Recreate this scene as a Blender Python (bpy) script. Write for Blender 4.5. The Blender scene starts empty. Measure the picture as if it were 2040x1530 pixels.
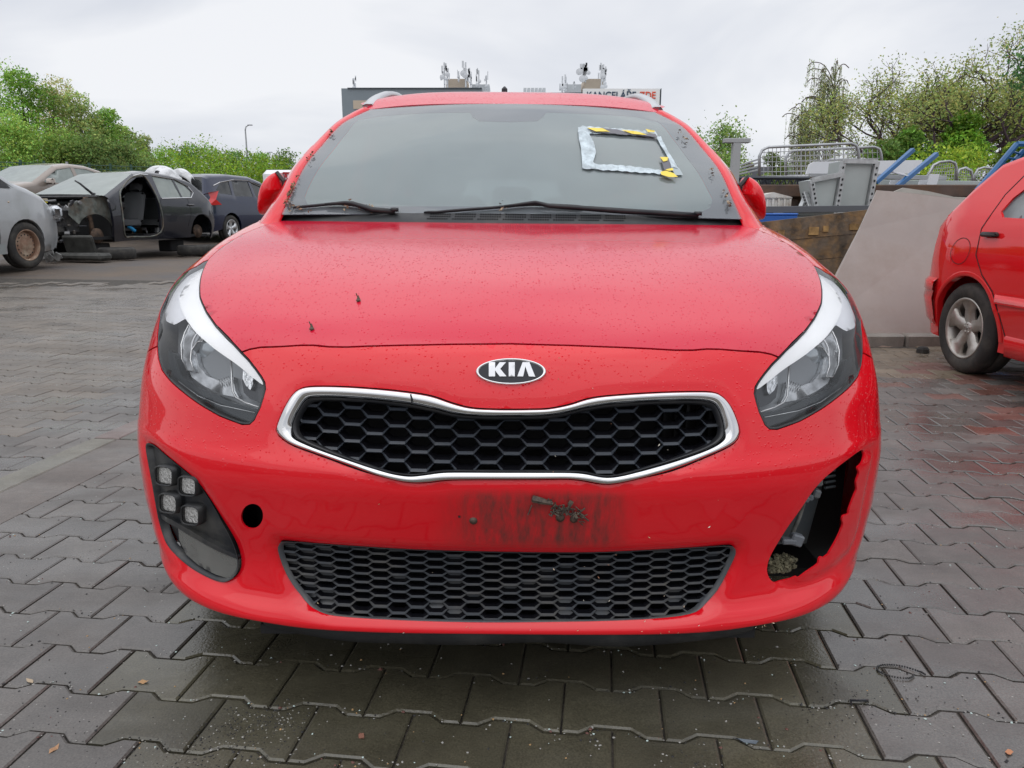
import bpy, math, random
import numpy as np
from mathutils import Vector, Matrix
from mathutils.bvhtree import BVHTree
from mathutils.geometry import delaunay_2d_cdt
rnd = random.Random(7); R = math.radians
SC = bpy.context.scene; COL = SC.collection

# ------------------------------------------------------------------ camera, sky, sun, exposure
F = 1480.0; CX, CY = 1020.0, 765.0; CAMH = 0.98; PITCH = math.atan(330.0 / F)
cam = bpy.data.cameras.new('camera'); cam_o = bpy.data.objects.new('camera', cam); COL.objects.link(cam_o)
cam.sensor_width = 36; cam.lens = 36 * F / 2040; cam.clip_start = .05; cam.clip_end = 2000
cam_o.location = (0, 0, CAMH); cam_o.rotation_euler = (math.pi / 2 - PITCH, 0, 0)
SC.camera = cam_o
SUN_EL, SUN_ROT = R(55), R(200)
w = bpy.data.worlds.new('World'); SC.world = w; w.use_nodes = True
nt = w.node_tree; nt.nodes.clear(); N = nt.nodes.new; LK = nt.links.new
out = N('ShaderNodeOutputWorld'); bg = N('ShaderNodeBackground'); bg2 = N('ShaderNodeBackground'); add = N('ShaderNodeAddShader')
sky = N('ShaderNodeTexSky'); sky.sky_type = 'NISHITA'; sky.sun_disc = False
sky.sun_elevation = SUN_EL; sky.sun_rotation = SUN_ROT
bg.inputs[1].default_value = .006
tc = N('ShaderNodeTexCoord'); mp = N('ShaderNodeMapping'); mp.inputs['Scale'].default_value = (1.3, 1.3, 3.6)
no = N('ShaderNodeTexNoise'); no.inputs['Scale'].default_value = 1.5; no.inputs['Detail'].default_value = 5; no.inputs['Roughness'].default_value = .5
no.inputs['Distortion'].default_value = .5
cr = N('ShaderNodeValToRGB'); cr.color_ramp.elements[0].position = .38; cr.color_ramp.elements[0].color = (.64, .67, .74, 1)
cr.color_ramp.elements[1].position = .60; cr.color_ramp.elements[1].color = (.87, .88, .91, 1)
sep = N('ShaderNodeSeparateXYZ'); mr = N('ShaderNodeMapRange'); mr.inputs[1].default_value = 0.30; mr.inputs[2].default_value = 1; mr.inputs[3].default_value = 1; mr.inputs[4].default_value = 2.1
LK(tc.outputs['Generated'], mp.inputs[0]); LK(mp.outputs[0], no.inputs[0]); LK(no.outputs[0], cr.inputs[0])
LK(tc.outputs['Generated'], sep.inputs[0]); LK(sep.outputs[2], mr.inputs[0])
LK(cr.outputs[0], bg2.inputs[0]); LK(mr.outputs[0], bg2.inputs[1]); LK(sky.outputs[0], bg.inputs[0])
LK(bg.outputs[0], add.inputs[0]); LK(bg2.outputs[0], add.inputs[1]); LK(add.outputs[0], out.inputs[0])
sun = bpy.data.lights.new('sun', 'SUN'); sun.energy = .6; sun.angle = R(80); sun.color = (1, .97, .93)
sun_o = bpy.data.objects.new('sun', sun); COL.objects.link(sun_o)
sun_o.rotation_euler = (math.pi / 2 - SUN_EL, 0, math.pi - SUN_ROT)
SC.view_settings.view_transform = 'Standard'; SC.view_settings.look = 'None'
SC.view_settings.exposure = 0; SC.view_settings.gamma = 1

# ------------------------------------------------------------------ helpers
cp, sp = math.cos(PITCH), math.sin(PITCH)
def ray_dir(px, py):
    a = (px - CX) / F; b = -(py - CY) / F
    return Vector((a, cp + b * sp, -sp + b * cp))
def at(px, py, Y):                                  # world point of a photo pixel on the plane y = Y
    d = ray_dir(px, py); k = Y / d.y
    return Vector((d.x * k, Y, CAMH + d.z * k))

def smooth(x): x = min(1, max(0, x)); return x * x * (3 - 2 * x)
GY = [(0, 0), (3, 0), (7, .10), (10.8, .25), (14, .35), (18, .80), (26, 1.3), (45, 1.9), (120, 2.0), (900, 2.0)]
def ground(x, y):
    g = float(np.interp(y, [a for a, b in GY], [b for a, b in GY]))
    gx = -2.34 + y * .123
    if y > 12: g *= 1 - .5 * smooth((y - 12) / 4) * smooth((x + 11) / 4) * smooth((30 - y) / 6)
    m = smooth((gx - x) / 3.0)
    far = smooth((y - 9) / 8)
    return g * max(m, far if x < 1.5 else smooth((y - 14) / 10))

def mk(name, vs, fs, mat=None, parent=None, sm=False, cols=None, mats=None, midx=None):
    me = bpy.data.meshes.new(name); me.from_pydata([tuple(v) for v in vs], [], fs)
    if mats:
        for m in mats: me.materials.append(m)
        me.polygons.foreach_set('material_index', midx)
    elif mat: me.materials.append(mat)
    if sm: me.polygons.foreach_set('use_smooth', [True] * len(me.polygons))
    if cols is not None:                            # one colour per face
        at_ = me.color_attributes.new('Col', 'FLOAT_COLOR', 'CORNER')
        n = np.array([p.loop_total for p in me.polygons])
        c = np.repeat(np.asarray(cols, dtype=np.float32).reshape(-1, 3), n, axis=0)
        c = np.hstack([c, np.ones((len(c), 1), np.float32)])
        at_.data.foreach_set('color', c.ravel())
    me.update()
    o = bpy.data.objects.new(name, me); COL.objects.link(o)
    if parent: o.parent = parent
    return o
def tag(o, label, cat=None, group=None, kind=None):
    if label: o['label'] = label
    if cat: o['category'] = cat
    if group: o['group'] = group
    if kind: o['kind'] = kind
    return o
def thing(name, label, cat, loc=(0, 0, 0), rz=0, group=None):
    o = bpy.data.objects.new(name, None); COL.objects.link(o); o.location = loc; o.rotation_euler = (0, 0, rz)
    o.empty_display_size = .2
    return tag(o, label, cat, group)
def dup(root, loc, rz, label=None, group=None):
    r = root.copy(); COL.objects.link(r); r.location = loc; r.rotation_euler = (0, 0, rz)
    if label: r['label'] = label
    if group: r['group'] = group
    for ch in list(root.children):
        c = ch.copy(); COL.objects.link(c); c.parent = r
        for g in ch.children:
            d = g.copy(); COL.objects.link(d); d.parent = c
    return r

class MB:                                            # mesh builder
    def __init__(s): s.v = []; s.f = []; s.c = []; s.col = (1, 1, 1)
    def add(s, vs, fs):
        b = len(s.v); s.v += [tuple(v) for v in vs]; s.f += [tuple(i + b for i in f) for f in fs]; s.c += [s.col] * len(fs); return s
    def box(s, c, d, M=None, bev=0):
        x, y, z = d[0] / 2, d[1] / 2, d[2] / 2; vs = []; e = min(bev, x * .9, y * .9, z * .9)
        if e <= 0:
            vs = [(i, j, k) for i in (-x, x) for j in (-y, y) for k in (-z, z)]
            fs = [(0, 1, 3, 2), (4, 6, 7, 5), (0, 4, 5, 1), (2, 3, 7, 6), (0, 2, 6, 4), (1, 5, 7, 3)]
        else:
            idx = {}
            for i in (-1, 1):
                for j in (-1, 1):
                    for k in (-1, 1):
                        for ax in range(3):
                            idx[(i, j, k, ax)] = len(vs)
                            p = [i * (x - e), j * (y - e), k * (z - e)]; p[ax] += (i, j, k)[ax] * e; vs.append(tuple(p))
            fs = []
            for ax in range(3):
                a, b = [q for q in range(3) if q != ax]
                for sg in (-1, 1):
                    r = []
                    for (u, v) in ((-1, -1), (1, -1), (1, 1), (-1, 1)):
                        q = [0, 0, 0]; q[ax] = sg; q[a] = u; q[b] = v; r.append(idx[(*q, ax)])
                    fs.append(tuple(r))
                for u in (-1, 1):
                    for v in (-1, 1):
                        q0 = [0, 0, 0]; q0[a] = u; q0[b] = v; q1 = list(q0); q0[ax] = -1; q1[ax] = 1
                        fs.append((idx[(*q0, a)], idx[(*q1, a)], idx[(*q1, b)], idx[(*q0, b)]))
            for i in (-1, 1):
                for j in (-1, 1):
                    for k in (-1, 1): fs.append((idx[(i, j, k, 0)], idx[(i, j, k, 1)], idx[(i, j, k, 2)]))
        c = Vector(c)
        vs = [(M @ Vector(v) if M else Vector(v)) + c for v in vs]
        return s.add(vs, fs)
    def tube(s, pts, r, n=8, close=False, cap=True):
        pts = [Vector(p) for p in pts]; m = len(pts); rr = r if hasattr(r, '__len__') else [r] * m
        vs = []; up = None
        for i, p in enumerate(pts):
            a = pts[(i - 1) % m] if (i or close) else p; b = pts[(i + 1) % m] if (i < m - 1 or close) else p
            d = (b - a).normalized()
            if up is None: up = Vector((0, 0, 1)) if abs(d.z) < .9 else Vector((1, 0, 0))
            sd = d.cross(up)
            if sd.length < 1e-6: sd = d.cross(Vector((1, 0, 0)))
            sd.normalize(); up = sd.cross(d).normalized()
            for k in range(n):
                t = 2 * math.pi * k / n; vs.append(p + (sd * math.cos(t) + up * math.sin(t)) * rr[i])
        fs = [(i * n + k, i * n + (k + 1) % n, ((i + 1) % m) * n + (k + 1) % n, ((i + 1) % m) * n + k) for i in range(m if close else m - 1) for k in range(n)]
        if cap and not close: fs += [tuple(range(n))[::-1], tuple((m - 1) * n + k for k in range(n))]
        return s.add(vs, fs)
    def lathe(s, prof, n=32, M=None, c=(0, 0, 0)):   # profile (r, h) around local x axis
        vs = []; c = Vector(c); m = len(prof)
        for k in range(n):
            t = 2 * math.pi * k / n
            for r, h in prof:
                v = Vector((h, r * math.cos(t), r * math.sin(t))); vs.append((M @ v if M else v) + c)
        fs = [(k * m + i, k * m + i + 1, ((k + 1) % n) * m + i + 1, ((k + 1) % n) * m + i) for k in range(n) for i in range(m - 1)]
        return s.add(vs, fs)
    def prism(s, poly, th, M=None, c=(0, 0, 0)):     # poly (x,z) extruded along y
        c = Vector(c); n = len(poly)
        tri = cdt_tris(poly)
        vs = [(p[0], 0, p[1]) for p in tri[0]] + [(p[0], th, p[1]) for p in tri[0]]; k = len(tri[0])
        fs = [t for t in tri[1]] + [tuple(i + k for i in t[::-1]) for t in tri[1]]
        b = {}
        for t in tri[1]:
            for i in range(3):
                e = (t[i], t[(i + 1) % 3]); b[e] = b.get(e, 0) + 1
        for (i, j) in b:
            if (j, i) not in b: fs.append((j, i, i + k, j + k))
        return s.add([(M @ Vector(v) if M else Vector(v)) + c for v in vs], fs)
    def build(s, name, mat, parent=None, sm=False, useco=False):
        return mk(name, s.v, s.f, mat, parent, sm, s.c if useco else None)

def pip(P, poly):                                    # points in polygon, vectorised
    x, y = P[:, 0], P[:, 1]; ins = np.zeros(len(P), bool); n = len(poly); j = n - 1
    for i in range(n):
        xi, yi = poly[i]; xj, yj = poly[j]
        if yi != yj:
            c = ((yi > y) != (yj > y)) & (x < (xj - xi) * (y - yi) / (yj - yi) + xi); ins ^= c
        j = i
    return ins
def seg_dist(P, poly):
    d = np.full(len(P), 1e9); n = len(poly)
    for i in range(n):
        a = np.array(poly[i]); b = np.array(poly[(i + 1) % n]); ab = b - a; L = ab @ ab
        if L < 1e-14: continue
        t = np.clip(((P - a) @ ab) / L, 0, 1); q = a + t[:, None] * ab; d = np.minimum(d, np.hypot(*(P - q).T))
    return d
def densify(poly, h, closed=True):
    o = []; n = len(poly)
    for i in range(n if closed else n - 1):
        a, b = poly[i], poly[(i + 1) % n]; k = max(1, int(math.ceil(math.dist(a, b) / h)))
        o += [(a[0] + (b[0] - a[0]) * j / k, a[1] + (b[1] - a[1]) * j / k) for j in range(k)]
    if not closed: o.append(tuple(poly[-1]))
    return o
def cdt_tris(outer, holes=(), h=None, ix=1.0):
    loops = [outer] + list(holes)
    if h: loops = [densify(l, h) for l in loops]
    vs = []; es = []
    for l in loops:
        b = len(vs); vs += [Vector((p[0], p[1])) for p in l]; es += [(b + i, b + (i + 1) % len(l)) for i in range(len(l))]
    if h:
        A = np.array(outer); x0, y0 = A.min(0); x1, y1 = A.max(0)
        gx, gy = np.meshgrid(np.arange(x0 + h / 2, x1, h), np.arange(y0 + h / 2, y1, h * .87)); gx[1::2] += h / 2
        P = np.column_stack([gx.ravel(), gy.ravel()]); k = pip(P, outer)
        for hl in holes: k &= ~pip(P, hl)
        P = P[k]
        for l in loops:
            if len(P): P = P[seg_dist(P, l) > h * .45]
        vs += [Vector(p) for p in P]
    ov, oe, of, *_ = delaunay_2d_cdt(vs, es, [], 0, 1e-6)
    V = np.array([(v.x, v.y) for v in ov]); T = np.array([f for f in of if len(f) == 3])
    C = V[T].mean(1); k = pip(C, outer)
    for hl in holes: k &= ~pip(C, hl)
    return [tuple(v) for v in V], [tuple(int(i) for i in t) for t in T[k]]
def offset_poly(poly, d):                            # d>0 shrinks
    A = [p for i, p in enumerate(poly) if math.dist(p, poly[i - 1]) > 1e-6]; n = len(A)
    ar = sum(A[i][0] * A[(i + 1) % n][1] - A[(i + 1) % n][0] * A[i][1] for i in range(n)); sg = 1 if ar > 0 else -1
    o = []
    for i in range(n):
        a, b, c = np.array(A[i - 1]), np.array(A[i]), np.array(A[(i + 1) % n])
        u = (b - a) / np.linalg.norm(b - a); v = (c - b) / np.linalg.norm(c - b)
        nu = np.array((-u[1], u[0])) * sg; nv = np.array((-v[1], v[0])) * sg; m = nu + nv; L = m @ m
        m = m / max(.5, L) * 2 if L > 1e-9 else nu
        o.append(tuple(b + m * d * (1 if L > 1e-9 else 1)))
    return o
def catmull(pts, n=8, closed=False):
    P = [np.array(p, float) for p in pts]; m = len(P); o = []
    for i in range(m if closed else m - 1):
        p0 = P[(i - 1) % m] if (closed or i) else P[0] * 2 - P[1]; p1 = P[i]; p2 = P[(i + 1) % m]
        p3 = P[(i + 2) % m] if (closed or i < m - 2) else P[-1] * 2 - P[-2]
        for k in range(n):
            t = k / n
            o.append(tuple(.5 * ((2 * p1) + (-p0 + p2) * t + (2 * p0 - 5 * p1 + 4 * p2 - p3) * t * t + (-p0 + 3 * p1 - 3 * p2 + p3) * t ** 3)))
    if not closed: o.append(tuple(P[-1]))
    return o

# ------------------------------------------------------------------ materials
MATS = {}
def mat(name, base=(.5, .5, .5), rough=.5, metal=0, spec=.5, coat=0, var=0, vs=8, bump=0, bs=60, alpha=1, colattr=False, rvar=0, dirt=None, dirts=3, dirtamt=.5, coatr=.03, bump_d=.01, trans=0, ior=1.45, sheen=0, det=4):
    if name in MATS: return MATS[name]
    m = bpy.data.materials.new(name); m.use_nodes = True; t = m.node_tree; b = t.nodes['Principled BSDF']; n_ = t.nodes.new; l = t.links.new
    b.inputs['Roughness'].default_value = rough; b.inputs['Metallic'].default_value = metal; b.inputs['Specular IOR Level'].default_value = spec
    b.inputs['Coat Weight'].default_value = coat; b.inputs['Coat Roughness'].default_value = coatr; b.inputs['Alpha'].default_value = alpha
    b.inputs['Transmission Weight'].default_value = trans; b.inputs['IOR'].default_value = ior
    tc = n_('ShaderNodeTexCoord'); rgb = n_('ShaderNodeRGB'); rgb.outputs[0].default_value = (*base, 1); c = rgb.outputs[0]
    if colattr:
        ca = n_('ShaderNodeVertexColor'); ca.layer_name = 'Col'; mx = n_('ShaderNodeMix'); mx.data_type = 'RGBA'; mx.blend_type = 'MULTIPLY'; mx.inputs[0].default_value = 1
        l(c, mx.inputs[6]); l(ca.outputs[0], mx.inputs[7]); c = mx.outputs[2]
    if var or rvar:
        no = n_('ShaderNodeTexNoise'); no.inputs['Scale'].default_value = vs; no.inputs['Detail'].default_value = det; l(tc.outputs['Object'], no.inputs[0])
    if var:
        mr = n_('ShaderNodeMapRange'); mr.inputs[1].default_value = .3; mr.inputs[2].default_value = .7; mr.inputs[3].default_value = 1 - var; mr.inputs[4].default_value = 1 + var
        l(no.outputs[0], mr.inputs[0]); mx = n_('ShaderNodeVectorMath'); mx.operation = 'SCALE'; l(c, mx.inputs[0]); l(mr.outputs[0], mx.inputs[3]); c = mx.outputs[0]
    if rvar:
        mr = n_('ShaderNodeMapRange'); mr.inputs[1].default_value = .35; mr.inputs[2].default_value = .65; mr.inputs[3].default_value = rough - rvar; mr.inputs[4].default_value = rough + rvar
        l(no.outputs[0], mr.inputs[0]); l(mr.outputs[0], b.inputs['Roughness'])
    if dirt:
        n2 = n_('ShaderNodeTexNoise'); n2.inputs['Scale'].default_value = dirts; n2.inputs['Detail'].default_value = 8; n2.inputs['Roughness'].default_value = .65; l(tc.outputs['Object'], n2.inputs[0])
        mr = n_('ShaderNodeMapRange'); mr.inputs[1].default_value = .45; mr.inputs[2].default_value = .72; mr.inputs[3].default_value = 0; mr.inputs[4].default_value = dirtamt
        l(n2.outputs[0], mr.inputs[0]); mx = n_('ShaderNodeMix'); mx.data_type = 'RGBA'; l(mr.outputs[0], mx.inputs[0]); l(c, mx.inputs[6]); mx.inputs[7].default_value = (*dirt, 1); c = mx.outputs[2]
    l(c, b.inputs['Base Color'])
    if bump:
        n3 = n_('ShaderNodeTexNoise'); n3.inputs['Scale'].default_value = bs; n3.inputs['Detail'].default_value = 5; l(tc.outputs['Object'], n3.inputs[0])
        bm = n_('ShaderNodeBump'); bm.inputs['Strength'].default_value = bump; bm.inputs['Distance'].default_value = bump_d; l(n3.outputs[0], bm.inputs['Height']); l(bm.outputs[0], b.inputs['Normal'])
    MATS[name] = m; return m
def glassmat(name, tint=(.5, .55, .55), dust=.3, dustc=(.45, .5, .52), fres=1.5, rough=.02, streak=1.0):
    m = bpy.data.materials.new(name); m.use_nodes = True; t = m.node_tree; t.nodes.clear(); n_ = t.nodes.new; l = t.links.new
    o = n_('ShaderNodeOutputMaterial'); tr = n_('ShaderNodeBsdfTransparent'); tr.inputs[0].default_value = (*tint, 1)
    gl = n_('ShaderNodeBsdfGlossy'); gl.inputs['Roughness'].default_value = rough; df = n_('ShaderNodeBsdfDiffuse'); df.inputs[0].default_value = (*dustc, 1)
    fr = n_('ShaderNodeFresnel'); fr.inputs[0].default_value = fres
    tc = n_('ShaderNodeTexCoord'); no = n_('ShaderNodeTexNoise'); no.inputs['Scale'].default_value = 5; no.inputs['Detail'].default_value = 7
    mr = n_('ShaderNodeMapRange'); mr.inputs[1].default_value = .3; mr.inputs[2].default_value = .7; mr.inputs[3].default_value = dust * (1 - .35 * streak); mr.inputs[4].default_value = dust * (1 + .35 * streak)
    l(tc.outputs['Object'], no.inputs[0]); l(no.outputs[0], mr.inputs[0])
    m1 = n_('ShaderNodeMixShader'); m2 = n_('ShaderNodeMixShader'); l(mr.outputs[0], m1.inputs[0]); l(tr.outputs[0], m1.inputs[1]); l(df.outputs[0], m1.inputs[2])
    l(fr.outputs[0], m2.inputs[0]); l(m1.outputs[0], m2.inputs[1]); l(gl.outputs[0], m2.inputs[2]); l(m2.outputs[0], o.inputs[0])
    MATS[name] = m; return m

def paint(name, base, drops=True, film=0.0):
    m = bpy.data.materials.new(name); m.use_nodes = True; t = m.node_tree; b = t.nodes['Principled BSDF']; n_ = t.nodes.new; l = t.links.new
    tc = n_('ShaderNodeTexCoord'); b.inputs['Roughness'].default_value = .34; b.inputs['Coat Weight'].default_value = 1; b.inputs['Coat Roughness'].default_value = .05
    b.inputs['Specular IOR Level'].default_value = .0; b.inputs['Coat IOR'].default_value = 1.56
    rgb = n_('ShaderNodeRGB'); rgb.outputs[0].default_value = (*base, 1); c = rgb.outputs[0]
    no = n_('ShaderNodeTexNoise'); no.inputs['Scale'].default_value = 3; no.inputs['Detail'].default_value = 8; l(tc.outputs['Object'], no.inputs[0])
    mr = n_('ShaderNodeMapRange'); mr.inputs[1].default_value = .35; mr.inputs[2].default_value = .7; mr.inputs[3].default_value = film * .5; mr.inputs[4].default_value = film * 1.4 + .02; l(no.outputs[0], mr.inputs[0])
    mx = n_('ShaderNodeMix'); mx.data_type = 'RGBA'; l(mr.outputs[0], mx.inputs[0]); l(c, mx.inputs[6]); mx.inputs[7].default_value = (.45, .36, .34, 1); c = mx.outputs[2]
    if drops == 'bumper':                           # road dirt and scratches where the number plate was
        sx = n_('ShaderNodeSeparateXYZ'); l(tc.outputs['Object'], sx.inputs[0])
        def gate(o, a0, a1, b0, b1):
            g = n_('ShaderNodeMapRange'); g.inputs[1].default_value = a0; g.inputs[2].default_value = a1; g.interpolation_type = 'SMOOTHSTEP'; l(o, g.inputs[0])
            h = n_('ShaderNodeMapRange'); h.inputs[1].default_value = b0; h.inputs[2].default_value = b1; h.inputs[3].default_value = 1; h.inputs[4].default_value = 0; h.interpolation_type = 'SMOOTHSTEP'; l(o, h.inputs[0])
            k = n_('ShaderNodeMath'); k.operation = 'MULTIPLY'; l(g.outputs[0], k.inputs[0]); l(h.outputs[0], k.inputs[1]); return k.outputs[0]
        gx = gate(sx.outputs[0], -.16, -.03, .16, .25); gz = gate(sx.outputs[2], .36, .40, .485, .51)
        k = n_('ShaderNodeMath'); k.operation = 'MULTIPLY'; l(gx, k.inputs[0]); l(gz, k.inputs[1])
        mp = n_('ShaderNodeMapping'); mp.inputs['Scale'].default_value = (45, 5, 14); l(tc.outputs['Object'], mp.inputs[0])
        n4 = n_('ShaderNodeTexNoise'); n4.inputs['Scale'].default_value = 1; n4.inputs['Detail'].default_value = 8; n4.inputs['Roughness'].default_value = .7; l(mp.outputs[0], n4.inputs[0])
        g4 = n_('ShaderNodeMapRange'); g4.inputs[1].default_value = .36; g4.inputs[2].default_value = .64; g4.inputs[3].default_value = .28; l(n4.outputs[0], g4.inputs[0])
        k2 = n_('ShaderNodeMath'); k2.operation = 'MULTIPLY'; l(k.outputs[0], k2.inputs[0]); l(g4.outputs[0], k2.inputs[1])
        k3 = n_('ShaderNodeMath'); k3.operation = 'MULTIPLY'; k3.inputs[1].default_value = .92; l(k2.outputs[0], k3.inputs[0])
        mx = n_('ShaderNodeMix'); mx.data_type = 'RGBA'; l(k3.outputs[0], mx.inputs[0]); l(c, mx.inputs[6]); mx.inputs[7].default_value = (.09, .03, .025, 1); c = mx.outputs[2]
        rr = n_('ShaderNodeMapRange'); rr.inputs[3].default_value = .05; rr.inputs[4].default_value = .4; l(k.outputs[0], rr.inputs[0]); l(rr.outputs[0], b.inputs['Coat Roughness'])
    l(c, b.inputs['Base Color'])
    if drops:
        v = n_('ShaderNodeTexVoronoi'); v.inputs['Scale'].default_value = 165; l(tc.outputs['Object'], v.inputs['Vector'])
        sc = n_('ShaderNodeSeparateColor'); l(v.outputs['Color'], sc.inputs[0])
        rad = n_('ShaderNodeMapRange'); rad.inputs[1].default_value = .35; rad.inputs[2].default_value = 1; rad.inputs[3].default_value = 0.02; rad.inputs[4].default_value = .43; l(sc.outputs[0], rad.inputs[0])
        df = n_('ShaderNodeMath'); df.operation = 'SUBTRACT'; l(rad.outputs[0], df.inputs[0]); l(v.outputs['Distance'], df.inputs[1])
        mxm = n_('ShaderNodeMath'); mxm.operation = 'MAXIMUM'; mxm.inputs[1].default_value = 0; l(df.outputs[0], mxm.inputs[0])
        bm = n_('ShaderNodeBump'); bm.inputs['Strength'].default_value = 1; bm.inputs['Distance'].default_value = .010; 
        if True:                                      # rain beads only where rain lands
            s2 = n_('ShaderNodeSeparateXYZ'); l(tc.outputs['Object'], s2.inputs[0]); gz2 = n_('ShaderNodeMapRange'); gz2.inputs[1].default_value = .50; gz2.inputs[2].default_value = .57; l(s2.outputs[2], gz2.inputs[0])
            mm = n_('ShaderNodeMath'); mm.operation = 'MULTIPLY'; l(mxm.outputs[0], mm.inputs[0]); l(gz2.outputs[0], mm.inputs[1]); l(mm.outputs[0], bm.inputs['Height'])
        l(bm.outputs[0], b.inputs['Coat Normal'])
    MATS[name] = m; return m

M_RED = paint('red_paint', (.66, .004, .012), True, .002)
M_HOOD = paint('red_bonnet_paint', (.58, .004, .030), True, .012)
M_HOOD.node_tree.nodes['Principled BSDF'].inputs['Coat Roughness'].default_value = .14
M_BUMP = paint('red_bumper_paint', (.70, .004, .013), 'bumper', .001)
M_CHROME = mat('chrome', (.66, .66, .66), .10, 1, rvar=.06, vs=30)
M_SILVER = mat('silver_plastic', (.62, .63, .64), .35, .7)
M_BLACK = mat('black_plastic', (.012, .013, .016), .3, dirt=(.07, .065, .06), dirts=14, dirtamt=.35)
M_BLACKM = mat('matt_black_plastic', (.02, .021, .023), .55, dirt=(.1, .095, .085), dirts=9, dirtamt=.5, bump=.3, bs=90, bump_d=.002)
M_LOWG = mat('lower_grille_plastic', (.066, .072, .080), .36, dirt=(.13, .12, .105), dirts=12, dirtamt=.75)
M_GRB = mat('grille_black', (.034, .040, .050), .25, spec=.8, dirt=(.07, .065, .06), dirts=20, dirtamt=.3)
M_RUB = mat('rubber', (.022, .021, .02), .75, dirt=(.10, .09, .075), dirts=7, dirtamt=.6, bump=.4, bs=120, bump_d=.003)
M_DARK = mat('dark_interior', (.012, .012, .013), .8); M_CABIN = mat('cabin_grey', (.10, .105, .11), .8)
M_SEAT = mat('seat_fabric', (.055, .057, .06), .9, bump=.3, bs=200, bump_d=.002)
M_STEEL = mat('galvanised_steel', (.38, .39, .4), .45, .7, var=.15, vs=5)
M_GLASS = glassmat('side_glass', (.16, .19, .19), .14, (.35, .37, .38), 1.5)
M_SCREEN = glassmat('windscreen_glass', (.90, .94, .93), .27, (.46, .51, .53), 1.62, .03, .22); M_FILM = glassmat('fogged_inner_glass', (.95, .97, .96), .50, (.47, .57, .54), 1.01, .3, .3)
M_LENS = glassmat('lamp_lens', (1, 1, 1), .03, (.6, .6, .6), 1.27, .01)
# ------------------------------------------------------------------ the red car in front
NOSE = 1.268
car = thing('red_estate_car', 'big red estate car with battered bumper and one fog lamp missing, facing the camera', 'car', (-.010, NOSE, 0))
ROLL = R(.55)
car.rotation_euler = (0, ROLL, 0)
CM = Matrix.Translation((-.010, NOSE, 0)) @ Matrix.Rotation(ROLL, 4, 'Y'); CI = CM.inverted()
YEND = 1.25
SXH = [(.10, .80), (.15, .83), (.3, .865), (.5, .888), (.8, .885), (.88, .868), (.93, .845), (.965, .80), (1.0, .775), (1.064, .752), (1.22, .715), (1.372, .632), (1.42, .585), (1.5, .5)]
def sxh(z): return float(np.interp(z, [a for a, b in SXH], [b for a, b in SXH]))
LV = [(.150, .075, .80, .48, 3.6, .84), (.188, .042, .812, .50, 3.9, .85), (.203, .020, .826, .50, 3.9, .86), (.225, .026, .842, .50, 3.8, .865), (.250, .042, .857, .50, 3.6, .87),
      (.300, .040, .872, .50, 3.3, .878), (.370, .026, .879, .50, 3.0, .883), (.450, .008, .877, .50, 2.75, .888), (.500, .000, .873, .50, 2.65, .888), (.524, .000, .871, .50, 2.6, .888), (.538, .008, .871, .50, 2.6, .888),
      (.560, .020, .870, .49, 2.6, .888), (.620, .040, .866, .485, 2.6, .888), (.690, .066, .859, .49, 2.5, .888), (.735, .090, .854, .50, 2.5, .887), (.762, .120, .856, .50, 2.4, .887), (.800, .195, .857, .475, 2.4, .886),
      (.840, .300, .846, .43, 2.5, .882), (.875, .430, .832, .38, 2.6, .873), (.905, .570, .833, .36, 2.8, .865), (.930, .725, .834, .33, 3, .858), (.950, .87, .828, .28, 3, .85), (.966, 1.005, .81, .20, 3, .835)]
LVA = np.array(LV); TT = np.concatenate([[0], np.cumsum(np.hypot(np.diff(LVA[:, 0]), np.diff(LVA[:, 1])))])
def pchip(x, X, Y):                                 # monotone cubic
    h = np.diff(X); d = np.diff(Y) / h; m = np.zeros(len(X)); m[0] = d[0]; m[-1] = d[-1]
    for i in range(1, len(X) - 1):
        if d[i - 1] * d[i] > 0:
            w1 = 2 * h[i] + h[i - 1]; w2 = h[i] + 2 * h[i - 1]; m[i] = (w1 + w2) / (w1 / d[i - 1] + w2 / d[i])
    k = np.clip(np.searchsorted(X, x) - 1, 0, len(h) - 1); t = (x - X[k]) / h[k]
    return (1 + 2 * t) * (1 - t) ** 2 * Y[k] + t * (1 - t) ** 2 * h[k] * m[k] + t * t * (3 - 2 * t) * Y[k + 1] + t * t * (t - 1) * h[k] * m[k + 1]
NT, NS = 261, 201                                    # t rows, s columns (half: s from 0 to 1)
TMAX = TT[-1]; ts = np.linspace(0, TMAX, NT); P6 = [pchip(ts, TT, LVA[:, k]) for k in range(6)]
G = np.zeros((NT, NS, 3)); ph = np.linspace(0, math.pi / 2, 300)
for i in range(NT):
    z, y0, wd, L, n, we = [p[i] for p in P6]
    x = wd * np.sin(ph) ** 1.0; y = y0 + L * (1 - np.sqrt(np.clip(1 - (x / wd) ** n, 0, 1)))
    yb = y0 + L; ys = np.linspace(yb, YEND, 60)[1:]; f = (ys - yb) / (YEND - yb)
    x = np.concatenate([x, wd + (we - wd) * f * f * (3 - 2 * f)]); y = np.concatenate([y, ys])
    a = np.concatenate([[0], np.cumsum(np.hypot(np.diff(x), np.diff(y)))]); s = np.linspace(0, a[-1], NS)
    G[i, :, 0] = np.interp(s, a, x); G[i, :, 1] = np.interp(s, a, y); G[i, :, 2] = z
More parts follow.
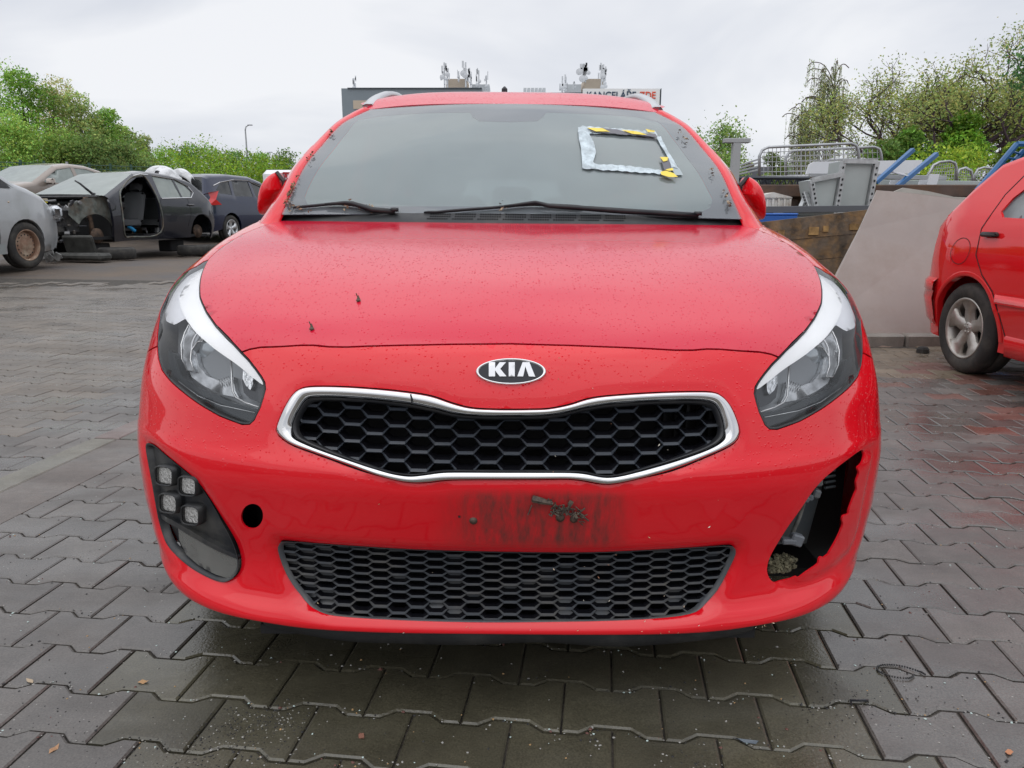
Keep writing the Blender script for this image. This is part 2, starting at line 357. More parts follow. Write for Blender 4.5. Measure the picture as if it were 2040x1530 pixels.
# the bonnet's crown: the contour heights fall off slightly towards the crest, with two soft power lines
Gf = np.concatenate([G[:, :0:-1] * np.array([-1, 1, 1]), G], axis=1); NSF = Gf.shape[1]
SSC = 1.7                                            # chart: s in [-SSC, SSC], t in [0, TMAX]
def chart_eval(s, t):
    u = np.clip((np.asarray(s) / SSC + 1) / 2 * (NSF - 1), 0, NSF - 1.0001); v = np.clip(np.asarray(t) / TMAX * (NT - 1), 0, NT - 1.0001)
    i = v.astype(int); j = u.astype(int); a = (v - i)[..., None]; b = (u - j)[..., None]
    return (Gf[i, j] * (1 - a) + Gf[i + 1, j] * a) * (1 - b) + (Gf[i, j + 1] * (1 - a) + Gf[i + 1, j + 1] * a) * b
def chart_norm(s, t):
    s = np.asarray(s, float); t = np.asarray(t, float); e = .006
    du = chart_eval(np.clip(s + e, -SSC, SSC), t) - chart_eval(np.clip(s - e, -SSC, SSC), t)
    dv = chart_eval(s, np.clip(t + e, 0, TMAX)) - chart_eval(s, np.clip(t - e, 0, TMAX))
    n = np.cross(du, dv); n /= np.linalg.norm(n, axis=-1, keepdims=True) + 1e-12
    return n                                         # outward (du x dv): +x cross up = -y
class Surf:
    def __init__(s, Gr):
        s.G = Gr; s.nt, s.ns = Gr.shape[:2]; vs = [Vector(p) for p in Gr.reshape(-1, 3)]
        fs = [(i * s.ns + j, i * s.ns + j + 1, (i + 1) * s.ns + j + 1, (i + 1) * s.ns + j) for i in range(s.nt - 1) for j in range(s.ns - 1)]
        s.bvh = BVHTree.FromPolygons(vs, fs)
        W = (np.array(CM.to_3x3()) @ Gr.reshape(-1, 3).T).T + np.array(CM.translation)
        d = W - np.array([0, 0, CAMH]); zc = d[:, 1] * cp - d[:, 2] * sp; yc = d[:, 1] * sp + d[:, 2] * cp
        s.px = np.column_stack([CX + F * d[:, 0] / zc, CY - F * yc / zc])
        s.nn = None
    def locate(s, p, fi):
        i, j = divmod(fi, s.ns - 1); a, b, c, d = [s.G[i, j], s.G[i, j + 1], s.G[i + 1, j + 1], s.G[i + 1, j]]; q = np.array(p)
        u = v = .5
        for _ in range(4):
            P = a * (1 - u) * (1 - v) + b * u * (1 - v) + c * u * v + d * (1 - u) * v
            Pu = (b - a) * (1 - v) + (c - d) * v; Pv = (d - a) * (1 - u) + (c - b) * u; r = q - P
            A = np.array([[Pu @ Pu, Pu @ Pv], [Pu @ Pv, Pv @ Pv]]) + np.eye(2) * 1e-12; k = np.linalg.solve(A, [Pu @ r, Pv @ r]); u += k[0]; v += k[1]
        return ((j + min(1, max(0, u))) / (s.ns - 1), (i + min(1, max(0, v))) / (s.nt - 1))
    def ray(s, o, d):
        h = s.bvh.ray_cast(o, d)
        return None if h[0] is None else (h[0], s.locate(h[0], h[2]))
    def pix(s, px, py):
        o = CI @ Vector((0, 0, CAMH)); d = CI.to_3x3() @ ray_dir(px, py)
        r = s.ray(o, d)
        if r: return r
        k = int(np.argmin(((s.px - (px, py)) ** 2).sum(1))); i, j = divmod(k, s.ns)
        return Vector(s.G[i, j]), (j / (s.ns - 1), i / (s.nt - 1))
SF = Surf(Gf)
def st(px, py): q = SF.pix(px, py)[1]; return ((q[0] * 2 - 1) * SSC, q[1] * TMAX)
def sts(l): return [st(*p) for p in l]
def side(y, z):
    r = SF.ray(Vector((-3, y, z)), Vector((1, 0, 0))); q = r[1]; return ((q[0] * 2 - 1) * SSC, q[1] * TMAX)
def mir(l): return [(-a, b) for a, b in l][::-1]
def panel(name, outer, holes=(), h=.02, off=0., th=.014, m=M_RED, parent=None, gap=0., sm=True, disp=None, rim=None):
    if gap: outer = offset_poly(outer, gap)
    V, T = cdt_tris(outer, holes, h)
    A = np.array(V); P = chart_eval(A[:, 0], A[:, 1]); Nn = chart_norm(A[:, 0], A[:, 1])
    if callable(off): P = P + Nn * off(A, P)[:, None]
    else: P = P + Nn * off
    vs = [tuple(p) for p in P]; fs = list(T); sm_ = [True] * len(fs)
    be = {}
    for f in T:
        for i in range(3): be[(f[i], f[(i + 1) % 3])] = 1
    bd = [e for e in be if (e[1], e[0]) not in be]
    mp = {}
    def ring(v, k, ins):
        key = (v, k)
        if key not in mp: mp[key] = len(vs); vs.append(tuple(P[v] - Nn[v] * ins))
        return mp[key]
    if th:
        for a, b in bd:
            q = (b, a, ring(a, 1, th), ring(b, 1, th)); q = (ring(b, 0, 0), ring(a, 0, 0), ring(a, 1, th), ring(b, 1, th)); fs.append(q)
    return mk(name, vs, fs, m, parent, sm)
def strip(name, A, B, offA, offB, m, parent, closed=True, sm=True, mids=()):
    """band on the chart between matching loops A and B, with optional in-between rows (f, off)"""
    n = len(A); rows = [(0, offA)] + list(mids) + [(1, offB)]; vs = []
    for f, o in rows:
        S = np.array([(a[0] + (b[0] - a[0]) * f, a[1] + (b[1] - a[1]) * f) for a, b in zip(A, B)])
        P = chart_eval(S[:, 0], S[:, 1]) + chart_norm(S[:, 0], S[:, 1]) * o; vs += [tuple(p) for p in P]
    fs = [(r * n + i, r * n + (i + 1) % n, (r + 1) * n + (i + 1) % n, (r + 1) * n + i) for r in range(len(rows) - 1) for i in range(n if closed else n - 1)]
    return mk(name, vs, fs, m, parent, sm)
def resamp(l, n, closed=True):
    A = np.array(l + [l[0]] if closed else l, float); a = np.concatenate([[0], np.cumsum(np.hypot(*np.diff(A, axis=0).T))]); q = np.linspace(0, a[-1], n + 1)[:-1] if closed else np.linspace(0, a[-1], n)
    return list(zip(np.interp(q, a, A[:, 0]), np.interp(q, a, A[:, 1])))
def match(A, n, B):                                  # resample A, take nearest points on B by relative angle of closest arc
    A = resamp(A, n); Bd = np.array(resamp(B, n * 6)); o = []
    for p in A: o.append(tuple(Bd[int(np.argmin(((Bd - p) ** 2).sum(1)))]))
    B2 = np.array(o); k = 5                            # soften the jumps
    for _ in range(2): B2 = (np.roll(B2, 1, 0) + B2 * 2 + np.roll(B2, -1, 0)) / 4
    return A, [tuple(p) for p in B2]

# --- traced outlines (photo pixels), turned into places on the body surface
LAMP_IN = [(415, 517), (407, 532), (401, 548), (398, 566), (398.5, 592), (411, 621), (429, 647), (455, 673), (481, 702)]           # rear tip down along the bonnet edge
LAMP_TIP = [(495, 716), (509, 734), (521, 751), (527, 762), (528.5, 775), (524, 792), (518, 811), (506, 836), (497, 844.5), (482, 845)]
LAMP_OUT = [(437, 828), (396, 804), (364, 780), (338, 757), (322, 736), (315, 712)]
LAMP_SIL = [(313.5, 690), (314, 665), (317.5, 637), (320, 604), (338.5, 572), (364.5, 546), (391, 530), (405, 521)]
lin, ltip, lout = sts(LAMP_IN), sts(LAMP_TIP), sts(LAMP_OUT)
seamt = lout[-1][1]
s_sil = side(.50, .72)[0]
lamp_side = sts(LAMP_SIL)
lamp_side = [(x - (.012 if 2 < i < 6 else 0), y) for i, (x, y) in enumerate(lamp_side)]
ltipst = sts([(415, 517)])[0]; lin = lin[1:]
LAMPL = lin + ltip + lout + lamp_side + [ltipst]
LAMPL = [p for i, p in enumerate(LAMPL) if i == 0 or math.dist(p, LAMPL[i - 1]) > .004]
HOODF = sts([(481, 702), (497, 696), (520, 692), (560, 690.5), (600, 688), (625, 688), (655, 691), (690, 691.5), (740, 689.5), (800, 688), (900, 686), (1013, 685)])
HOODF[0] = lin[-1]
s_c = -.70 / .752 * (np.interp(1.0, [0, 1], [0, 1])) * SSC * .0 + 0
# s on the last contour where x = .70
row = Gf[-1]; jj = int(np.argmin(abs(row[:NSF // 2, 0] + .725))); s_crest = (jj / (NSF - 1) * 2 - 1) * SSC
tip = ltipst
def crest(k): return (tip[0] + (s_crest - tip[0]) * k, tip[1] + (TMAX - tip[1]) * k)
half = HOODF[::-1] + lin[::-1][1:] + [tip] + [crest(.33), crest(.66), (s_crest, TMAX)]
half = [p for i, p in enumerate(half) if i == 0 or math.dist(p, half[i - 1]) > .003]
HOOD = half + mir(half)[:]
HOOD = [p for i, p in enumerate(HOOD) if math.dist(p, HOOD[i - 1]) > .003]
panel('bonnet', HOOD, h=.022, th=.02, m=M_HOOD, parent=car, gap=.0022)

# wheel arch in chart coordinates, from the side
AC = (.905, .315, .335)
arch = [side(AC[0] + AC[2] * math.cos(a), AC[1] + AC[2] * math.sin(a)) for a in np.linspace(math.pi - .05 + .40, -.30, 22)]
seam_s = side(.60, .64)
k_seam = min(range(len(arch)), key=lambda i: abs(arch[i][1] - side(.66, .57)[1]) + (0 if i < 11 else 9))
t_lo = .068
FEND = [tip] + [crest(.33), crest(.66), (s_crest, TMAX), (-SSC, TMAX), (-SSC, t_lo), (arch[-1][0], t_lo)] + arch[::-1][:len(arch) - k_seam] + [lamp_side[0]] + lamp_side[1:]
FEND = [p for i, p in enumerate(FEND) if math.dist(p, FEND[i - 1]) > .003]
M_REDL = M_RED
for k in (0, 1):
    panel('front_wing', FEND if k == 0 else mir(FEND), h=.03, m=M_RED, parent=car, gap=.0022)

GR_O = [(549.4, 856.5), (560.4, 824.6), (572.7, 800), (585, 783), (601, 773), (630, 769.5), (691.6, 770.7), (765, 776), (826, 783), (863, 790), (900, 803), (936.7, 812.6), (980, 815.5), (1020, 816), (1060, 815.6), (1093, 814.3), (1134.8, 806.2), (1169, 795.2), (1208.3, 789), (1294, 783), (1367.6, 780.5), (1416.7, 781), (1436.3, 787.8), (1453.4, 805), (1465.7, 829.5), (1474.3, 856.5), (1471.8, 871.2), (1458.3, 885.9), (1416.7, 905.5), (1343, 935), (1269.6, 954.5), (1220.6, 964.5), (1196, 964), (1171.6, 959.8), (1137.3, 955), (1075, 955.5), (1000, 955.7), (940, 955.8), (887.6, 957), (851, 961.5), (819, 961.6), (789.6, 957), (740.6, 943.5), (679.3, 921.4), (618, 899.4), (581.3, 885.9), (559.2, 871.2)]
GR_I = [(580, 851.6), (583.7, 834.4), (593.5, 815), (603.8, 799.6), (618, 792), (667, 791.5), (740.6, 796.4), (814, 805), (863, 814.8), (900, 824), (936.7, 828.6), (1020, 830), (1093, 828), (1134.8, 821), (1171.6, 812.4), (1220.6, 805), (1294, 800), (1367.6, 797.4), (1412, 800), (1430.4, 810), (1441.2, 836.9), (1444.9, 856.5), (1441.2, 872.6), (1416.7, 889.8), (1367.6, 908), (1294, 930), (1232.8, 946), (1208.3, 948.6), (1191.2, 946), (1156.9, 938.9), (1073.5, 937.6), (980, 937.4), (887.6, 937), (858, 940.5), (826, 946), (809, 946), (777, 940), (716, 921.4), (642.5, 895.7), (600.9, 878.5), (585, 868.7)]
LG = [(548.9, 1101.7), (551.9, 1089), (566.6, 1084), (691.6, 1092.5), (814, 1100.4), (920, 1104), (1020, 1106), (1110, 1107), (1204, 1105.9), (1331.4, 1099.5), (1446, 1092.6), (1466.5, 1095.7), (1470.3, 1108.4), (1458.8, 1134), (1433.3, 1179.8), (1407.8, 1205.3), (1377.3, 1221), (1305.9, 1231.3), (1178.4, 1238.4), (1000, 1241.5), (887.6, 1240), (765, 1235), (667, 1226.7), (630.3, 1214.4), (601, 1194.8), (576.4, 1165.4), (559.2, 1133.5)]
FOGL = [(284.8, 890), (288.7, 883), (301.8, 887.4), (328, 909.6), (359.3, 935.8), (388, 961.9), (414, 998.5), (437.7, 1040.3), (458.6, 1079.5), (470.3, 1113.5), (470.8, 1137), (461, 1153), (443, 1161.8), (416.8, 1155.3), (377.6, 1134.4), (346.2, 1108.2), (325.3, 1082), (312.3, 1043), (304.4, 1003.7), (296.6, 959.3), (288.7, 917.5)]
FOGR = [(1725.5, 899), (1716, 898), (1690, 916), (1663.8, 935.8), (1637.7, 959), (1616.8, 985.4), (1595.9, 1019.4), (1575, 1050.7), (1556.7, 1084.7), (1541, 1113.5), (1534, 1137), (1538.4, 1155.3), (1551.5, 1164.4), (1577.6, 1155.3), (1589, 1149), (1594, 1151), (1606.3, 1141), (1627.2, 1126), (1631, 1121), (1633, 1112), (1638, 1109), (1641, 1111), (1650.8, 1104), (1653, 1100), (1669, 1071.7), (1679.5, 1046), (1678, 1036), (1681, 1027.2), (1690, 1024), (1692, 1014), (1703, 985.4), (1707, 975), (1706, 960), (1711.5, 943.6), (1710, 932), (1718.7, 922.7), (1726.5, 907)]
TOW = [(499 + 22.5 * math.cos(a) + 3 * math.sin(a), 1031 - 26 * math.sin(a)) for a in np.linspace(0, 2 * math.pi, 20)[:-1]]
def bulge(l, f): c = np.mean(l, 0); return [(c[0] + (p[0] - c[0]) * f[0], c[1] + (p[1] - c[1]) * f[1]) for p in l]
gro, gri, lg, fogl, fogr, tow = [sts(catmull(l, 3, True)) for l in (GR_O, GR_I, LG, FOGL, FOGR, TOW)]
# bumper skin
h1 = [(0, t_lo)] + [(x, t_lo) for x in (-.3, -.6, -.9)] + [(arch[0][0], t_lo)] + arch[:k_seam + 1] + [lamp_side[0]] + [lout[-1]] + lout[::-1][1:] + ltip[::-1] + HOODF[:-1] + [(0, HOODF[-1][1])]
h1 = [p for i, p in enumerate(h1) if i == 0 or math.dist(p, h1[i - 1]) > .003]
BUMP = h1 + mir(h1)[1:-1]
gm = np.array(gro); ghole = offset_poly(resamp(gro, 150), -.0022)
def boff(A, P):                                      # sculpting: the skin dips towards the openings, a swage runs out from the grille corners
    d = np.zeros(len(A))
    for L, w_, dep in ((lg, .028, .010), (gro, .016, .004)):
        q = seg_dist(A, L); d -= dep * np.clip(1 - q / w_, 0, 1) ** 2
    for L, w_, dep in ((fogl, .03, .007), (mir(fogl), .03, .007)):
        q = seg_dist(A, L); d -= dep * np.clip(1 - q / w_, 0, 1) ** 2
    # hollow between lower grille and fog lamp
    q = np.hypot((abs(A[:, 0]) - st(505, 1110)[0] * -1) / .075, (A[:, 1] - st(505, 1110)[1]) / .11); d -= .010 * np.exp(-q * q)
    return d
panel('front_bumper', BUMP, [ghole, lg, fogl, fogr, tow], h=.013, off=boff, m=M_BUMP, parent=car, gap=.0018, th=.004)

# black lip under the bumper
lp = MB(); xs = np.linspace(-.50, .50, 60); rows = []
pl_ = lambda x: .02 + .48 * (1 - math.sqrt(max(0, 1 - abs(x / .826) ** 3.9)))
for z, dy, fw in ((.214, .018, 1.0), (.190, .014, .99), (.165, .022, .975), (.150, .06, .96)):
    rows.append([(x * fw, pl_(x) + dy + .003 * math.sin(x * 23) * (z < .2), z + .003 * math.sin(x * 13 + 1) * (z < .2) + .012 * abs(x / .5) ** 5) for x in xs])
n = len(xs); lp.add([p for r in rows for p in r], [(r * n + i, r * n + i + 1, (r + 1) * n + i + 1, (r + 1) * n + i) for r in range(3) for i in range(n - 1)])
lp.build('lower_lip', M_BLACKM, car, True)

# chrome grille surround (round section) and dark inner frame
A, B = match(gro, 260, gri)
strip('grille_surround', A, B, -.005, -.010, M_CHROME, car, mids=((.05, .001), (.13, .0042), (.30, .0058), (.66, .0044), (.80, .0020), (.92, -.004)))
g1_ = resamp(gro, 200); strip('surround_gap', offset_poly(g1_, -.006), offset_poly(g1_, .004), -.010, -.010, M_DARK, car)
ckp = [st(819, 784), st(820, 803)]; ckb = MB(); cka = [Vector(chart_eval(*p)) + Vector((0, -.0062, 0)) for p in ckp]; ckb.tube([cka[0], (cka[0] + cka[1]) / 2 + Vector((.0015, -.001, 0)), cka[1] + Vector((.001, .002, 0))], .0016, 5); ckb.build('surround_crack', M_DARK, car)
gA = resamp(gri, 220); gB = resamp(offset_poly(gri, .011), 220)
def frame(name, loop, w_, o0, o1, m, parent, n=220):
    A_, B_ = match(loop, n, offset_poly(resamp(loop, n), w_)); return strip(name, A_, B_, o0, o1, m, parent, mids=((.08, o0), (.7, o0 - .003)))
frame('grille_frame', gri, .005, -.006, -.020, M_BLACK, car)
frame('lower_grille_frame', lg, .006, -.009, -.018, M_LOWG, car)

def honey(name, loop, px, pz, wall, wz, o0, depth, m, parent, x0=0., z0=0., slope=.30, margin=.004, blank=None, deep=True):
    """honeycomb of flat-topped cells: column pitch px, row pitch pz, all inside the loop on the body surface"""
    P = chart_eval(*np.array(loop).T); x_a, x_b = P[:, 0].min(), P[:, 0].max(); z_a, z_b = P[:, 2].min(), P[:, 2].max(); poly = [(p[0], p[2]) for p in P]
    out = MB(); mi = []; hx, hz = px * (.5 + slope / 2), pz / 2
    def surf(x, z, o):                               # onto the body: column (x, z) -> y
        r = SF.bvh.ray_cast(Vector((x, -1, z)), Vector((0, 1, 0))); y = r[0].y if r[0] else .3
        return (x, y - o, z)
    polyb = offset_poly(poly, -margin)
    for i in range(int((x_a - x0) / px) - 1, int((x_b - x0) / px) + 2):
        for j in range(int((z_a - z0) / pz) - 1, int((z_b - z0) / pz) + 2):
            cx = x0 + i * px; cz = z0 + (j + (.5 if i % 2 else 0)) * pz
            if not pip(np.array([(cx, cz)]), polyb)[0]: continue
            fl = px * (.5 - slope / 2)
            hexo = [(fl, hz), (hx, 0), (fl, -hz), (-fl, -hz), (-hx, 0), (-fl, hz)]
            def rg(k, o): return [surf(cx + a * k[0], cz + b * k[1], o) for a, b in hexo]
            odd = i % 2; kx, kz = 1 - wall / hx, 1 - wz / hz
            def r2(k, kt, kb, o): return [surf(cx + a * k, cz + b * (kt if b > 0 else kb), o) for a, b in hexo]
            rr = [r2(1.02, 1.02, 1.02, o0 - .004), r2(.985, .975, .955, o0), r2(.95, .93, .70, o0 - .0045), r2(kx, kz, .60, o0 - depth * .5), r2(kx * .90, kz * (.80 - .18 * odd), .5, o0 - depth)]
            vs = [p for r_ in rr for p in r_]; fs = [(q * 6 + a, q * 6 + (a + 1) % 6, (q + 1) * 6 + (a + 1) % 6, (q + 1) * 6 + a) for q in range(4) for a in range(6)]
            if (blank and blank(i, j, cx, cz)) : fs.append(tuple(24 + a for a in range(6)))
            out.add(vs, fs); mi += [1 if 12 <= q_ < 24 else 0 for q_ in range(24)] + [0] * (len(fs) - 24)
    return mk(name, out.v, out.f, None, parent, False, None, [m, M_HOLE if deep else m], mi)
M_HOLE = mat('grille_inside_shade', (.006, .006, .008), .25)  # same plastic deeper in the cells, recess shade put into a darker colour
honey('upper_grille_mesh', gri, .0424, .0296, .0050, .0040, -.017, .026, M_GRB, car, x0=.004, z0=.600, slope=.30, margin=.012)
honey('lower_grille_mesh', lg, .0362, .0186, .0050, .0030, -.016, .016, M_LOWG, car, x0=.004, z0=.310, slope=.30, margin=.009, blank=lambda i, j, x, z: (x < -.33 and rnd.random() < .8) or rnd.random() < .14)
# things behind the grilles: radiator slats and beam
rad = MB(); rad.box((0, .20, .42), (1.05, .03, .62)); rad.box((0, .15, .47), (1.15, .06, .10))
for i in range(7): rad.box((.30 + i * .022, .13, .61), (.006, .02, .09))
for i in range(24): rad.box((-.46 + i * .04, .17, .32), (.006, .03, .2))
rad.build('radiator', M_DARK, car)
for sx_ in (-1, 1):
    q = MB(); q.box((sx_ * .64, .45, .4), (.34, .03, .5)); q.box((sx_ * .60, .35, .78), (.5, .4, .01)) if 0 else None; q.build('wheel_arch_liner', M_DARK, car)

# emblem: chrome oval ring, black field, three raised letters
ec = (1018, 741); ring = lambda k, n=48: sts([(ec[0] + 70.5 * k[0] * math.cos(a), ec[1] + 26.5 * k[1] * math.sin(a)) for a in np.linspace(0, 2 * math.pi, n + 1)[:-1]])
em = strip('emblem_ring', ring((1, 1)), ring((.90, .82)), .000, .002, M_CHROME, car, mids=((.2, .005), (.6, .006)))
panel('emblem_field', ring((.91, .84)), h=.01, off=.003, th=.004, m=mat('emblem_black', (.012, .014, .02), .35), parent=em)
LET = {'K': [(974, 723.5), (986.5, 723.5), (986.5, 735), (995.5, 723.5), (1008, 723.5), (996.5, 736), (1009, 751), (995.5, 751), (986.5, 739.5), (986.5, 751), (974, 751)],
       'I': [(1013.5, 723.5), (1025.5, 723.5), (1025.5, 751), (1013.5, 751)],
       'A': [(1041, 723.5), (1054.5, 723.5), (1066, 751.5), (1053.5, 751), (1046.5, 731.5), (1042, 751), (1030.5, 751)]}
M_LET = mat('emblem_letter', (.85, .86, .88), .35)
for k, p in LET.items(): panel('emblem_letter', sts(p), h=.01, off=.006, th=.004, m=M_LET, parent=em)

# --- headlamps
M_LB = mat('lamp_bezel', (.22, .235, .25), .28, .4, spec=.6); M_LG = mat('lamp_grey', (.52, .54, .56), .2, .6, var=.35, vs=40)
M_DRL = mat('lamp_white_strip', (.97, .975, .98), .3, 0, coat=1); M_REF = mat('lamp_reflector', (.62, .64, .66), .18, .9, bump=.7, bs=130, bump_d=.004)  # white strip: the chrome's sky reflection is put into its colour
DRL_ = [(417, 519), (404, 537), (399, 549), (396.5, 566), (397.5, 594), (409, 622), (430, 652), (459, 684), (492, 716), (512, 741), (523, 760), (519.4, 765), (507, 756), (495, 747), (475, 730), (453.4, 714), (422, 691.7), (390.7, 663), (369.7, 636.8), (357, 610), (354.7, 590), (360, 575), (375, 556), (395.9, 538)]
SHL_ = [(414, 521), (402, 545), (388, 568), (380, 582), (378, 592), (380, 607), (384, 636), (360, 628), (345, 637), (338, 640), (322, 634), (317, 612), (321, 601), (338, 571), (364.5, 545), (391, 529.6)]
SIDE_ = [(360, 632), (368, 641), (388, 664), (374, 672), (361, 690), (359, 710), (366, 733), (352, 733), (341, 708), (340, 678), (350, 650)]
def circ(c, r, n=32, k=1): return [(c[0] + r * math.cos(a), c[1] + r * k * math.sin(a)) for a in np.linspace(0, 2 * math.pi, n + 1)[:-1]]
def ptube(name, px, offs, r, m, parent, flip=False, closed=False, n=6):
    q = np.array(sts(px)); q[:, 0] *= -1 if flip else 1
    P = chart_eval(q[:, 0], q[:, 1]) + chart_norm(q[:, 0], q[:, 1]) * offs
    b = MB(); b.tube([Vector(p) for p in P], r, n, closed); return b.build(name, m, parent, True)
def lampside(flip):
    f_ = (lambda l: mir(l)) if flip else (lambda l: list(l))
    L = f_(LAMPL)
    hl = panel('headlight', offset_poly(L, .001), h=.03, off=-.045, th=.0, m=M_LB, parent=car)
    hl['label'] = 'headlight with clear lens and bright white eyebrow strip'
    A_, B_ = resamp(L, 160), resamp(L, 160)
    strip('lamp_rim', A_, offset_poly(A_, .0035), -.001, -.006, M_BLACKM, hl, mids=((.05, -.001), (.9, -.0015)))
    strip('lamp_rim', A_, A_, -.0015, -.05, M_BLACKM, hl)
    panel('lamp_lens', offset_poly(L, .003), h=.02, off=-.0015, th=.0, m=M_LENS, parent=hl)
    panel('light_strip', f_(sts(catmull(DRL_, 2, True))), h=.02, off=-.005, th=.008, m=M_DRL, parent=hl)
    panel('side_shell', f_(sts(SHL_)), h=.02, off=-.012, th=0, m=mat('lamp_pale_shell', (.80, .81, .84), .3, .15), parent=hl)
    panel('side_reflector', f_(sts(SIDE_)), h=.02, off=-.026, th=.01, m=M_LG, parent=hl)
    ptube('reflector_edge', SIDE_, -.024, .0016, M_CHROME, hl, flip, True)
    # projector: ring, bowl and dark glass ball
    c = np.array(sts([(404, 697)])[0]); c[0] *= -1 if flip else 1
    p = Vector(chart_eval(c[0], c[1])); nn = Vector((0, -1, .16)).normalized()
    Mx = nn.to_track_quat('X', 'Z').to_matrix(); r0 = .0505; cc = p - nn * .070 + Vector((0, .002, 0))
    b = MB(); b.lathe([(r0, .0), (r0 + .001, .010), (r0 - .002, .014), (r0 - .005, .011), (r0 - .008, .002), (r0 - .011, -.006)], 40, Mx, cc); b.build('projector_ring', mat('ring_bright', (.85, .86, .88), .15, .6), hl, True)
    b = MB(); b.lathe([(.0001, .016), (.010, .0155), (.020, .0135), (.030, .009), (.0385, .001)], 32, Mx, cc); b.build('projector_glass', mat('projector_ball', (.34, .38, .41), .12, .5, coat=1, spec=.9), hl, True)
    b = MB(); b.lathe([(r0 - .012, -.004), (.034, -.012)], 32, Mx, cc); b.build('projector_bowl', M_LG, hl, True)
    LOW = [(318, 735), (316, 712), (318, 690), (330, 700), (345, 745), (372, 765), (420, 785), (450, 800), (505, 815), (503, 832), (495, 840), (482, 841), (437, 824), (396, 800), (364, 776), (338, 753)]
    panel('lower_bezel', f_(sts(LOW)), h=.02, off=-.020, th=.02, m=mat('lamp_smoke', (.05, .058, .065), .15, .3), parent=hl)
    ARC = [(357, 640), (366, 655), (362, 690), (368, 720), (384, 740), (410, 750), (440, 742), (444, 770), (452, 786), (420, 780), (380, 762), (352, 742), (338, 705), (338, 670)]
    panel('reflector_bowl', f_(sts(ARC)), h=.02, off=-.034, th=.01, m=M_LG, parent=hl)
    # inner corner: indicator housing with chrome outline
    IND = [(467, 727), (484, 742), (507, 762), (519, 771), (516, 801), (495, 797), (478, 789), (465, 776), (461, 752)]
    panel('indicator_housing', f_(sts(IND)), h=.02, off=-.030, th=.02, m=mat('indicator_dark', (.05, .055, .062), .2, .4), parent=hl)
    ptube('indicator_outline', [(446, 712), (447, 745), (449, 775), (456, 788), (475, 799), (507, 810)], -.020, .0020, M_SILVER, hl, flip)
    b = [(469, 732), (484, 741), (490, 748), (489, 764), (484, 772), (474, 762), (468, 748)]
    panel('indicator_reflector', f_(sts(b)), h=.008, off=-.022, th=.008, m=M_REF, parent=hl)
    for k in range(6): ptube('lamp_rib', [(413 + k * 5, 748 - k * 1.5), (420 + k * 5, 763 - k * 1.5)], -.03, .0012, M_LG, hl, flip)
    ptube('lamp_line', [(345, 757), (385, 787), (430, 806), (500, 821)], -.012, .001, M_LG, hl, flip)
lampside(False); lampside(True)

# --- left fog unit
M_FB = mat('fog_bezel', (.022, .024, .028), .38, dirt=(.11, .105, .09), dirts=11, dirtamt=.7)
fg = frame('fog_lamp_unit', fogl, .007, -.005, -.022, M_FB, car, 120)
panel('fog_backing', offset_poly(fogl, -.004), h=.03, off=-.045, th=.0, m=M_DARK, parent=fg)
fg['label'] = 'fog lamp unit with four small square lamps, black surround'
panel('fog_bezel', offset_poly(fogl, .002), h=.012, off=lambda A, P: -.018 - .010 * np.clip((st(0 + 380, 1055)[1] - A[:, 1]) / .06, 0, 1), th=0, m=M_FB, parent=fg)
M_LED = mat('led_reflector', (.92, .91, .88), .25, .25, bump=1, bs=120, bump_d=.012)
def rsq(c, a, b, k=4): return [(c[0] + a * math.copysign(abs(math.cos(t)) ** (2 / k), math.cos(t)), c[1] + b * math.copysign(abs(math.sin(t)) ** (2 / k), math.sin(t)) + .14 * (a * math.copysign(abs(math.cos(t)) ** (2 / k), math.cos(t)))) for t in np.linspace(0, 2 * math.pi, 25)[:-1]]
for c in ((324.5, 949), (371, 970), (332.5, 1004), (377, 1028)):
    o1 = sts(rsq(c, 20, 21)); o2 = sts(rsq(c, 16.5, 17))
    lh = strip('led_lamp', o1, o2, -.012, -.002, M_BLACKM, fg, mids=((.3, -.001), (.7, .0005)))
    strip('led_side', o1, o1, -.010, -.035, M_BLACKM, lh)
    panel('led_reflector', o2, h=.008, off=-.009, th=0, m=M_LED, parent=lh)
    panel('led_glass', o2, h=.01, off=-.003, th=0, m=M_LENS, parent=lh)
ledge = [(309, 1026), (335, 1040), (370, 1060), (410, 1085), (455, 1107), (469, 1113), (468, 1119), (430, 1104), (385, 1080), (345, 1056), (312, 1036)]
panel('fog_ledge', sts(ledge), h=.012, off=-.010, th=.03, m=M_FB, parent=fg)
foglens = [(343, 1047), (385, 1076), (430, 1101), (467, 1117), (468, 1135), (459, 1150), (443, 1156), (420, 1149), (385, 1130), (360, 1108), (346, 1080)]
panel('fog_lens', sts(foglens), h=.012, off=-.012, th=.01, m=glassmat('fog_glass', (.6, .6, .58), .5, (.30, .30, .28), 1.6, .05), parent=fg)
panel('fog_reflector', sts([(349, 1056), (362, 1063), (366, 1072), (376, 1070), (384, 1078), (382, 1090), (360, 1086), (351, 1072)]), h=.01, off=-.0145, th=.004, m=M_REF, parent=fg)
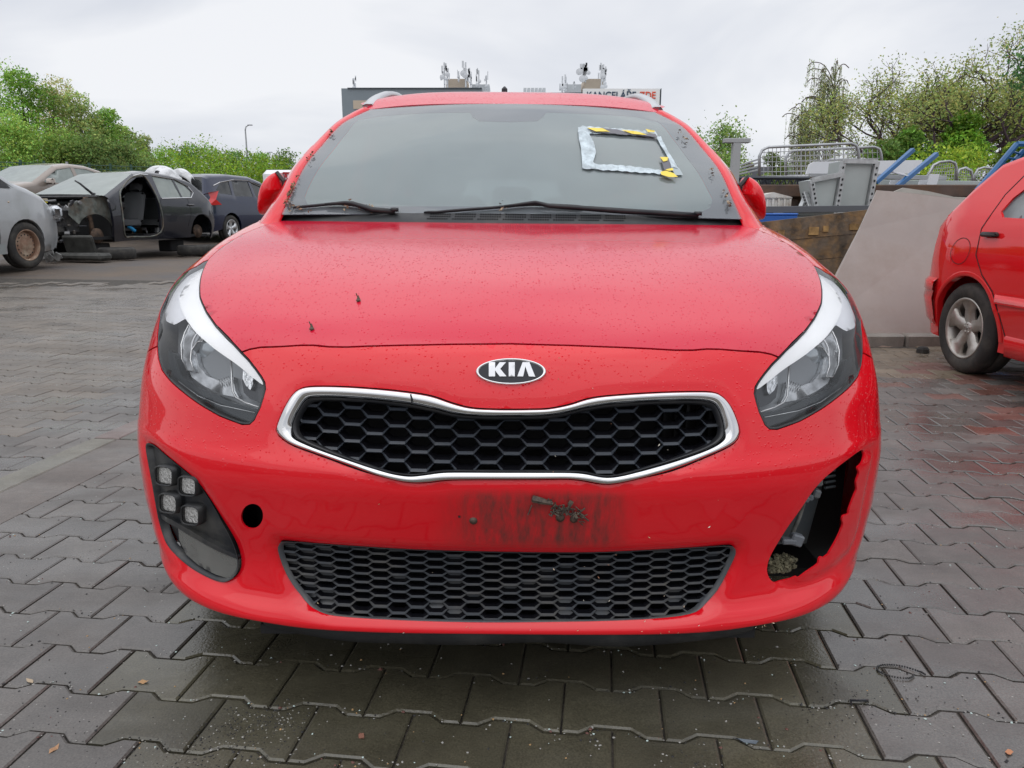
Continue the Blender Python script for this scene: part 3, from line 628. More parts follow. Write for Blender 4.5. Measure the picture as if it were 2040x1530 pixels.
# --- right fog opening: what shows inside
M_LINER = mat('liner_plastic', (.05, .06, .065), .45, dirt=(.1, .095, .08), dirts=10, dirtamt=.6)
hole = MB(); Lr = MB(); Hr = MB()
def sp3(px, py, off): q = st(px, py); return Vector(chart_eval(q[0], q[1])) + Vector((0, off, 0))
Lr.add([sp3(1600, 985, .07), sp3(1700, 895, .09), sp3(1676, 1010, .10), sp3(1640, 1120, .09), sp3(1560, 1110, .06), sp3(1536, 1130, .06)], [(0, 1, 2, 3, 4), (0, 4, 5)])
for k in range(7): y = 925 + k * 11; Lr.tube([sp3(1668, y + 2, .06), sp3(1690, y, .065)], .003, 5)
o_ = Lr.build('opening_liner', M_LINER, car)
Hr.tube([sp3(1616, 985, .04), sp3(1616, 1020, .04), sp3(1608, 1052, .045), sp3(1594, 1078, .04)], .0045, 8); Hr.build('wiring_loom', mat('loom_grey', (.12, .12, .11), .6, var=.4, vs=40), car, True)
q = MB(); q.box(sp3(1597, 1087, .03), (.026, .02, .024), Matrix.Rotation(.3, 3, 'Y'), .003); q.box(sp3(1583, 1092, .035), (.03, .02, .012), None, .003); q.build('plug_connector', mat('plug_grey', (.13, .14, .155), .5), car)
q = MB()
for a in ((1655, 950, .04, .02), (1648, 975, .05, .018), (1645, 1000, .05, .016), (1622, 1010, .045, .012), (1632, 1008, .05, .012)):
    q.box(sp3(a[0], a[1], a[2]), (a[3], .02, a[3] * 1.1), Matrix.Rotation(rnd.uniform(-.4, .4), 3, 'Y'), .003)
q.build('wiring_clip', mat('clip_grey', (.11, .125, .14), .5, dirt=(.2, .18, .13), dirts=20, dirtamt=.6), car)
q = MB()
for k in range(260):
    a, b = rnd.random(), rnd.random() ** 1.5; p = sp3(1541 + a * 52, 1152 - b * 22 - a * 8, .02 + .03 * rnd.random()); q.box(p, [rnd.uniform(.002, .008) for _ in range(3)], Matrix.Rotation(rnd.uniform(0, 3), 3, 'Y') @ Matrix.Rotation(rnd.uniform(0, 3), 3, 'X'))
q.build('caked_mud', mat('dry_mud', (.10, .09, .055), .9, var=.6, vs=90), car)

for sg_c in (-1, 1):
    q = MB(); q.box((sg_c * .61, .42, .21), (.20, .30, .02), Matrix.Rotation(sg_c * -.0, 3, 'Z')); q.build('splash_guard', M_DARK, car)
# --- number plate remains: two screws, a hole, torn holder
def scr(px, py, r):
    q = st(px, py); p = Vector(chart_eval(q[0], q[1])); b = MB(); Mx = Vector((0, -1, 0)).to_track_quat('X', 'Z').to_matrix()
    b.lathe([(.0001, .004), (r * .35, .005), (r * .6, .0045), (r, .002), (r * 1.35, .001), (r * 1.4, -.001)], 18, Mx, p); b.box(p + Vector((0, -.0052, 0)), (r * .5, .001, r * .25)); return b.build('plate_screw', mat('rusty_screw', (.10, .07, .055), .6, .5, var=.4, vs=200), car, True)
scr(943, 1037, .0055); scr(1116, 1031, .0062); scr(1143, 1034, .0055)
b = MB()
q0 = lambda px, py, o: Vector(chart_eval(*st(px, py))) + Vector((0, -o, 0))
b.tube([q0(1060, 991, .006), q0(1080, 995, .008), q0(1101, 1001, .006)], [.0065, .006, .003], 6)
pp = [(1097, 999), (1106, 1008), (1112, 1014), (1120, 1008), (1130, 1012), (1138, 1021), (1150, 1018), (1158, 1027), (1163, 1037)]
for k in range(46):
    i = rnd.randrange(len(pp) - 1); f = rnd.random(); cx_ = pp[i][0] + (pp[i + 1][0] - pp[i][0]) * f + rnd.gauss(0, 3); cy_ = pp[i][1] + (pp[i + 1][1] - pp[i][1]) * f + rnd.gauss(0, 5)
    b.tube([q0(cx_, cy_, .002), q0(cx_ + rnd.gauss(0, 5), cy_ + rnd.gauss(0, 5), .008), q0(cx_ + rnd.gauss(0, 7), cy_ + rnd.gauss(2, 6), .003)], rnd.uniform(.0006, .002), 5)
b.box(q0(1136, 1000, .006), (.007, .006, .009), Matrix.Rotation(.5, 3, 'Y')); b.tube([q0(1136, 1001, .006), q0(1131, 1012, .006)], .003, 5)
for k in range(8): b.tube([q0(1060 - k * 1.0, 1006 + k * 2.4, .001), q0(1058 - k, 1008 + k * 2.4, .003)], .0012, 4)
b.build('torn_plate_holder', mat('torn_plastic', (.07, .055, .045), .75, var=.5, vs=120, dirt=(.16, .13, .09), dirts=60, dirtamt=.8), car)
b = MB(); b.box(q0(915, 1029, -.004), (.004, .01, .004)); b.build('rivet_hole', M_DARK, car)
# --- windscreen, pillars, roof, rear body of the red car
EDG = np.array([(.715, 1.10, .985), (.698, 1.16, 1.05), (.688, 1.29, 1.14), (.667, 1.46, 1.226), (.635, 1.62, 1.312), (.600, 1.74, 1.360), (.560, 1.80, 1.390)])
CEN = np.array([(0, 1.06, .990), (0, 1.12, 1.040), (0, 1.26, 1.14), (0, 1.41, 1.24), (0, 1.545, 1.315), (0, 1.66, 1.375), (0, 1.735, 1.407)])
PIL = np.array([(.795, 1.13, .962), (.757, 1.22, 1.052), (.745, 1.35, 1.140), (.722, 1.52, 1.225), (.690, 1.68, 1.305), (.655, 1.79, 1.357), (.612, 1.86, 1.395)])
EDs, CEs, PIs = [np.array(catmull([tuple(p) for p in q], 10)) for q in (EDG, CEN, PIL)]
NV = len(EDs); NU = 81; W3 = np.zeros((NV, NU, 3)); us = np.linspace(-1, 1, NU)
for i in range(NV):
    f = np.abs(us) ** 2.3; W3[i, :, 0] = EDs[i, 0] * us; W3[i, :, 1] = CEs[i, 1] + (EDs[i, 1] - CEs[i, 1]) * f; W3[i, :, 2] = CEs[i, 2] + (EDs[i, 2] - CEs[i, 2]) * f
WS = Surf(W3)
def wpt(u, v, off=0):                                 # u, v in 0..1
    a = min(max(u, 0), 1) * (NU - 1); b = min(max(v, 0), 1) * (NV - 1); j = min(int(a), NU - 2); i = min(int(b), NV - 2); a -= j; b -= i
    p = (W3[i, j] * (1 - a) + W3[i, j + 1] * a) * (1 - b) + (W3[i + 1, j] * (1 - a) + W3[i + 1, j + 1] * a) * b
    if off:
        n = np.cross(W3[i, j + 1] - W3[i, j], W3[i + 1, j] - W3[i, j]); n /= np.linalg.norm(n); p = p + n * off
    return p
def wpanel(name, outer, holes=(), h=.03, off=0., m=None, parent=None, th=0, colf=None):
    asp = 2.6                                          # chart: (u*asp, v)
    V, T = cdt_tris([(a * asp, b) for a, b in outer], [[(a * asp, b) for a, b in l] for l in holes], h)
    vs = [wpt(a / asp, b, off if not callable(off) else off(a / asp, b)) for a, b in V]
    return mk(name, vs, T, m, parent, True)
wq = lambda px, py: WS.pix(px, py)[1]
rect = [(0, 0), (1, 0), (1, 1), (0, 1)]
wsc = wpanel('windscreen', rect, h=.04, m=M_SCREEN, parent=car)
FR = [(612, 405), (606, 390), (613, 372), (633, 335), (660, 300), (690, 262), (712, 236), (760, 228), (850, 222), (937, 221), (941, 230), (955, 238), (1013, 240), (1070, 238), (1082, 230), (1088, 221), (1180, 224), (1270, 230), (1312, 240), (1340, 272), (1370, 312), (1400, 355), (1420, 393), (1416, 412), (1395, 421), (1300, 416), (1150, 411), (1013, 409), (850, 409), (700, 409), (630, 411)]
fr = [wq(*p) for p in FR]
wpanel('frit_band', [(.002, .002), (.998, .002), (.998, .998), (.002, .998)], [fr], h=.04, off=-.004, m=mat('frit', (.075, .068, .09), .5), parent=wsc)
wpanel('inner_film', fr, h=.04, off=-.007, m=M_FILM, parent=wsc)
pl = MB()
for sg in (-1, 1):
    prof = [(0, -.012), (.04, .004), (.5, .012), (1, .0), (1.12, -.03)]; n = NV; b0 = len(pl.v); vs = []
    for f, o in prof:
        for i in range(n):
            p = EDs[i] * (1 - f) + PIs[i] * f; vs.append((sg * (p[0] + (.0 if f < 1.1 else .004)), p[1] + (0 if f < 1.1 else .05), p[2] + o))
    fs = [(r * n + i, r * n + i + 1, (r + 1) * n + i + 1, (r + 1) * n + i) for r in range(len(prof) - 1) for i in range(n - 1)]
    k0 = [(sg * (.715 + .10 * f), 1.06 + .0 * f, .955 - .03 * f + o) for f, o in prof]; b1 = len(vs); vs += k0; fs += [(b1 + r, r * n, (r + 1) * n, b1 + r + 1) for r in range(len(prof) - 1)]
    q = MB(); q.add(vs, fs if sg > 0 else [f[::-1] for f in fs]); q.build('windscreen_pillar', M_RED, car, True)
# roof: rows along y from the windscreen's top edge
RC = [(1.735, 1.407), (1.78, 1.425), (1.86, 1.456), (1.95, 1.483), (2.15, 1.506), (2.5, 1.517), (3.1, 1.50), (3.6, 1.475), (4.05, 1.43), (4.25, 1.40)]
RCs = catmull(RC, 4); rv = []; nu = 41; ux = np.linspace(-1, 1, nu)
for k, (y, z) in enumerate(RCs):
    f = min(1, (y - 1.735) / .35); hw = .56 + (.615 - .56) * min(1, (y - 1.735) / .12) - .05 * max(0, (y - 3.2) / 1.05); drop = .017 + .045 * smooth(f)
    sweep = .065 * (1 - smooth(f))
    rv += [(hw * u, y + sweep * abs(u) ** 2.3, z - drop * abs(u) ** 4) for u in ux]
n = len(RCs); q = MB(); q.add(rv, [(i * nu + j, i * nu + j + 1, (i + 1) * nu + j + 1, (i + 1) * nu + j) for i in range(n - 1) for j in range(nu - 1)])
q.add([(p[0], p[1] + .006, p[2] - .012) for p in rv[:nu]] + rv[:nu], [(j, j + 1, nu + j + 1, nu + j) for j in range(nu - 1)])
q.build('roof', M_HOOD, car, True)
q = MB(); q.box((-.045, 2.9, 1.58), (.03, .08, .15), None, .012); q.build('aerial', M_BLACK, car)
for sg in (-1, 1):                                     # roof rails: flat silver blades on a black foot
    path = catmull([(sg * .572, 1.84, 1.405), (sg * .565, 1.95, 1.448), (sg * .558, 2.10, 1.488), (sg * .552, 2.3, 1.524), (sg * .545, 2.6, 1.546), (sg * .53, 3.3, 1.535), (sg * .52, 3.9, 1.48), (sg * .52, 4.1, 1.42)], 6)
    b = MB(); vs = []
    for i, p in enumerate(path):
        w_ = .023 - .004 * min(1, i / 12); hh = .011
        vs += [(p[0] - w_, p[1], p[2] - hh), (p[0] - w_, p[1], p[2] + hh * .6), (p[0] - w_ * .4, p[1], p[2] + hh), (p[0] + w_ * .6, p[1], p[2] + hh), (p[0] + w_, p[1], p[2]), (p[0] + w_, p[1], p[2] - hh)]
    n = len(path); b.add(vs, [(i * 6 + k, i * 6 + (k + 1) % 6, (i + 1) * 6 + (k + 1) % 6, (i + 1) * 6 + k) for i in range(n - 1) for k in range(6)] + [tuple(range(6)), tuple(range((n - 1) * 6, n * 6))])
    rr = b.build('roof_rail', mat('rail_silver', (.50, .51, .52), .38, .75), car, True)
    b = MB(); b.add([(sg * .572 + a, y, z) for a, y, z in ((-.024, 1.815, 1.385), (.024, 1.815, 1.385), (.024, 1.86, 1.412), (-.024, 1.86, 1.412), (-.024, 1.84, 1.37), (.024, 1.84, 1.37), (.024, 1.90, 1.41), (-.024, 1.90, 1.41))], [(0, 1, 2, 3), (4, 7, 6, 5), (0, 4, 5, 1), (1, 5, 6, 2), (2, 6, 7, 3), (3, 7, 4, 0)]); b.build('rail_foot', M_BLACKM, rr)
    vs = [(p[0], p[1], p[2] - .008) for p in path] + [(p[0] * .995, p[1], 1.36) for p in path]; b = MB(); b.add(vs, [(i, i + 1, n + i + 1, n + i) for i in range(n - 1)]); b.build('rail_web', mat('rail_web', (.38, .22, .22), .5, 0), rr)

def sheet(name, outer, holes, sxf, sg, m, parent, h=.08, off=0., th=.0):   # side sheet: polygon in (y, z), x from sxf
    V, T = cdt_tris(outer, holes, h); vs = [(sg * (sxf(y, z) + off), y, z) for y, z in V]
    fs = [t if sg > 0 else t[::-1] for t in T]
    if th:
        be = {(f[i], f[(i + 1) % 3]) for f in T for i in range(3)}; b = {}
        for a, c in [e for e in be if (e[1], e[0]) not in be]:
            for v in (a, c):
                if v not in b: b[v] = (len(vs), len(vs) + 1); vs.append(vs[v]); vs.append((vs[v][0] - sg * th, vs[v][1], vs[v][2]))
            fs.append((b[a][0], b[c][0], b[c][1], b[a][1]))
    return mk(name, vs, fs, m, parent, True)
def sx_hero(y, z):
    k = sxh(z)
    if y > 3.9: k -= .10 * ((y - 3.9) / .62) ** 2
    return k
SIDEP = [(1.25, .19), (2.0, .18), (3.19, .19)] + [(3.555 - .335 * math.cos(a), .315 + .335 * math.sin(a)) for a in np.linspace(-.1, math.pi + .1, 16)] + [(3.95, .22), (4.45, .28), (4.50, .45), (4.48, .75), (4.42, .95), (4.28, 1.15), (4.12, 1.32), (4.0, 1.40), (3.3, 1.425), (2.4, 1.44), (1.95, 1.42), (1.8, 1.36), (1.62, 1.285), (1.42, 1.19), (1.25, 1.075), (1.22, 1.02), (1.25, .96)]
WINF = [(1.42, .985), (1.60, 1.13), (1.85, 1.29), (2.0, 1.365), (2.33, 1.385), (2.33, .99)]; WINR = [(2.42, .99), (2.42, 1.385), (3.2, 1.375), (3.30, 1.02)]; WINQ = [(3.40, 1.04), (3.30, 1.37), (3.85, 1.345), (4.05, 1.16), (3.95, 1.08)]
for sg in (-1, 1):
    bs = sheet('body_side', SIDEP, [WINF, WINR, WINQ], sx_hero, sg, M_RED, car, .09, th=.03)
    for wn in (WINF, WINR, WINQ): sheet('side_window', wn, [], sx_hero, sg, glassmat('clear_side_glass', (.75, .82, .78), .12, (.4, .45, .42), 1.5) if 'clear_side_glass' not in MATS else MATS['clear_side_glass'], car, .15, -.008)
    for yy in (2.375, 3.42):
        st_ = [(yy - .003, .28), (yy + .003, .28), (yy + .003, .97), (yy - .003, .97)]; sheet('door_seam', st_, [], sx_hero, sg, M_DARK, bs, .1, .0015)
    b = MB()
    for yy in (2.2, 3.2): b.box((sg * (sx_hero(yy, .88) + .02), yy, .87), (.025, .19, .028), None, .008)
    b.build('door_handle', M_RED, car)
q = MB(); tl = [(4.0, 1.40), (4.12, 1.32), (4.28, 1.15), (4.42, .95), (4.48, .75), (4.50, .45), (4.45, .28)]
vs = []
for y, z in tl: vs += [(sx_hero(y, z) * u, y + .06 * (1 - u * u), z + .02 * (1 - u * u)) for u in np.linspace(-1, 1, 15)]
def bandf(r0, r1, j0, j1): return [(i * 15 + j, i * 15 + j + 1, (i + 1) * 15 + j + 1, (i + 1) * 15 + j) for i in range(r0, r1) for j in range(j0, j1)]
q.add(vs, bandf(3, 6, 0, 14) + bandf(0, 3, 0, 1) + bandf(0, 3, 13, 14)); q.build('tailgate', M_RED, car, True)
q = MB(); q.add(vs, bandf(0, 3, 1, 13)); q.build('rear_window', MATS['clear_side_glass'], car, True)
q = MB(); q.box((0, 2.4, .175), (1.3, 4.0, .02)); q.box((0, .40, .165), (1.0, .62, .02)); q.box((0, 2.75, .22), (1.55, 2.9, .04)); q.box((0, .8, .35), (1.2, .8, .04)); q.box((0, 1.15, .60), (1.40, .04, .74)); q.build('floor_pan', M_DARK, car); q = MB(); q.box((0, 2.9, 1.385), (1.0, 1.9, .02)); q.build('headliner', mat('headliner', (.40, .41, .40), .9), car)
# wheels
def wheel(name, c, r, wd, parent, rim_m, sg, style='alloy', rr=.64, n=5):
    t = MB(); hw = wd / 2; rim_r = r * rr
    t.lathe([(rim_r, hw * .9), (rim_r + .01, hw), (r * .86, hw * 1.04), (r * .95, hw * .95), (r, hw * .75), (r, hw * .2), (r - .006, hw * .18), (r - .006, hw * .1), (r, hw * .08), (r, -hw * .75), (r * .93, -hw), (rim_r, -hw * .9)], 40, Matrix.Scale(sg, 3, (1, 0, 0)), c)
    ty = t.build('tyre', M_RUB, parent, True)
    m_ = MB(); S = Matrix.Scale(sg, 3, (1, 0, 0))
    m_.lathe([(rim_r * 1.01, hw * .9), (rim_r * 1.03, hw * .98), (rim_r * .98, hw * 1.0), (rim_r * .93, hw * .9), (rim_r * .9, hw * .3), (rim_r * .88, -hw * .2)], 40, S, c)
    if style == 'alloy':
        m_.lathe([(.0001, hw * .72), (rim_r * .20, hw * .74), (rim_r * .24, hw * .6), (rim_r * .24, hw * .2)], 24, S, c)
        for k in range(n):
            a = 2 * math.pi * k / n + .3; u = Vector((0, math.cos(a), math.sin(a))); v = Vector((0, -math.sin(a), math.cos(a)))
            w0, w1 = rim_r * .22, rim_r * .17; X = Vector((sg, 0, 0)); C_ = Vector(c)
            P = [C_ + X * hw * .68 + u * rim_r * .15 - v * w0, C_ + X * hw * .68 + u * rim_r * .15 + v * w0, C_ + X * hw * .80 + u * rim_r * .62 + v * w1, C_ + X * hw * .88 + u * rim_r * .97 + v * w1 * 2.6, C_ + X * hw * .88 + u * rim_r * .97 - v * w1 * 2.6, C_ + X * hw * .80 + u * rim_r * .62 - v * w1]
            m_.add(P + [p - X * .03 for p in P], [(0, 1, 2, 5), (5, 2, 3, 4), (0, 5, 11, 6), (5, 4, 10, 11), (1, 7, 8, 2), (2, 8, 9, 3)])
            for sgn in (-1, 1): m_.lathe([(.0001, hw * .76), (rim_r * .045, hw * .75), (rim_r * .05, hw * .5)], 8, S, C_ + (u * rim_r * .15 if sgn > 0 else u * 0))
    else:
        m_.lathe([(.0001, hw * .55), (rim_r * .28, hw * .55), (rim_r * .36, hw * .35), (rim_r * .60, hw * .62), (rim_r * .72, hw * .5), (rim_r * .9, hw * .3)], 32, S, c)
    rim = m_.build('rim', rim_m, parent, True)
    if style == 'steel':
        h_ = MB()
        for k in range(16):
            a = 2 * math.pi * k / 16; h_.lathe([(.0001, hw * .58), (rim_r * .055, hw * .575)], 8, S, Vector(c) + Vector((0, math.cos(a), math.sin(a))) * rim_r * .68)
        h_.build('rim_holes', M_DARK, rim)
    d = MB(); d.lathe([(.0001, hw * .1), (rim_r * .6, hw * .1), (rim_r * .9, -hw * .3)], 20, S, c); d.build('brake_disc', M_DARK, rim)
    return ty
def part_empty(name, parent, loc=(0, 0, 0)):
    o = bpy.data.objects.new(name, None); COL.objects.link(o); o.parent = parent; o.location = loc; o.empty_display_size = .1; return o
for yy in (.905, 3.555):
    for sg in (-1, 1):
        wheel('wheel', (0, 0, 0), .315, .2, part_empty('wheel', car, (sg * .775, yy, .315)), M_SILVER, sg)

# --- cowl with perforated strip
q = MB(); xs = np.linspace(-.735, .735, 61); n = 61
cw = lambda x, y, z: (x, y + .13 * abs(x / .735) ** 2.3, z)
rows = [[cw(x, .985, .945) for x in xs], [cw(x, 1.000, .968) for x in xs], [cw(x, 1.045, .994 - .004 * abs(x)) for x in xs], [cw(x, 1.075, .988) for x in xs]]
q.add([p for r in rows for p in r], [(r * n + i, r * n + i + 1, (r + 1) * n + i + 1, (r + 1) * n + i) for r in range(3) for i in range(n - 1)])
cowl = q.build('cowl_panel', M_BLACKM, car, True)
q = MB()
for g in range(-3, 5):
    for i in range(9):
        for j in range(3):
            x = g * .076 - .025 + i * .0072 + (.0036 if j % 2 else 0) + j * .004; fy = .3 + j * .28
            p = cw(x, 1.000 + .045 * fy, .968 + (.026 - .004 * abs(x)) * fy + .0014)
            q.add([(p[0] + .0025 * math.cos(a), p[1] + .0035 * math.sin(a), p[2] + .0022 * math.sin(a)) for a in np.linspace(0, 2 * math.pi, 9)[:-1]], [tuple(range(8))])
q.build('cowl_perforation', mat('hole_black', (.002, .002, .002), 1, spec=0), cowl)
# --- wipers lying on the glass
def wp(px, py, off): u, v = wq(px, py); return Vector(wpt(u, v, off))
def wiper(blade, arm, knob):
    b = MB(); P = [wp(x, y, .009) for x, y in catmull(blade, 6)]; b.tube(P, [.002] + [.0045] * (len(P) - 2) + [.002], 6)
    o = b.build('wiper_blade', M_BLACK, car, True)
    b = MB(); P = [wp(x, y, .006) for x, y in catmull(blade, 6)]; b.tube(P, .003, 4); b.build('wiper_rubber', M_RUB, o)
    b = MB(); P = [wp(x, y, z) for x, y, z in arm]; b.tube(P, [.004, .006, .008, .010, .009][:len(P)], 6); b.tube([P[-1], P[-1] + Vector((0, 0, .012))], .012, 10); b.build('wiper_arm', M_BLACK, car, True)
wiper([(586, 417), (630, 413), (680, 410), (740, 418), (775, 426)], [(650, 413, .014), (690, 412, .018), (706, 414, .018), (745, 425, .014), (790, 430, .010)], None)
wiper([(845, 430), (900, 424), (980, 418), (1050, 412), (1110, 413), (1160, 416)], [(1005, 418, .014), (1040, 409, .03), (1078, 409, .036), (1090, 416, .034), (1250, 426, .026), (1400, 434, .016)][0:1] + [(1066, 412, .018), (1092, 419, .018), (1240, 428, .015), (1385, 437, .010)], None)
# --- mirrors: outline of the right one traced, domed towards the front, mirrored to the other side
MIRR = [(1484, 354), (1491, 354), (1500, 361), (1508, 372), (1514, 386), (1518, 404), (1519, 420), (1517, 437), (1508, 428), (1496, 415), (1484, 402), (1472, 390), (1470, 385), (1476, 369)]
mo_ = []
for px, py in catmull(MIRR, 3, True):
    q = CI @ at(px, py, NOSE + 1.50); mo_.append((q.x, q.z))
mc_ = np.mean(mo_, 0)
for sg in (-1, 1):
    mo = part_empty('door_mirror', car); n = len(mo_); vs = []
    for k, dy in ((1.0, .03), (1.02, 0), (.97, -.03), (.85, -.058), (.62, -.08), (.3, -.092)): vs += [(sg * (mc_[0] + (x - mc_[0]) * k), 1.50 + dy, mc_[1] + (z - mc_[1]) * k) for x, z in mo_]
    b = MB(); b.add(vs, [(i * n + k, i * n + (k + 1) % n, (i + 1) * n + (k + 1) % n, (i + 1) * n + k) for i in range(5) for k in range(n)] + [tuple(range(5 * n, 6 * n))]); b.build('mirror_shell', M_RED, mo, True)
    b = MB(); vs = []
    for k, dy in ((1.0, .03), (1.0, .042), (.92, .046)): vs += [(sg * (mc_[0] + (x - mc_[0]) * k), 1.50 + dy, mc_[1] + (z - mc_[1]) * k) for x, z in mo_]
    b.add(vs, [(i * n + k, i * n + (k + 1) % n, (i + 1) * n + (k + 1) % n, (i + 1) * n + k) for i in range(2) for k in range(n)]); b.build('mirror_rim', M_BLACKM, mo)
    b = MB(); b.add([(sg * (mc_[0] + (x - mc_[0]) * .93), 1.544, mc_[1] + (z - mc_[1]) * .93) for x, z in mo_], [tuple(range(n))]); b.build('mirror_glass', M_CHROME, mo)
    pa, pb, pc = [CI @ at(*p, NOSE + 1.485) for p in ((1474, 370), (1487, 353), (1466, 398))]
    b = MB(); b.tube([(sg * pb.x, 1.47, pb.z), (sg * (pa.x - .004), 1.465, pa.z), (sg * pc.x, 1.47, pc.z)], .008, 6); b.box((sg * .80, 1.52, .985), (.12, .05, .04), None, .012); b.build('mirror_foot', M_BLACKM, mo)
# --- cabin
def seat(x, y, M_, par, name='seat', w_=.52):
    o = part_empty(name, par, (x, y, 0)); b = MB(); b.box((0, 0, .50), (w_, .52, .16), None, .05); b.build('seat_cushion', M_, o, True)
    b = MB(); Rm = Matrix.Rotation(-.28, 3, 'X'); b.box((0, .34, .80), (w_ * .94, .13, .58), Rm, .05); b.build('seat_back', M_, o, True)
    b = MB(); b.box((0, .45, 1.17), (.27, .09, .18), Rm, .035); b.tube([(.06, .43, 1.04), (.06, .45, 1.14)], .007, 6); b.tube([(-.06, .43, 1.04), (-.06, .45, 1.14)], .007, 6); b.build('head_restraint', M_, o, True)
seat(-.36, 2.05, M_SEAT, car); seat(.36, 2.05, M_SEAT, car)
o = part_empty('rear_bench', car, (0, 2.9, 0)); b = MB(); b.box((0, 0, .5), (1.25, .5, .16), None, .05); b.box((0, .34, .78), (1.25, .12, .52), Matrix.Rotation(-.3, 3, 'X'), .05); b.build('bench_cushion', M_SEAT, o, True)
for x in (-.42, 0, .42): b = MB(); b.box((x, .46, 1.10), (.24, .08, .13), None, .03); b.build('head_restraint', M_SEAT, o, True)
b = MB(); b.box((0, 1.50, .86), (1.38, .50, .16), None, .05); b.box((0, 1.30, .955), (1.30, .30, .03), None, .01); b.box((.36, 1.55, .98), (.42, .2, .08), None, .035); b.build('dashboard', mat('dash', (.045, .045, .048), .7), car, True)
b = MB(); Mx = Matrix.Rotation(-1.15, 3, 'X'); b.tube([Vector((.36, 1.80, .93)) + Mx @ Vector((.185 * math.cos(a), .185 * math.sin(a), 0)) for a in np.linspace(0, 2 * math.pi, 33)[:-1]], .016, 8, True); b.box((.36, 1.79, .93), (.16, .05, .12), None, .02)
b.tube([(.20, 1.8, .94), (.52, 1.8, .94)], .014, 6); b.build('steering_wheel', M_BLACKM, car, True)
b = MB(); b.box((0, 1.84, 1.33), (.24, .03, .065), None, .015); b.box((0, 1.76, 1.365), (.05, .05, .04), None, .012); b.build('rear_view_mirror', M_BLACKM, car)
# --- tape patch over the broken corner of the glass
M_TAPE = mat('silver_tape', (.50, .57, .60), .30, .35, bump=1, bs=55, bump_d=.012, var=.3, vs=25); M_YEL = mat('yellow_tape', (.80, .60, .06), .4); M_TBLK = mat('black_tape', (.09, .085, .10), .35)
def tape(name, pts, off, m, parent):
    L = []
    for i, p in enumerate(pts):
        a, b_ = p, pts[(i + 1) % len(pts)]; k = max(1, int(math.dist(a, b_) / 14))
        for j in range(k): L.append((a[0] + (b_[0] - a[0]) * j / k + rnd.gauss(0, .5), a[1] + (b_[1] - a[1]) * j / k + rnd.gauss(0, .5)))
    return wpanel(name, [wq(*p) for p in L], h=.02, off=lambda u, v: off + .0015 * math.sin(u * 300 + v * 70) * (1 if m is M_TAPE else .2), m=m, parent=parent)
tape_root = tape('tape_patch', [(1151, 256), (1160, 254), (1215, 257), (1270, 262), (1306, 264), (1310, 272), (1270, 272), (1210, 269), (1175, 268), (1151, 266)], .004, M_TAPE, car)
tape_root['label'] = 'patch of silver and yellow-black tape stuck on the windscreen'
for nm, P_, o_, m_ in (('tape_strip', [(1151, 262), (1172, 264), (1180, 280), (1184, 292), (1187, 306), (1181, 325), (1186, 338), (1174, 341), (1161, 338), (1159, 322), (1157, 300), (1153, 280)], .006, M_TAPE),
                       ('tape_strip', [(1178, 327), (1198, 330), (1230, 331), (1270, 335), (1312, 341), (1330, 350), (1312, 349), (1270, 346), (1230, 343), (1196, 341), (1180, 338)], .005, M_TAPE),
                       ('tape_strip', [(1306, 275), (1315, 275), (1325, 295), (1338, 318), (1351, 338), (1336, 336), (1330, 315), (1320, 300)], .006, M_TAPE),
                       ('tape_strip', [(1336, 336), (1352, 336), (1360, 352), (1345, 351)], .005, mat('dull_tape', (.32, .37, .38), .3, .2)),
                       ('warning_tape', [(1168, 260), (1200, 259), (1285, 270), (1306, 271), (1308, 277), (1250, 272), (1180, 267)], .008, M_TBLK),
                       ('yellow_mark', [(1168, 260), (1199, 261), (1215, 268), (1187, 267.5)], .010, M_YEL), ('yellow_mark', [(1236, 263.5), (1272, 267), (1288, 274.5), (1258, 272)], .010, M_YEL), ('yellow_mark', [(1284, 263), (1303, 265), (1303, 268.5), (1290, 268)], .010, M_YEL),
                       ('warning_tape', [(1314, 319), (1331, 320), (1337, 342), (1322, 344)], .009, M_TBLK), ('yellow_mark', [(1313, 319), (1330, 320), (1328, 325), (1320, 328)], .011, M_YEL),
                       ('yellow_mark', [(1324, 344), (1339, 341), (1340, 346), (1330, 347)], .012, M_YEL), ('yellow_mark', [(1314, 348), (1325, 346), (1340, 352), (1348, 360), (1330, 359), (1316, 355)], .012, M_YEL)):
    tape(nm, P_, o_, m_, tape_root)
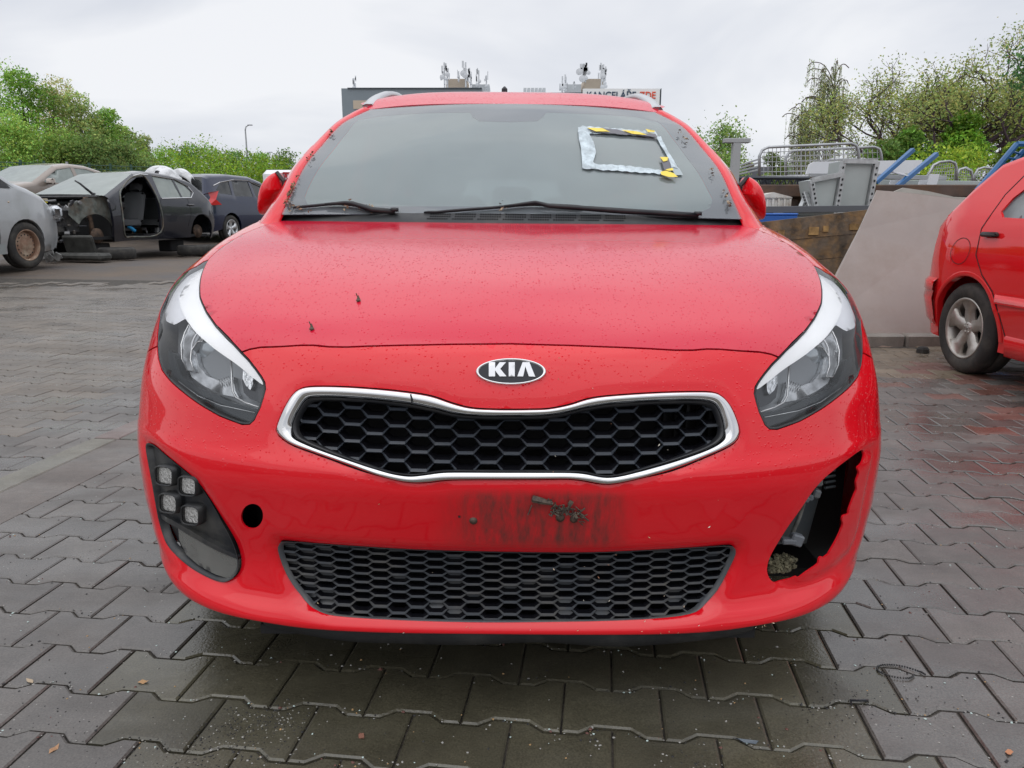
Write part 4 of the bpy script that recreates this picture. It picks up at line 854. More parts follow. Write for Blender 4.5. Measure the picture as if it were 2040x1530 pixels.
# ------------------------------------------------------------------ ground, paving, gutter, kerb
def pavemat(name, base, r0, r1, rs, bump=.25):
    m = bpy.data.materials.new(name); m.use_nodes = True; t = m.node_tree; b = t.nodes['Principled BSDF']; n_ = t.nodes.new; l = t.links.new
    tc = n_('ShaderNodeTexCoord'); ca = n_('ShaderNodeVertexColor'); ca.layer_name = 'Col'
    n1 = n_('ShaderNodeTexNoise'); n1.inputs['Scale'].default_value = 6; n1.inputs['Detail'].default_value = 9; n1.inputs['Roughness'].default_value = .7; l(tc.outputs['Object'], n1.inputs[0])
    mr = n_('ShaderNodeMapRange'); mr.inputs[1].default_value = .3; mr.inputs[2].default_value = .7; mr.inputs[3].default_value = .72; mr.inputs[4].default_value = 1.28; l(n1.outputs[0], mr.inputs[0])
    n5 = n_('ShaderNodeTexNoise'); n5.inputs['Scale'].default_value = 260; n5.inputs['Detail'].default_value = 2; l(tc.outputs['Object'], n5.inputs[0])
    m5 = n_('ShaderNodeMapRange'); m5.inputs[1].default_value = .3; m5.inputs[2].default_value = .7; m5.inputs[3].default_value = .72; m5.inputs[4].default_value = 1.28; l(n5.outputs[0], m5.inputs[0])
    mu = n_('ShaderNodeMath'); mu.operation = 'MULTIPLY'; l(mr.outputs[0], mu.inputs[0]); l(m5.outputs[0], mu.inputs[1])
    mx = n_('ShaderNodeMix'); mx.data_type = 'RGBA'; mx.blend_type = 'MULTIPLY'; mx.inputs[0].default_value = 1; mx.inputs[6].default_value = (*base, 1); l(ca.outputs[0], mx.inputs[7])
    sc = n_('ShaderNodeVectorMath'); sc.operation = 'SCALE'; l(mx.outputs[2], sc.inputs[0]); l(mu.outputs[0], sc.inputs[3]); l(sc.outputs[0], b.inputs['Base Color'])
    mp = n_('ShaderNodeMapping'); mp.inputs['Scale'].default_value = (.8, 1.9, 1); l(tc.outputs['Object'], mp.inputs[0])
    n2 = n_('ShaderNodeTexNoise'); n2.inputs['Scale'].default_value = rs; n2.inputs['Detail'].default_value = 6; n2.inputs['Roughness'].default_value = .62; l(mp.outputs[0], n2.inputs[0])
    m2 = n_('ShaderNodeMapRange'); m2.inputs[1].default_value = .40; m2.inputs[2].default_value = .60; m2.inputs[3].default_value = r0; m2.inputs[4].default_value = r1; l(n2.outputs[0], m2.inputs[0]); l(m2.outputs[0], b.inputs['Roughness']); b.inputs['Specular IOR Level'].default_value = .7
    n3 = n_('ShaderNodeTexNoise'); n3.inputs['Scale'].default_value = 140; n3.inputs['Detail'].default_value = 5; l(tc.outputs['Object'], n3.inputs[0])
    bm = n_('ShaderNodeBump'); bm.inputs['Strength'].default_value = bump; bm.inputs['Distance'].default_value = .003; l(n3.outputs[0], bm.inputs['Height']); l(bm.outputs[0], b.inputs['Normal'])
    return m
M_PAVE = pavemat('wet_concrete_paving', (.092, .083, .074), .16, .62, 1.1)
M_SLAB = pavemat('gutter_concrete', (.115, .108, .10), .3, .6, 2.2, .4)
M_EARTH = mat('wet_earth', (.105, .082, .063), .75, var=.35, vs=1.2, dirt=(.07, .075, .085), dirts=.7, dirtamt=.7, bump=.7, bs=9, bump_d=.02, rvar=.2, det=8)
c7, s7 = math.cos(R(7)), math.sin(R(7))
def ab(a, b): return (a * c7 + b * s7, -a * s7 + b * c7)       # paving axes: a along the rows, b away from the camera
# terrain sheet out to the horizon
xs = sorted(set([-600, -250, -120, -60, -40, -30, -25] + list(np.arange(-22, 12, .75)) + [14, 18, 25, 40, 80, 200, 600])); ys = sorted(set([-300, -60, -20, -8, -3, 0] + list(np.arange(.5, 30, .75)) + [33, 38, 45, 60, 90, 140, 250, 500, 1200]))
vs = [(x, y, ground(x, y) - .022) for y in ys for x in xs]; n = len(xs)
g = mk('ground', vs, [(i * n + j, i * n + j + 1, (i + 1) * n + j + 1, (i + 1) * n + j) for i in range(len(ys) - 1) for j in range(n - 1)], M_EARTH, None, True); g['kind'] = 'structure'
# joint sand just under the blocks
js = MB(); na = 60; A0, A1, B0, B1 = -9.5, 7.5, -1.2, 9.0
for i in range(na + 1):
    for j in range(41):
        x, y = ab(A0 + (A1 - A0) * i / na, B0 + (B1 - B0) * j / 40); js.v.append((x, y, ground(x, y) - .0075))
js.f = [(i * 41 + j, (i + 1) * 41 + j, (i + 1) * 41 + j + 1, i * 41 + j + 1) for i in range(na) for j in range(40)]
o = js.build('joint_sand', mat('joint_sand', (.045, .040, .034), .85, var=.5, vs=60, bump=.8, bs=200, bump_d=.004, dirt=(.11, .09, .065), dirts=30, dirtamt=.7)); o['kind'] = 'structure'
# dog-bone blocks
wv = [(0, 1), (.035, 1), (.065, -1), (.135, -1), (.165, 1), (.2, 1)]; AM, RP = .0113, .1425
shape = [(u, RP + AM * s) for u, s in wv][::-1] + [(u, -AM * s) for u, s in wv]
shape = shape[::-1]
r0_ = offset_poly(shape, .0022); r1_ = offset_poly(shape, .0065)
bv, bf, bc = [], [], []; prn = random.Random(3)
for j in range(int(B0 / RP), int(B1 / RP) + 1):
    for i in range(int(A0 / .2), int(A1 / .2) + 1):
        a0 = i * .2 + (.1 if j % 2 else 0) + .04; b0 = j * RP
        if -2.19 < a0 + .1 < -2.04: continue
        x, y = ab(a0 + .1, b0 + RP / 2)
        if y < -1.0 or y > 9.2 + .25 * math.sin(x) + prn.uniform(-.5, .2) or (y > 5.72 and x > -1.5) or abs(x) > .80 * y + 2.6: continue
        h = ground(x, y) + prn.gauss(0, .0009); tx, ty = prn.gauss(0, .004), prn.gauss(0, .004); base = len(bv); k = len(shape)
        for ring, dz in ((r0_, -.012), (r0_, -.0028), (r1_, 0)):
            for (u, v) in ring:
                X, Y = ab(a0 + u, b0 + v); bv.append((X, Y, ground(X, Y) + (h - ground(x, y)) + dz + tx * (u - .1) + ty * (v - .07)))
        fs = [tuple(base + 2 * k + q for q in range(k))] + [(base + r * k + q, base + r * k + (q + 1) % k, base + (r + 1) * k + (q + 1) % k, base + (r + 1) * k + q) for r in range(2) for q in range(k)]
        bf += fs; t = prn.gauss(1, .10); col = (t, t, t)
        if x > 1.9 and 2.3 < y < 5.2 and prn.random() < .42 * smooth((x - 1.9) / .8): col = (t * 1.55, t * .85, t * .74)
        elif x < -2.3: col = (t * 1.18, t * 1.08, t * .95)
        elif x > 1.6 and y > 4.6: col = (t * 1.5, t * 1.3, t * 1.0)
        elif abs(x) < .8 and y < 2.5: col = (t * .76, t * .77, t * .58)  # algae tint plus the car's shade and reflection, painted into the block colour
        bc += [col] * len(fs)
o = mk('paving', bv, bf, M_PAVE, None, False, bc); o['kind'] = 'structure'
# gutter slabs
sl = MB(); b0 = -1.0
while b0 < 9:
    for a0, a1, colr, L in ((-2.163, -1.945, (.82, .8, .78), .985), (-2.29, -2.168, (1.22, 1.14, 1.0), .985)):
        sl.col = tuple(c_ * prn.uniform(.92, 1.08) for c_ in colr); v = []
        for dz, e in ((-.03, 0), (-.004, 0), (0, .005)):
            for a, b in ((a0 + e, b0 + e), (a1 - e, b0 + e), (a1 - e, b0 + L - e), (a0 + e, b0 + L - e)):
                X, Y = ab(a, b); v.append((X, Y, max(-.01, ground(X, Y)) + dz + .005 - .003 * (a > -2.1 and e > 0)))
        sl.add(v, [(8, 9, 10, 11)] + [(r * 4 + q, r * 4 + (q + 1) % 4, (r + 1) * 4 + (q + 1) % 4, (r + 1) * 4 + q) for r in range(2) for q in range(4)])
    b0 += 1.0
o = sl.build('gutter', M_SLAB, None, False, True); o['kind'] = 'structure'
kb = MB(); x = 1.1
while x < 8:
    kb.col = (prn.uniform(.9, 1.1),) * 3; kb.box((x + .495, 5.83, .02), (.985, .12, .13), None, .012); x += 1.0
o = kb.build('kerb', pavemat('kerb_concrete', (.20, .185, .16), .5, .7, 3), None, False, True); o['kind'] = 'structure'
bk = MB(); bk.box((5, 9.0, .02), (8.5, 6.2, .1)); o = bk.build('yard_slab', mat('yard', (.14, .13, .11), .8, var=.3)); o['kind'] = 'structure'
# loose grit, chips of glass and leaf scraps on the blocks
d = MB(); dr = random.Random(11)
def chip(x, y, s, col, zoff=0):
    d.col = col; z = ground(x, y) + zoff; Rm = Matrix.Rotation(dr.uniform(0, 6.3), 3, 'Z'); h = s * dr.uniform(.3, .7)
    v = [Vector((math.cos(a) * s * dr.uniform(.5, 1), math.sin(a) * s * dr.uniform(.4, 1), 0)) for a in (0, 1.3, 2.6, 3.8, 5.1)]; v = [Rm @ p + Vector((x, y, z)) for p in v] + [Vector((x, y, z + h))]
    d.add(v, [(i, (i + 1) % 5, 5) for i in range(5)])
for k in range(6500):
    y = .75 + 4.2 * dr.random() ** 1.7; x = dr.uniform(-.78, .78) * (y + .25); r = dr.random(); s = dr.uniform(.0013, .0042) * (1 if r < .96 else 1.8)
    if dr.random() < .55:                             # gathers in the joints
        a = x * c7 - y * s7; b = x * s7 + y * c7; b = round(b / RP) * RP + dr.gauss(0, .008) + AM * (1 if (int(a / .1) % 2) else -1) * .8; x, y = ab(a, b)
    col = (.30, .29, .27) if r < .45 else (.02, .02, .022) if r < .78 else (.45, .55, .52) if r < .88 else (.35, .22, .10) if r < .96 else (.12, .05, .04)
    chip(x, y, s, col)
for cx_, cy_, n_, sp_ in ((-.62, 1.20, 500, .10), (-.5, 1.30, 320, .05), (.42, 1.18, 330, .05), (.58, 1.02, 220, .10), (-1.0, 1.15, 300, .2), (.72, 1.35, 160, .07)):
    for k in range(n_): chip(cx_ + dr.gauss(0, sp_), cy_ + dr.gauss(0, sp_ * .6), dr.uniform(.0010, .0032), (.02, .019, .018) if dr.random() < .7 else (.25, .24, .21))
o = d.build('grit', mat('grit', (1, 1, 1), .6, colattr=True), None, False, True); tag(o, 'dark grit, glass chips and leaf scraps strewn over the paving', 'grit', kind='stuff')
# odd bits lying about
def bit(name, label, cat, x, y, fn, m, rz=0, sm=False):
    b = MB(); fn(b); o = b.build(name, m, None, sm); o.location = (x, y, ground(x, y)); o.rotation_euler = (0, 0, rz); return tag(o, label, cat)
gp = lambda px, py, z=0: (lambda d_: (d_.x * (CAMH - z) / -d_.z, d_.y * (CAMH - z) / -d_.z))(ray_dir(px, py))
x, y = gp(1778, 1338); cr_ = random.Random(5)
def chain(b):
    P = catmull([(.04, -.016), (.02, -.028), (-.012, -.022), (-.032, -.004), (-.024, .016), (.004, .022), (.034, .014), (.058, -.004), (.064, -.014)], 6)
    for i, p in enumerate(P): b.box((p[0], p[1], .003), (.0042, .003, .004), Matrix.Rotation(i * .9, 3, 'Z'), .001)
bit('bead_chain', 'short curled black beaded strip lying on the paving in front of the car', 'strip', x, y, chain, M_BLACKM)
x, y = gp(1715, 1403)
bit('plastic_shard', 'small curved black shard of plastic lying across a paving joint', 'shard', x, y, lambda b: b.tube([(-.022, -.006, .002), (-.02, .004, .006), (-.004, .001, .008), (.012, .004, .006), (.02, .010, .003)], [.002, .003, .0025, .003, .001], 5), M_BLACK)
x, y = gp(1490, 1476)
bit('trim_sliver', 'small grey wedge-shaped sliver of trim near the bottom edge', 'shard', x, y, lambda b: b.add([(-.026, .008, .001), (.02, -.002, .002), (.012, -.01, .001), (-.01, -.008, .003), (-.02, -.002, .007)], [(0, 3, 4), (0, 4, 1), (1, 4, 3, 2)]), mat('slate_trim', (.10, .12, .14), .4))
x, y = gp(1838, 703)
bit('rubber_stopper', 'small dark rubber block on the paving beside the kerb', 'rubber block', x, y, lambda b: b.lathe([(.001, .045), (.03, .045), (.042, .03), (.045, 0)], 12, Matrix.Rotation(-math.pi / 2, 3, 'Y')), M_RUB)
x, y = gp(1765, 692)
bit('litter_scrap', 'thin brown scrap of litter at the foot of the kerb', 'scrap', x, y, lambda b: b.add([(-.06, 0, .004), (-.02, .012, .012), (.03, .0, .006), (.07, .01, .015), (.02, -.02, .004)], [(0, 1, 4), (1, 2, 4), (2, 3, 4)]), mat('scrap_brown', (.16, .11, .08), .7))
for k, (px, py, l_) in enumerate(((285, 1360, 'tan curled leaf on the paving in the lower left'), (108, 1494, 'brown crumpled leaf at the bottom left corner'), (60, 1358, 'pale withered leaf near the left edge'), (2010, 1500, 'orange brown leaf near the bottom right corner'), (720, 1468, 'red brown flat scrap of leaf in front of the bumper'))):
    x, y = gp(px, py); cc = [(.42, .25, .12), (.34, .19, .10), (.4, .32, .22), (.45, .2, .1), (.2, .09, .06)][k]
    bit('dead_leaf', l_, 'leaf', x, y, lambda b: b.add([(-.012, 0, .001), (-.004, .006, .004), (.006, .004, .002), (.013, .001, .005), (.003, -.006, .001), (-.006, -.004, .003)], [(0, 1, 5), (1, 2, 4, 5), (2, 3, 4)]), mat('leaf_%d' % k, cc, .7), rz=k * 1.3)

# things lying on the red car
def onhood(px, py, name, label, cat, m):
    P, _ = SF.pix(px, py); W = CM @ P; b = MB(); b.box((0, 0, .003), (.009, .006, .006), Matrix.Rotation(.5, 3, 'Z'), .002); b.tube([(0, 0, .004), (-.002, .002, .010), (-.004, .0, .017)], .0012, 5); b.add([(-.004, 0, .004), (0, .002, .014), (.004, 0, .005)], [(0, 1, 2)])
    o = b.build(name, m); o.location = W; return tag(o, label, cat)
M_BUD = mat('dry_bud', (.12, .09, .07), .8)
onhood(714, 601, 'dry_bud', 'dry brown bud on the red bonnet, the one nearer the windscreen', 'bud', M_BUD)
onhood(621, 658, 'dry_bud', 'dry brown bud on the red bonnet, the one nearer the bonnet gap', 'bud', M_BUD)
d = MB(); lr = random.Random(9)
def litter(pts, n_, sp_):
    for k in range(n_):
        i = lr.randrange(len(pts)); P = CM @ wp(pts[i][0] + lr.gauss(0, sp_), pts[i][1] + lr.gauss(0, sp_ * 1.3), .006 + lr.random() * .012); s = lr.uniform(.003, .008); Rm = Matrix.Rotation(lr.uniform(0, 6), 3, 'X') @ Matrix.Rotation(lr.uniform(0, 6), 3, 'Z')
        d.col = lr.choice([(.30, .20, .12), (.16, .10, .07), (.40, .30, .20), (.08, .06, .05)]); v = [Rm @ Vector(q) * s + P for q in ((-1, 0, 0), (-.2, .45, .2), (1, .1, 0), (.1, -.5, .2))]; d.add(v, [(0, 1, 2), (0, 2, 3)])
litter([(659, 264), (662, 268), (655, 272)], 10, 2); litter([(618, 312), (613, 322), (616, 306)], 14, 2.5); litter([(594, 352), (608, 336)], 5, 2)
litter([(578, 370), (582, 378), (577, 386), (574, 394), (572, 402), (577, 409), (584, 416)], 80, 3); litter([(600, 421), (620, 424)], 8, 2)
litter([(1352, 268), (1360, 277), (1366, 284)], 14, 1.5); litter([(1414, 345), (1419, 354)], 8, 1.5); litter([(1440, 385), (1445, 396), (1449, 408), (1451, 414)], 24, 1.6); litter([(690, 416), (715, 418), (740, 421), (1000, 421)], 26, 5)
o = d.build('leaf_litter', mat('litter', (1, 1, 1), .8, colattr=True), None, False, True); tag(o, 'dry leaf scraps caught along the windscreen edges and wipers', 'leaf litter', kind='stuff')
d = MB()
for k in range(90):                                  # pale petals and seeds stuck on the bumper and grille
    px = lr.uniform(560, 1600); py = lr.choice([lr.gauss(1262, 6), lr.uniform(1130, 1260), lr.uniform(700, 1250)]) if px < 1480 else lr.gauss(1262 - (px - 1480) * .45, 4)
    if px > 1100 or lr.random() < .35:
        P, _ = SF.pix(px, py)
        if lg and 1105 < py < 1235: P = P + Vector((0, .012, 0))
        W = CM @ P + Vector((0, -.0015, 0)); s = lr.uniform(.0010, .0030); Rm = Matrix.Rotation(lr.uniform(0, 6), 3, 'Y'); d.col = lr.choice([(.75, .6, .45), (.6, .5, .3), (.8, .75, .65), (.5, .25, .15)])
        d.add([Rm @ Vector(q) * s + W for q in ((-1, 0, 0), (0, -.3, .35), (1.2, 0, 0), (0, -.2, -.35))], [(0, 1, 2, 3)])
o = d.build('seed_specks', mat('seed', (1, 1, 1), .7, colattr=True), None, False, True); tag(o, 'tiny pale seeds and petals stuck to the bumper and lower grille', 'seeds', kind='stuff')

# ------------------------------------------------------------------ other cars
def mk_sx(w, L, belt, top, rn=.14, rt=.12, ny=.7, ty=.5, tum=.72):
    Z = [0, .25, .45, .75, belt, belt + .07, top]; V = [.93, .95, 1, 1, .965, .925, tum]
    def f(y, z):
        k = w * float(np.interp(z, Z, V))
        if y < ny: k -= rn * (max(0, (ny - y)) / ny) ** 2.2
        if y > L - ty: k -= rt * ((y - L + ty) / ty) ** 2.2
        return k
    return f
def gcar(name, label, cat, loc, th, w, top, wins, arches, belt, paint_m, glass_m, zb=.20, rim_m=None, style='alloy', r=.31, holes=(), group=None, extra=None, sxk=None, rounding=.045, wheels=True, n=5, seams=(), seam_m=None, both=True):
    """top: [(y, z, kind of the strip after it)] from the front bumper's foot over the roof to the rear bumper's foot"""
    root = thing(name, label, cat, loc, th, group); L = max(p[0] for p in top); ztop = max(p[1] for p in top)
    sxf = mk_sx(w, L, belt, ztop, **(sxk or {})); tp = [(p[0], p[1]) for p in top]
    fine = []; kinds = []
    for i in range(len(top) - 1):
        a, b = tp[i], tp[i + 1]; k = max(1, int(math.dist(a, b) / .22))
        for j in range(k): fine.append((a[0] + (b[0] - a[0]) * j / k, a[1] + (b[1] - a[1]) * j / k)); kinds.append(top[i][2])
    fine.append(tp[-1])
    nr = []
    for i, p in enumerate(fine):
        a = fine[max(0, i - 1)]; b = fine[min(len(fine) - 1, i + 1)]; t_ = np.array(b) - np.array(a); t_ /= np.linalg.norm(t_); nr.append((-t_[1] * -1 * -1, t_[0]))
    ins = [(p[0] - nn[0] * rounding, p[1] - nn[1] * rounding) for p, nn in zip(fine, nr)]
    low = []
    for (ay, az, ar) in sorted(arches, key=lambda q: -q[0]): low += [(ay - ar * math.cos(a), az + ar * math.sin(a)) for a in np.linspace(math.pi + .3, -.3, 16)]
    low = [p for p in low if p[1] > zb - .02]
    poly = ins + [(ins[-1][0] - .05, zb)] + low + [(ins[0][0] + .05, zb)]
    poly = [p for i, p in enumerate(poly) if math.dist(p, poly[i - 1]) > 1e-3]
    for sg in (-1, 1):
        hs = list(holes) if (sg > 0 or both) else []
        bs = sheet('body_side', poly, list(wins) + hs, sxf, sg, paint_m, root, .11, th=.04)
        for wn in wins: sheet('side_window', wn, [], sxf, sg, glass_m, root, .2, -.012)
        for s_ in seams:
            P = [(s_[i], s_[i + 1]) for i in range(0, len(s_), 2)]; b = MB(); P = densify(P, .08, False); V = []
            for i, (y, z) in enumerate(P):
                a_, b_ = P[max(0, i - 1)], P[min(len(P) - 1, i + 1)]; t_ = np.array(b_) - np.array(a_); t_ = t_ / np.linalg.norm(t_) * .004; x = sg * (sxf(y, z) + .0015); V += [(x, y - t_[1], z + t_[0]), (x, y + t_[1], z - t_[0])]
            b.add(V, [(2 * i, 2 * i + 1, 2 * i + 3, 2 * i + 2) for i in range(len(P) - 1)]); b.build('panel_gap', M_DARK, bs)
    def cross(i):
        p, q = fine[i], ins[i]; xi = sxf(*q); xo = sxf(*p) - .05; cr_ = .028
        h = [(xi, q), (xi - .012, (q[0] * .5 + p[0] * .5, q[1] * .5 + p[1] * .5)), (xo, p)]
        R_ = []
        for x, pp in h: R_.append((x, pp[0], pp[1]))
        for f in (.75, .5, .25, 0):
            k = 1 - f * f; R_.append((xo * f, p[0] + nr[i][0] * cr_ * k, p[1] + nr[i][1] * cr_ * k))
        return [(-a, b, c) for a, b, c in R_[:-1]] + R_[::-1]
    rows = [cross(i) for i in range(len(fine))]; m_ = len(rows[0])
    for kind, nm, mm in (('b', 'body_top', paint_m), ('w', 'windscreen', glass_m), ('r', 'rear_window', glass_m), ('k', 'bumper_skin', M_BLACKM), ('h', 'bonnet', paint_m), ('o', 'roof', paint_m), ('t', 'tailgate', paint_m), ('f', 'front_bumper', paint_m), ('e', 'rear_bumper', paint_m)):
        idx = [i for i, k in enumerate(kinds) if k == kind]
        if not idx: continue
        b = MB(); g_ = kind in 'wr'; v = [p for r_ in rows for p in r_]
        used = [(i * m_ + j, i * m_ + j + 1, (i + 1) * m_ + j + 1, (i + 1) * m_ + j) for i in idx for j in range(m_ - 1) if not g_ or 2 <= j <= m_ - 4]
        mp_ = {}; 
        for f in used:
            for q in f: mp_.setdefault(q, len(mp_))
        vv = [None] * len(mp_)
        for q, k in mp_.items(): vv[k] = v[q]
        b.add(vv, [tuple(mp_[q] for q in f) for f in used]); b.build(nm, mm, root, True)
        if g_:
            for js in ((0, 1), (m_ - 3, m_ - 2)):
                used = [(i * m_ + j, i * m_ + j + 1, (i + 1) * m_ + j + 1, (i + 1) * m_ + j) for i in idx for j in js]; mp_ = {}
                for f in used:
                    for q in f: mp_.setdefault(q, len(mp_))
                vv = [None] * len(mp_)
                for q, k in mp_.items(): vv[k] = v[q]
                mk('screen_pillar', vv, [tuple(mp_[q] for q in f) for f in used], paint_m, root, True)
    b = MB(); b.box((0, L * .52, zb + .06), (w * 1.7, L * .82, .05)); b.box((0, L * .30, .55), (w * 1.6, .04, .6)); b.box((0, L * .36, .82), (w * 1.55, .4, .14), None, .04); b.build('floor_pan', M_DARK, root)
    for x in (-.36, .36): seat(x, L * .46, M_SEAT, root, 'seat', .48)
    o = part_empty('rear_bench', root, (0, L * .68, 0)); b = MB(); b.box((0, 0, .5), (w * 1.4, .45, .16), None, .05); b.box((0, .3, .76), (w * 1.4, .12, .5), Matrix.Rotation(-.3, 3, 'X'), .05); b.build('bench_cushion', M_SEAT, o, True)
    if wheels:
        for (ay, az, ar) in arches:
            for sg in (-1, 1): wheel('wheel', (0, 0, 0), r, .19, part_empty('wheel', root, (sg * (w - .115), ay, r)), rim_m or M_SILVER, sg, style, .66, n)
    if extra: extra(root, sxf)
    return root
def mirror_(root, x, y, z, m, s=1.0):
    for sg in (-1, 1):
        b = MB(); b.box((sg * x, y, z), (.19 * s, .10 * s, .12 * s), None, .035); b.tube([(sg * (x - .16), y + .02, z - .05), (sg * (x - .04), y, z - .04)], .022, 6); b.build('door_mirror', m, root, True)
M_OLDRED = paint('old_red_paint', (.70, .008, .012), False, .01); M_DIRTY = mat('black_dirty_rubber', (.03, .028, .025), .7)

# old red hatchback at the right edge
def x_red(root, sxf):
    for sg in (-1, 1):
        b = MB(); b.box((sg * (sxf(3.09, .885) + .018), 3.09, .885), (.032, .15, .03), None, .01); b.build('door_handle', M_BLACKM, root, True)
        sheet('fuel_flap_gap', [(y, z) for y, z in [(3.36 + .1 * math.cos(a) * 1.0, .775 + .085 * math.sin(a)) for a in np.linspace(0, 6.283, 25)[:-1]]], [[(3.36 + .096 * math.cos(a), .775 + .081 * math.sin(a)) for a in np.linspace(0, 6.283, 25)[:-1]]], sxf, sg, M_DARK, root, .05, .002)
        for y0, y1 in ((1.05, 1.9), (1.93, 2.94)):
            q = [(y0, .485), (y1, .485), (y1, .545), (y0, .545)]; V, T = cdt_tris(q, [], .1); b = MB(); b.add([(sg * (sxf(y, z) + .014 + .006 * (1 - abs(z - .515) / .03)), y, z) for y, z in V], T); b.box((sg * (sxf(1.5, .5) + .005), (y0 + y1) / 2, .515), (.02, y1 - y0, .055), None, .006); b.build('rub_strip', M_OLDRED, root, True)
        b = MB(); b.add([(sg * (sxf(y, z) + o_), y, z) for y, z, o_ in [(y, z, o_) for y in np.linspace(.95, 2.85, 12) for z, o_ in ((.17, -.02), (.18, .014), (.29, .014), (.305, -.002))]], [(i * 4 + j, i * 4 + j + 1, i * 4 + j + 5, i * 4 + j + 4) for i in range(11) for j in range(3)]); b.build('sill_skirt', M_OLDRED, root, True)
        b = MB(); b.add([(sg * (sxf(y, z) + o_), y, z) for y in np.linspace(3.58, 3.87, 8) for z, o_ in ((.26, .0), (.30, .025), (.45, .03), (.50, .022), (.505, .032), (.56, .028), (.585, .0))], [(i * 7 + j, i * 7 + j + 1, i * 7 + j + 8, i * 7 + j + 7) for i in range(7) for j in range(6)]); b.build('rear_bumper_corner', M_OLDRED, root, True)
        b = MB(); b.box((sg * .52, 3.80, .80), (.26, .05, .17), None, .02); b.build('tail_lamp', mat('tail_lamp_red', (.35, .01, .01), .15, coat=1), root, True)
        b = MB(); b.add([(sg * (sxf(3.25 + .345 * math.cos(a), .29 + .345 * math.sin(a)) + o_), 3.25 + (.345 + e) * math.cos(a), .29 + (.345 + e) * math.sin(a)) for a in np.linspace(-.1, math.pi + .1, 24) for e, o_ in ((-.012, .0), (-.004, .010), (.02, .003))], [(i * 3 + j, i * 3 + j + 1, i * 3 + j + 4, i * 3 + j + 3) for i in range(23) for j in range(2)]); b.build('arch_lip', M_OLDRED, root, True)
    mirror_(root, .88, 1.18, .92, M_OLDRED)
TOPR = [(.06, .22, 'f'), (0, .35, 'f'), (.0, .52, 'f'), (.06, .62, 'h'), (.35, .80, 'h'), (1.02, .93, 'w'), (1.72, 1.34, 'o'), (2.1, 1.40, 'o'), (2.7, 1.405, 'o'), (3.2, 1.37, 'o'), (3.38, 1.33, 'r'), (3.72, 1.02, 't'), (3.82, .93, 't'), (3.86, .60, 'e'), (3.89, .50, 'e'), (3.86, .26, 'e')]
gcar('red_hatchback', 'old red hatchback cut off by the right edge, dirty five-spoke alloy wheel', 'car', (3.76, 1.50, 0), R(.6), .845, TOPR,
     [[(1.30, .96), (1.76, 1.28), (1.88, 1.315), (1.88, .965)], [(1.97, .965), (1.97, 1.32), (2.64, 1.315), (2.74, 1.30), (2.74, .975)], [(2.775, .975), (2.775, 1.29), (2.92, 1.235), (3.08, 1.10), (3.12, 1.02), (3.07, .985)]], [(.72, .29, .335), (3.25, .29, .335)], .93, M_OLDRED, glassmat('old_glass', (.22, .26, .26), .3, (.35, .38, .40), 1.5), .19, mat('dull_alloy', (.42, .40, .37), .4, .6, dirt=(.2, .15, .1), dirts=12, dirtamt=.6), r=.29, extra=x_red,
     seams=((1.92, .3, 1.92, .95, 1.92, 1.34), (3.06, 1.28, 3.17, 1.12, 3.21, .92, 3.19, .76, 3.10, .64, 2.98, .55, 2.90, .42, 2.86, .30)), rounding=.055, sxk=dict(rt=.13, ty=.45, tum=.70))

# silver van at the left edge
M_VAN = mat('silver_van_paint', (.42, .435, .445), .32, .25, coat=.8, dirt=(.2, .19, .17), dirts=2, dirtamt=.25)
def x_van(root, sxf):
    mirror_(root, 1.02, 1.55, 1.22, M_BLACKM, 1.3)
    for sg in (-1, 1):
        b = MB(); b.add([(sg * (sxf(y, z) + o_), y, z) for y in np.linspace(1.5, 2.5, 8) for z, o_ in ((.60, .0), (.61, .02), (.70, .02), (.71, .0))], [(i * 4 + j, i * 4 + j + 1, i * 4 + j + 5, i * 4 + j + 4) for i in range(7) for j in range(3)] + [(0, 1, 2, 3), (28, 29, 30, 31)]); b.build('side_moulding', M_BLACKM, root)
        b = MB(); b.add([(sg * (sxf(y, z) + .012), y, z) for y in np.linspace(1.34, 3.4, 10) for z in (.22, .36)], [(i * 2, i * 2 + 1, i * 2 + 3, i * 2 + 2) for i in range(9)]); b.build('sill', mat('sill_grey', (.33, .36, .36), .4), root)
        b = MB(); b.box((sg * sxf(1.18, .93), 1.18, .93), (.02, .03, .025), None, .008); b.build('side_indicator', mat('amber', (.5, .4, .3), .2), root)
        b = MB(); b.box((sg * .66, .10, .80), (.34, .14, .2), None, .05); b.build('headlight', M_LG, root, True)
        b = MB(); b.add([(sg * (sxf(y, z) + .004), y, z) for y, z in ((1.08, 1.12), (1.36, 1.12), (1.40, 1.44))], [(0, 1, 2)]); b.build('quarter_pane', M_BLACK, root)
TOPV = [(.08, .24, 'f'), (.02, .40, 'f'), (.0, .58, 'f'), (.06, .74, 'f'), (.16, .88, 'h'), (.45, 1.04, 'h'), (.98, 1.20, 'w'), (1.85, 1.80, 'o'), (2.3, 1.90, 'o'), (4.6, 1.93, 'o'), (4.75, 1.85, 'r'), (4.82, 1.2, 't'), (4.82, .5, 'e'), (4.80, .3, 'e')]
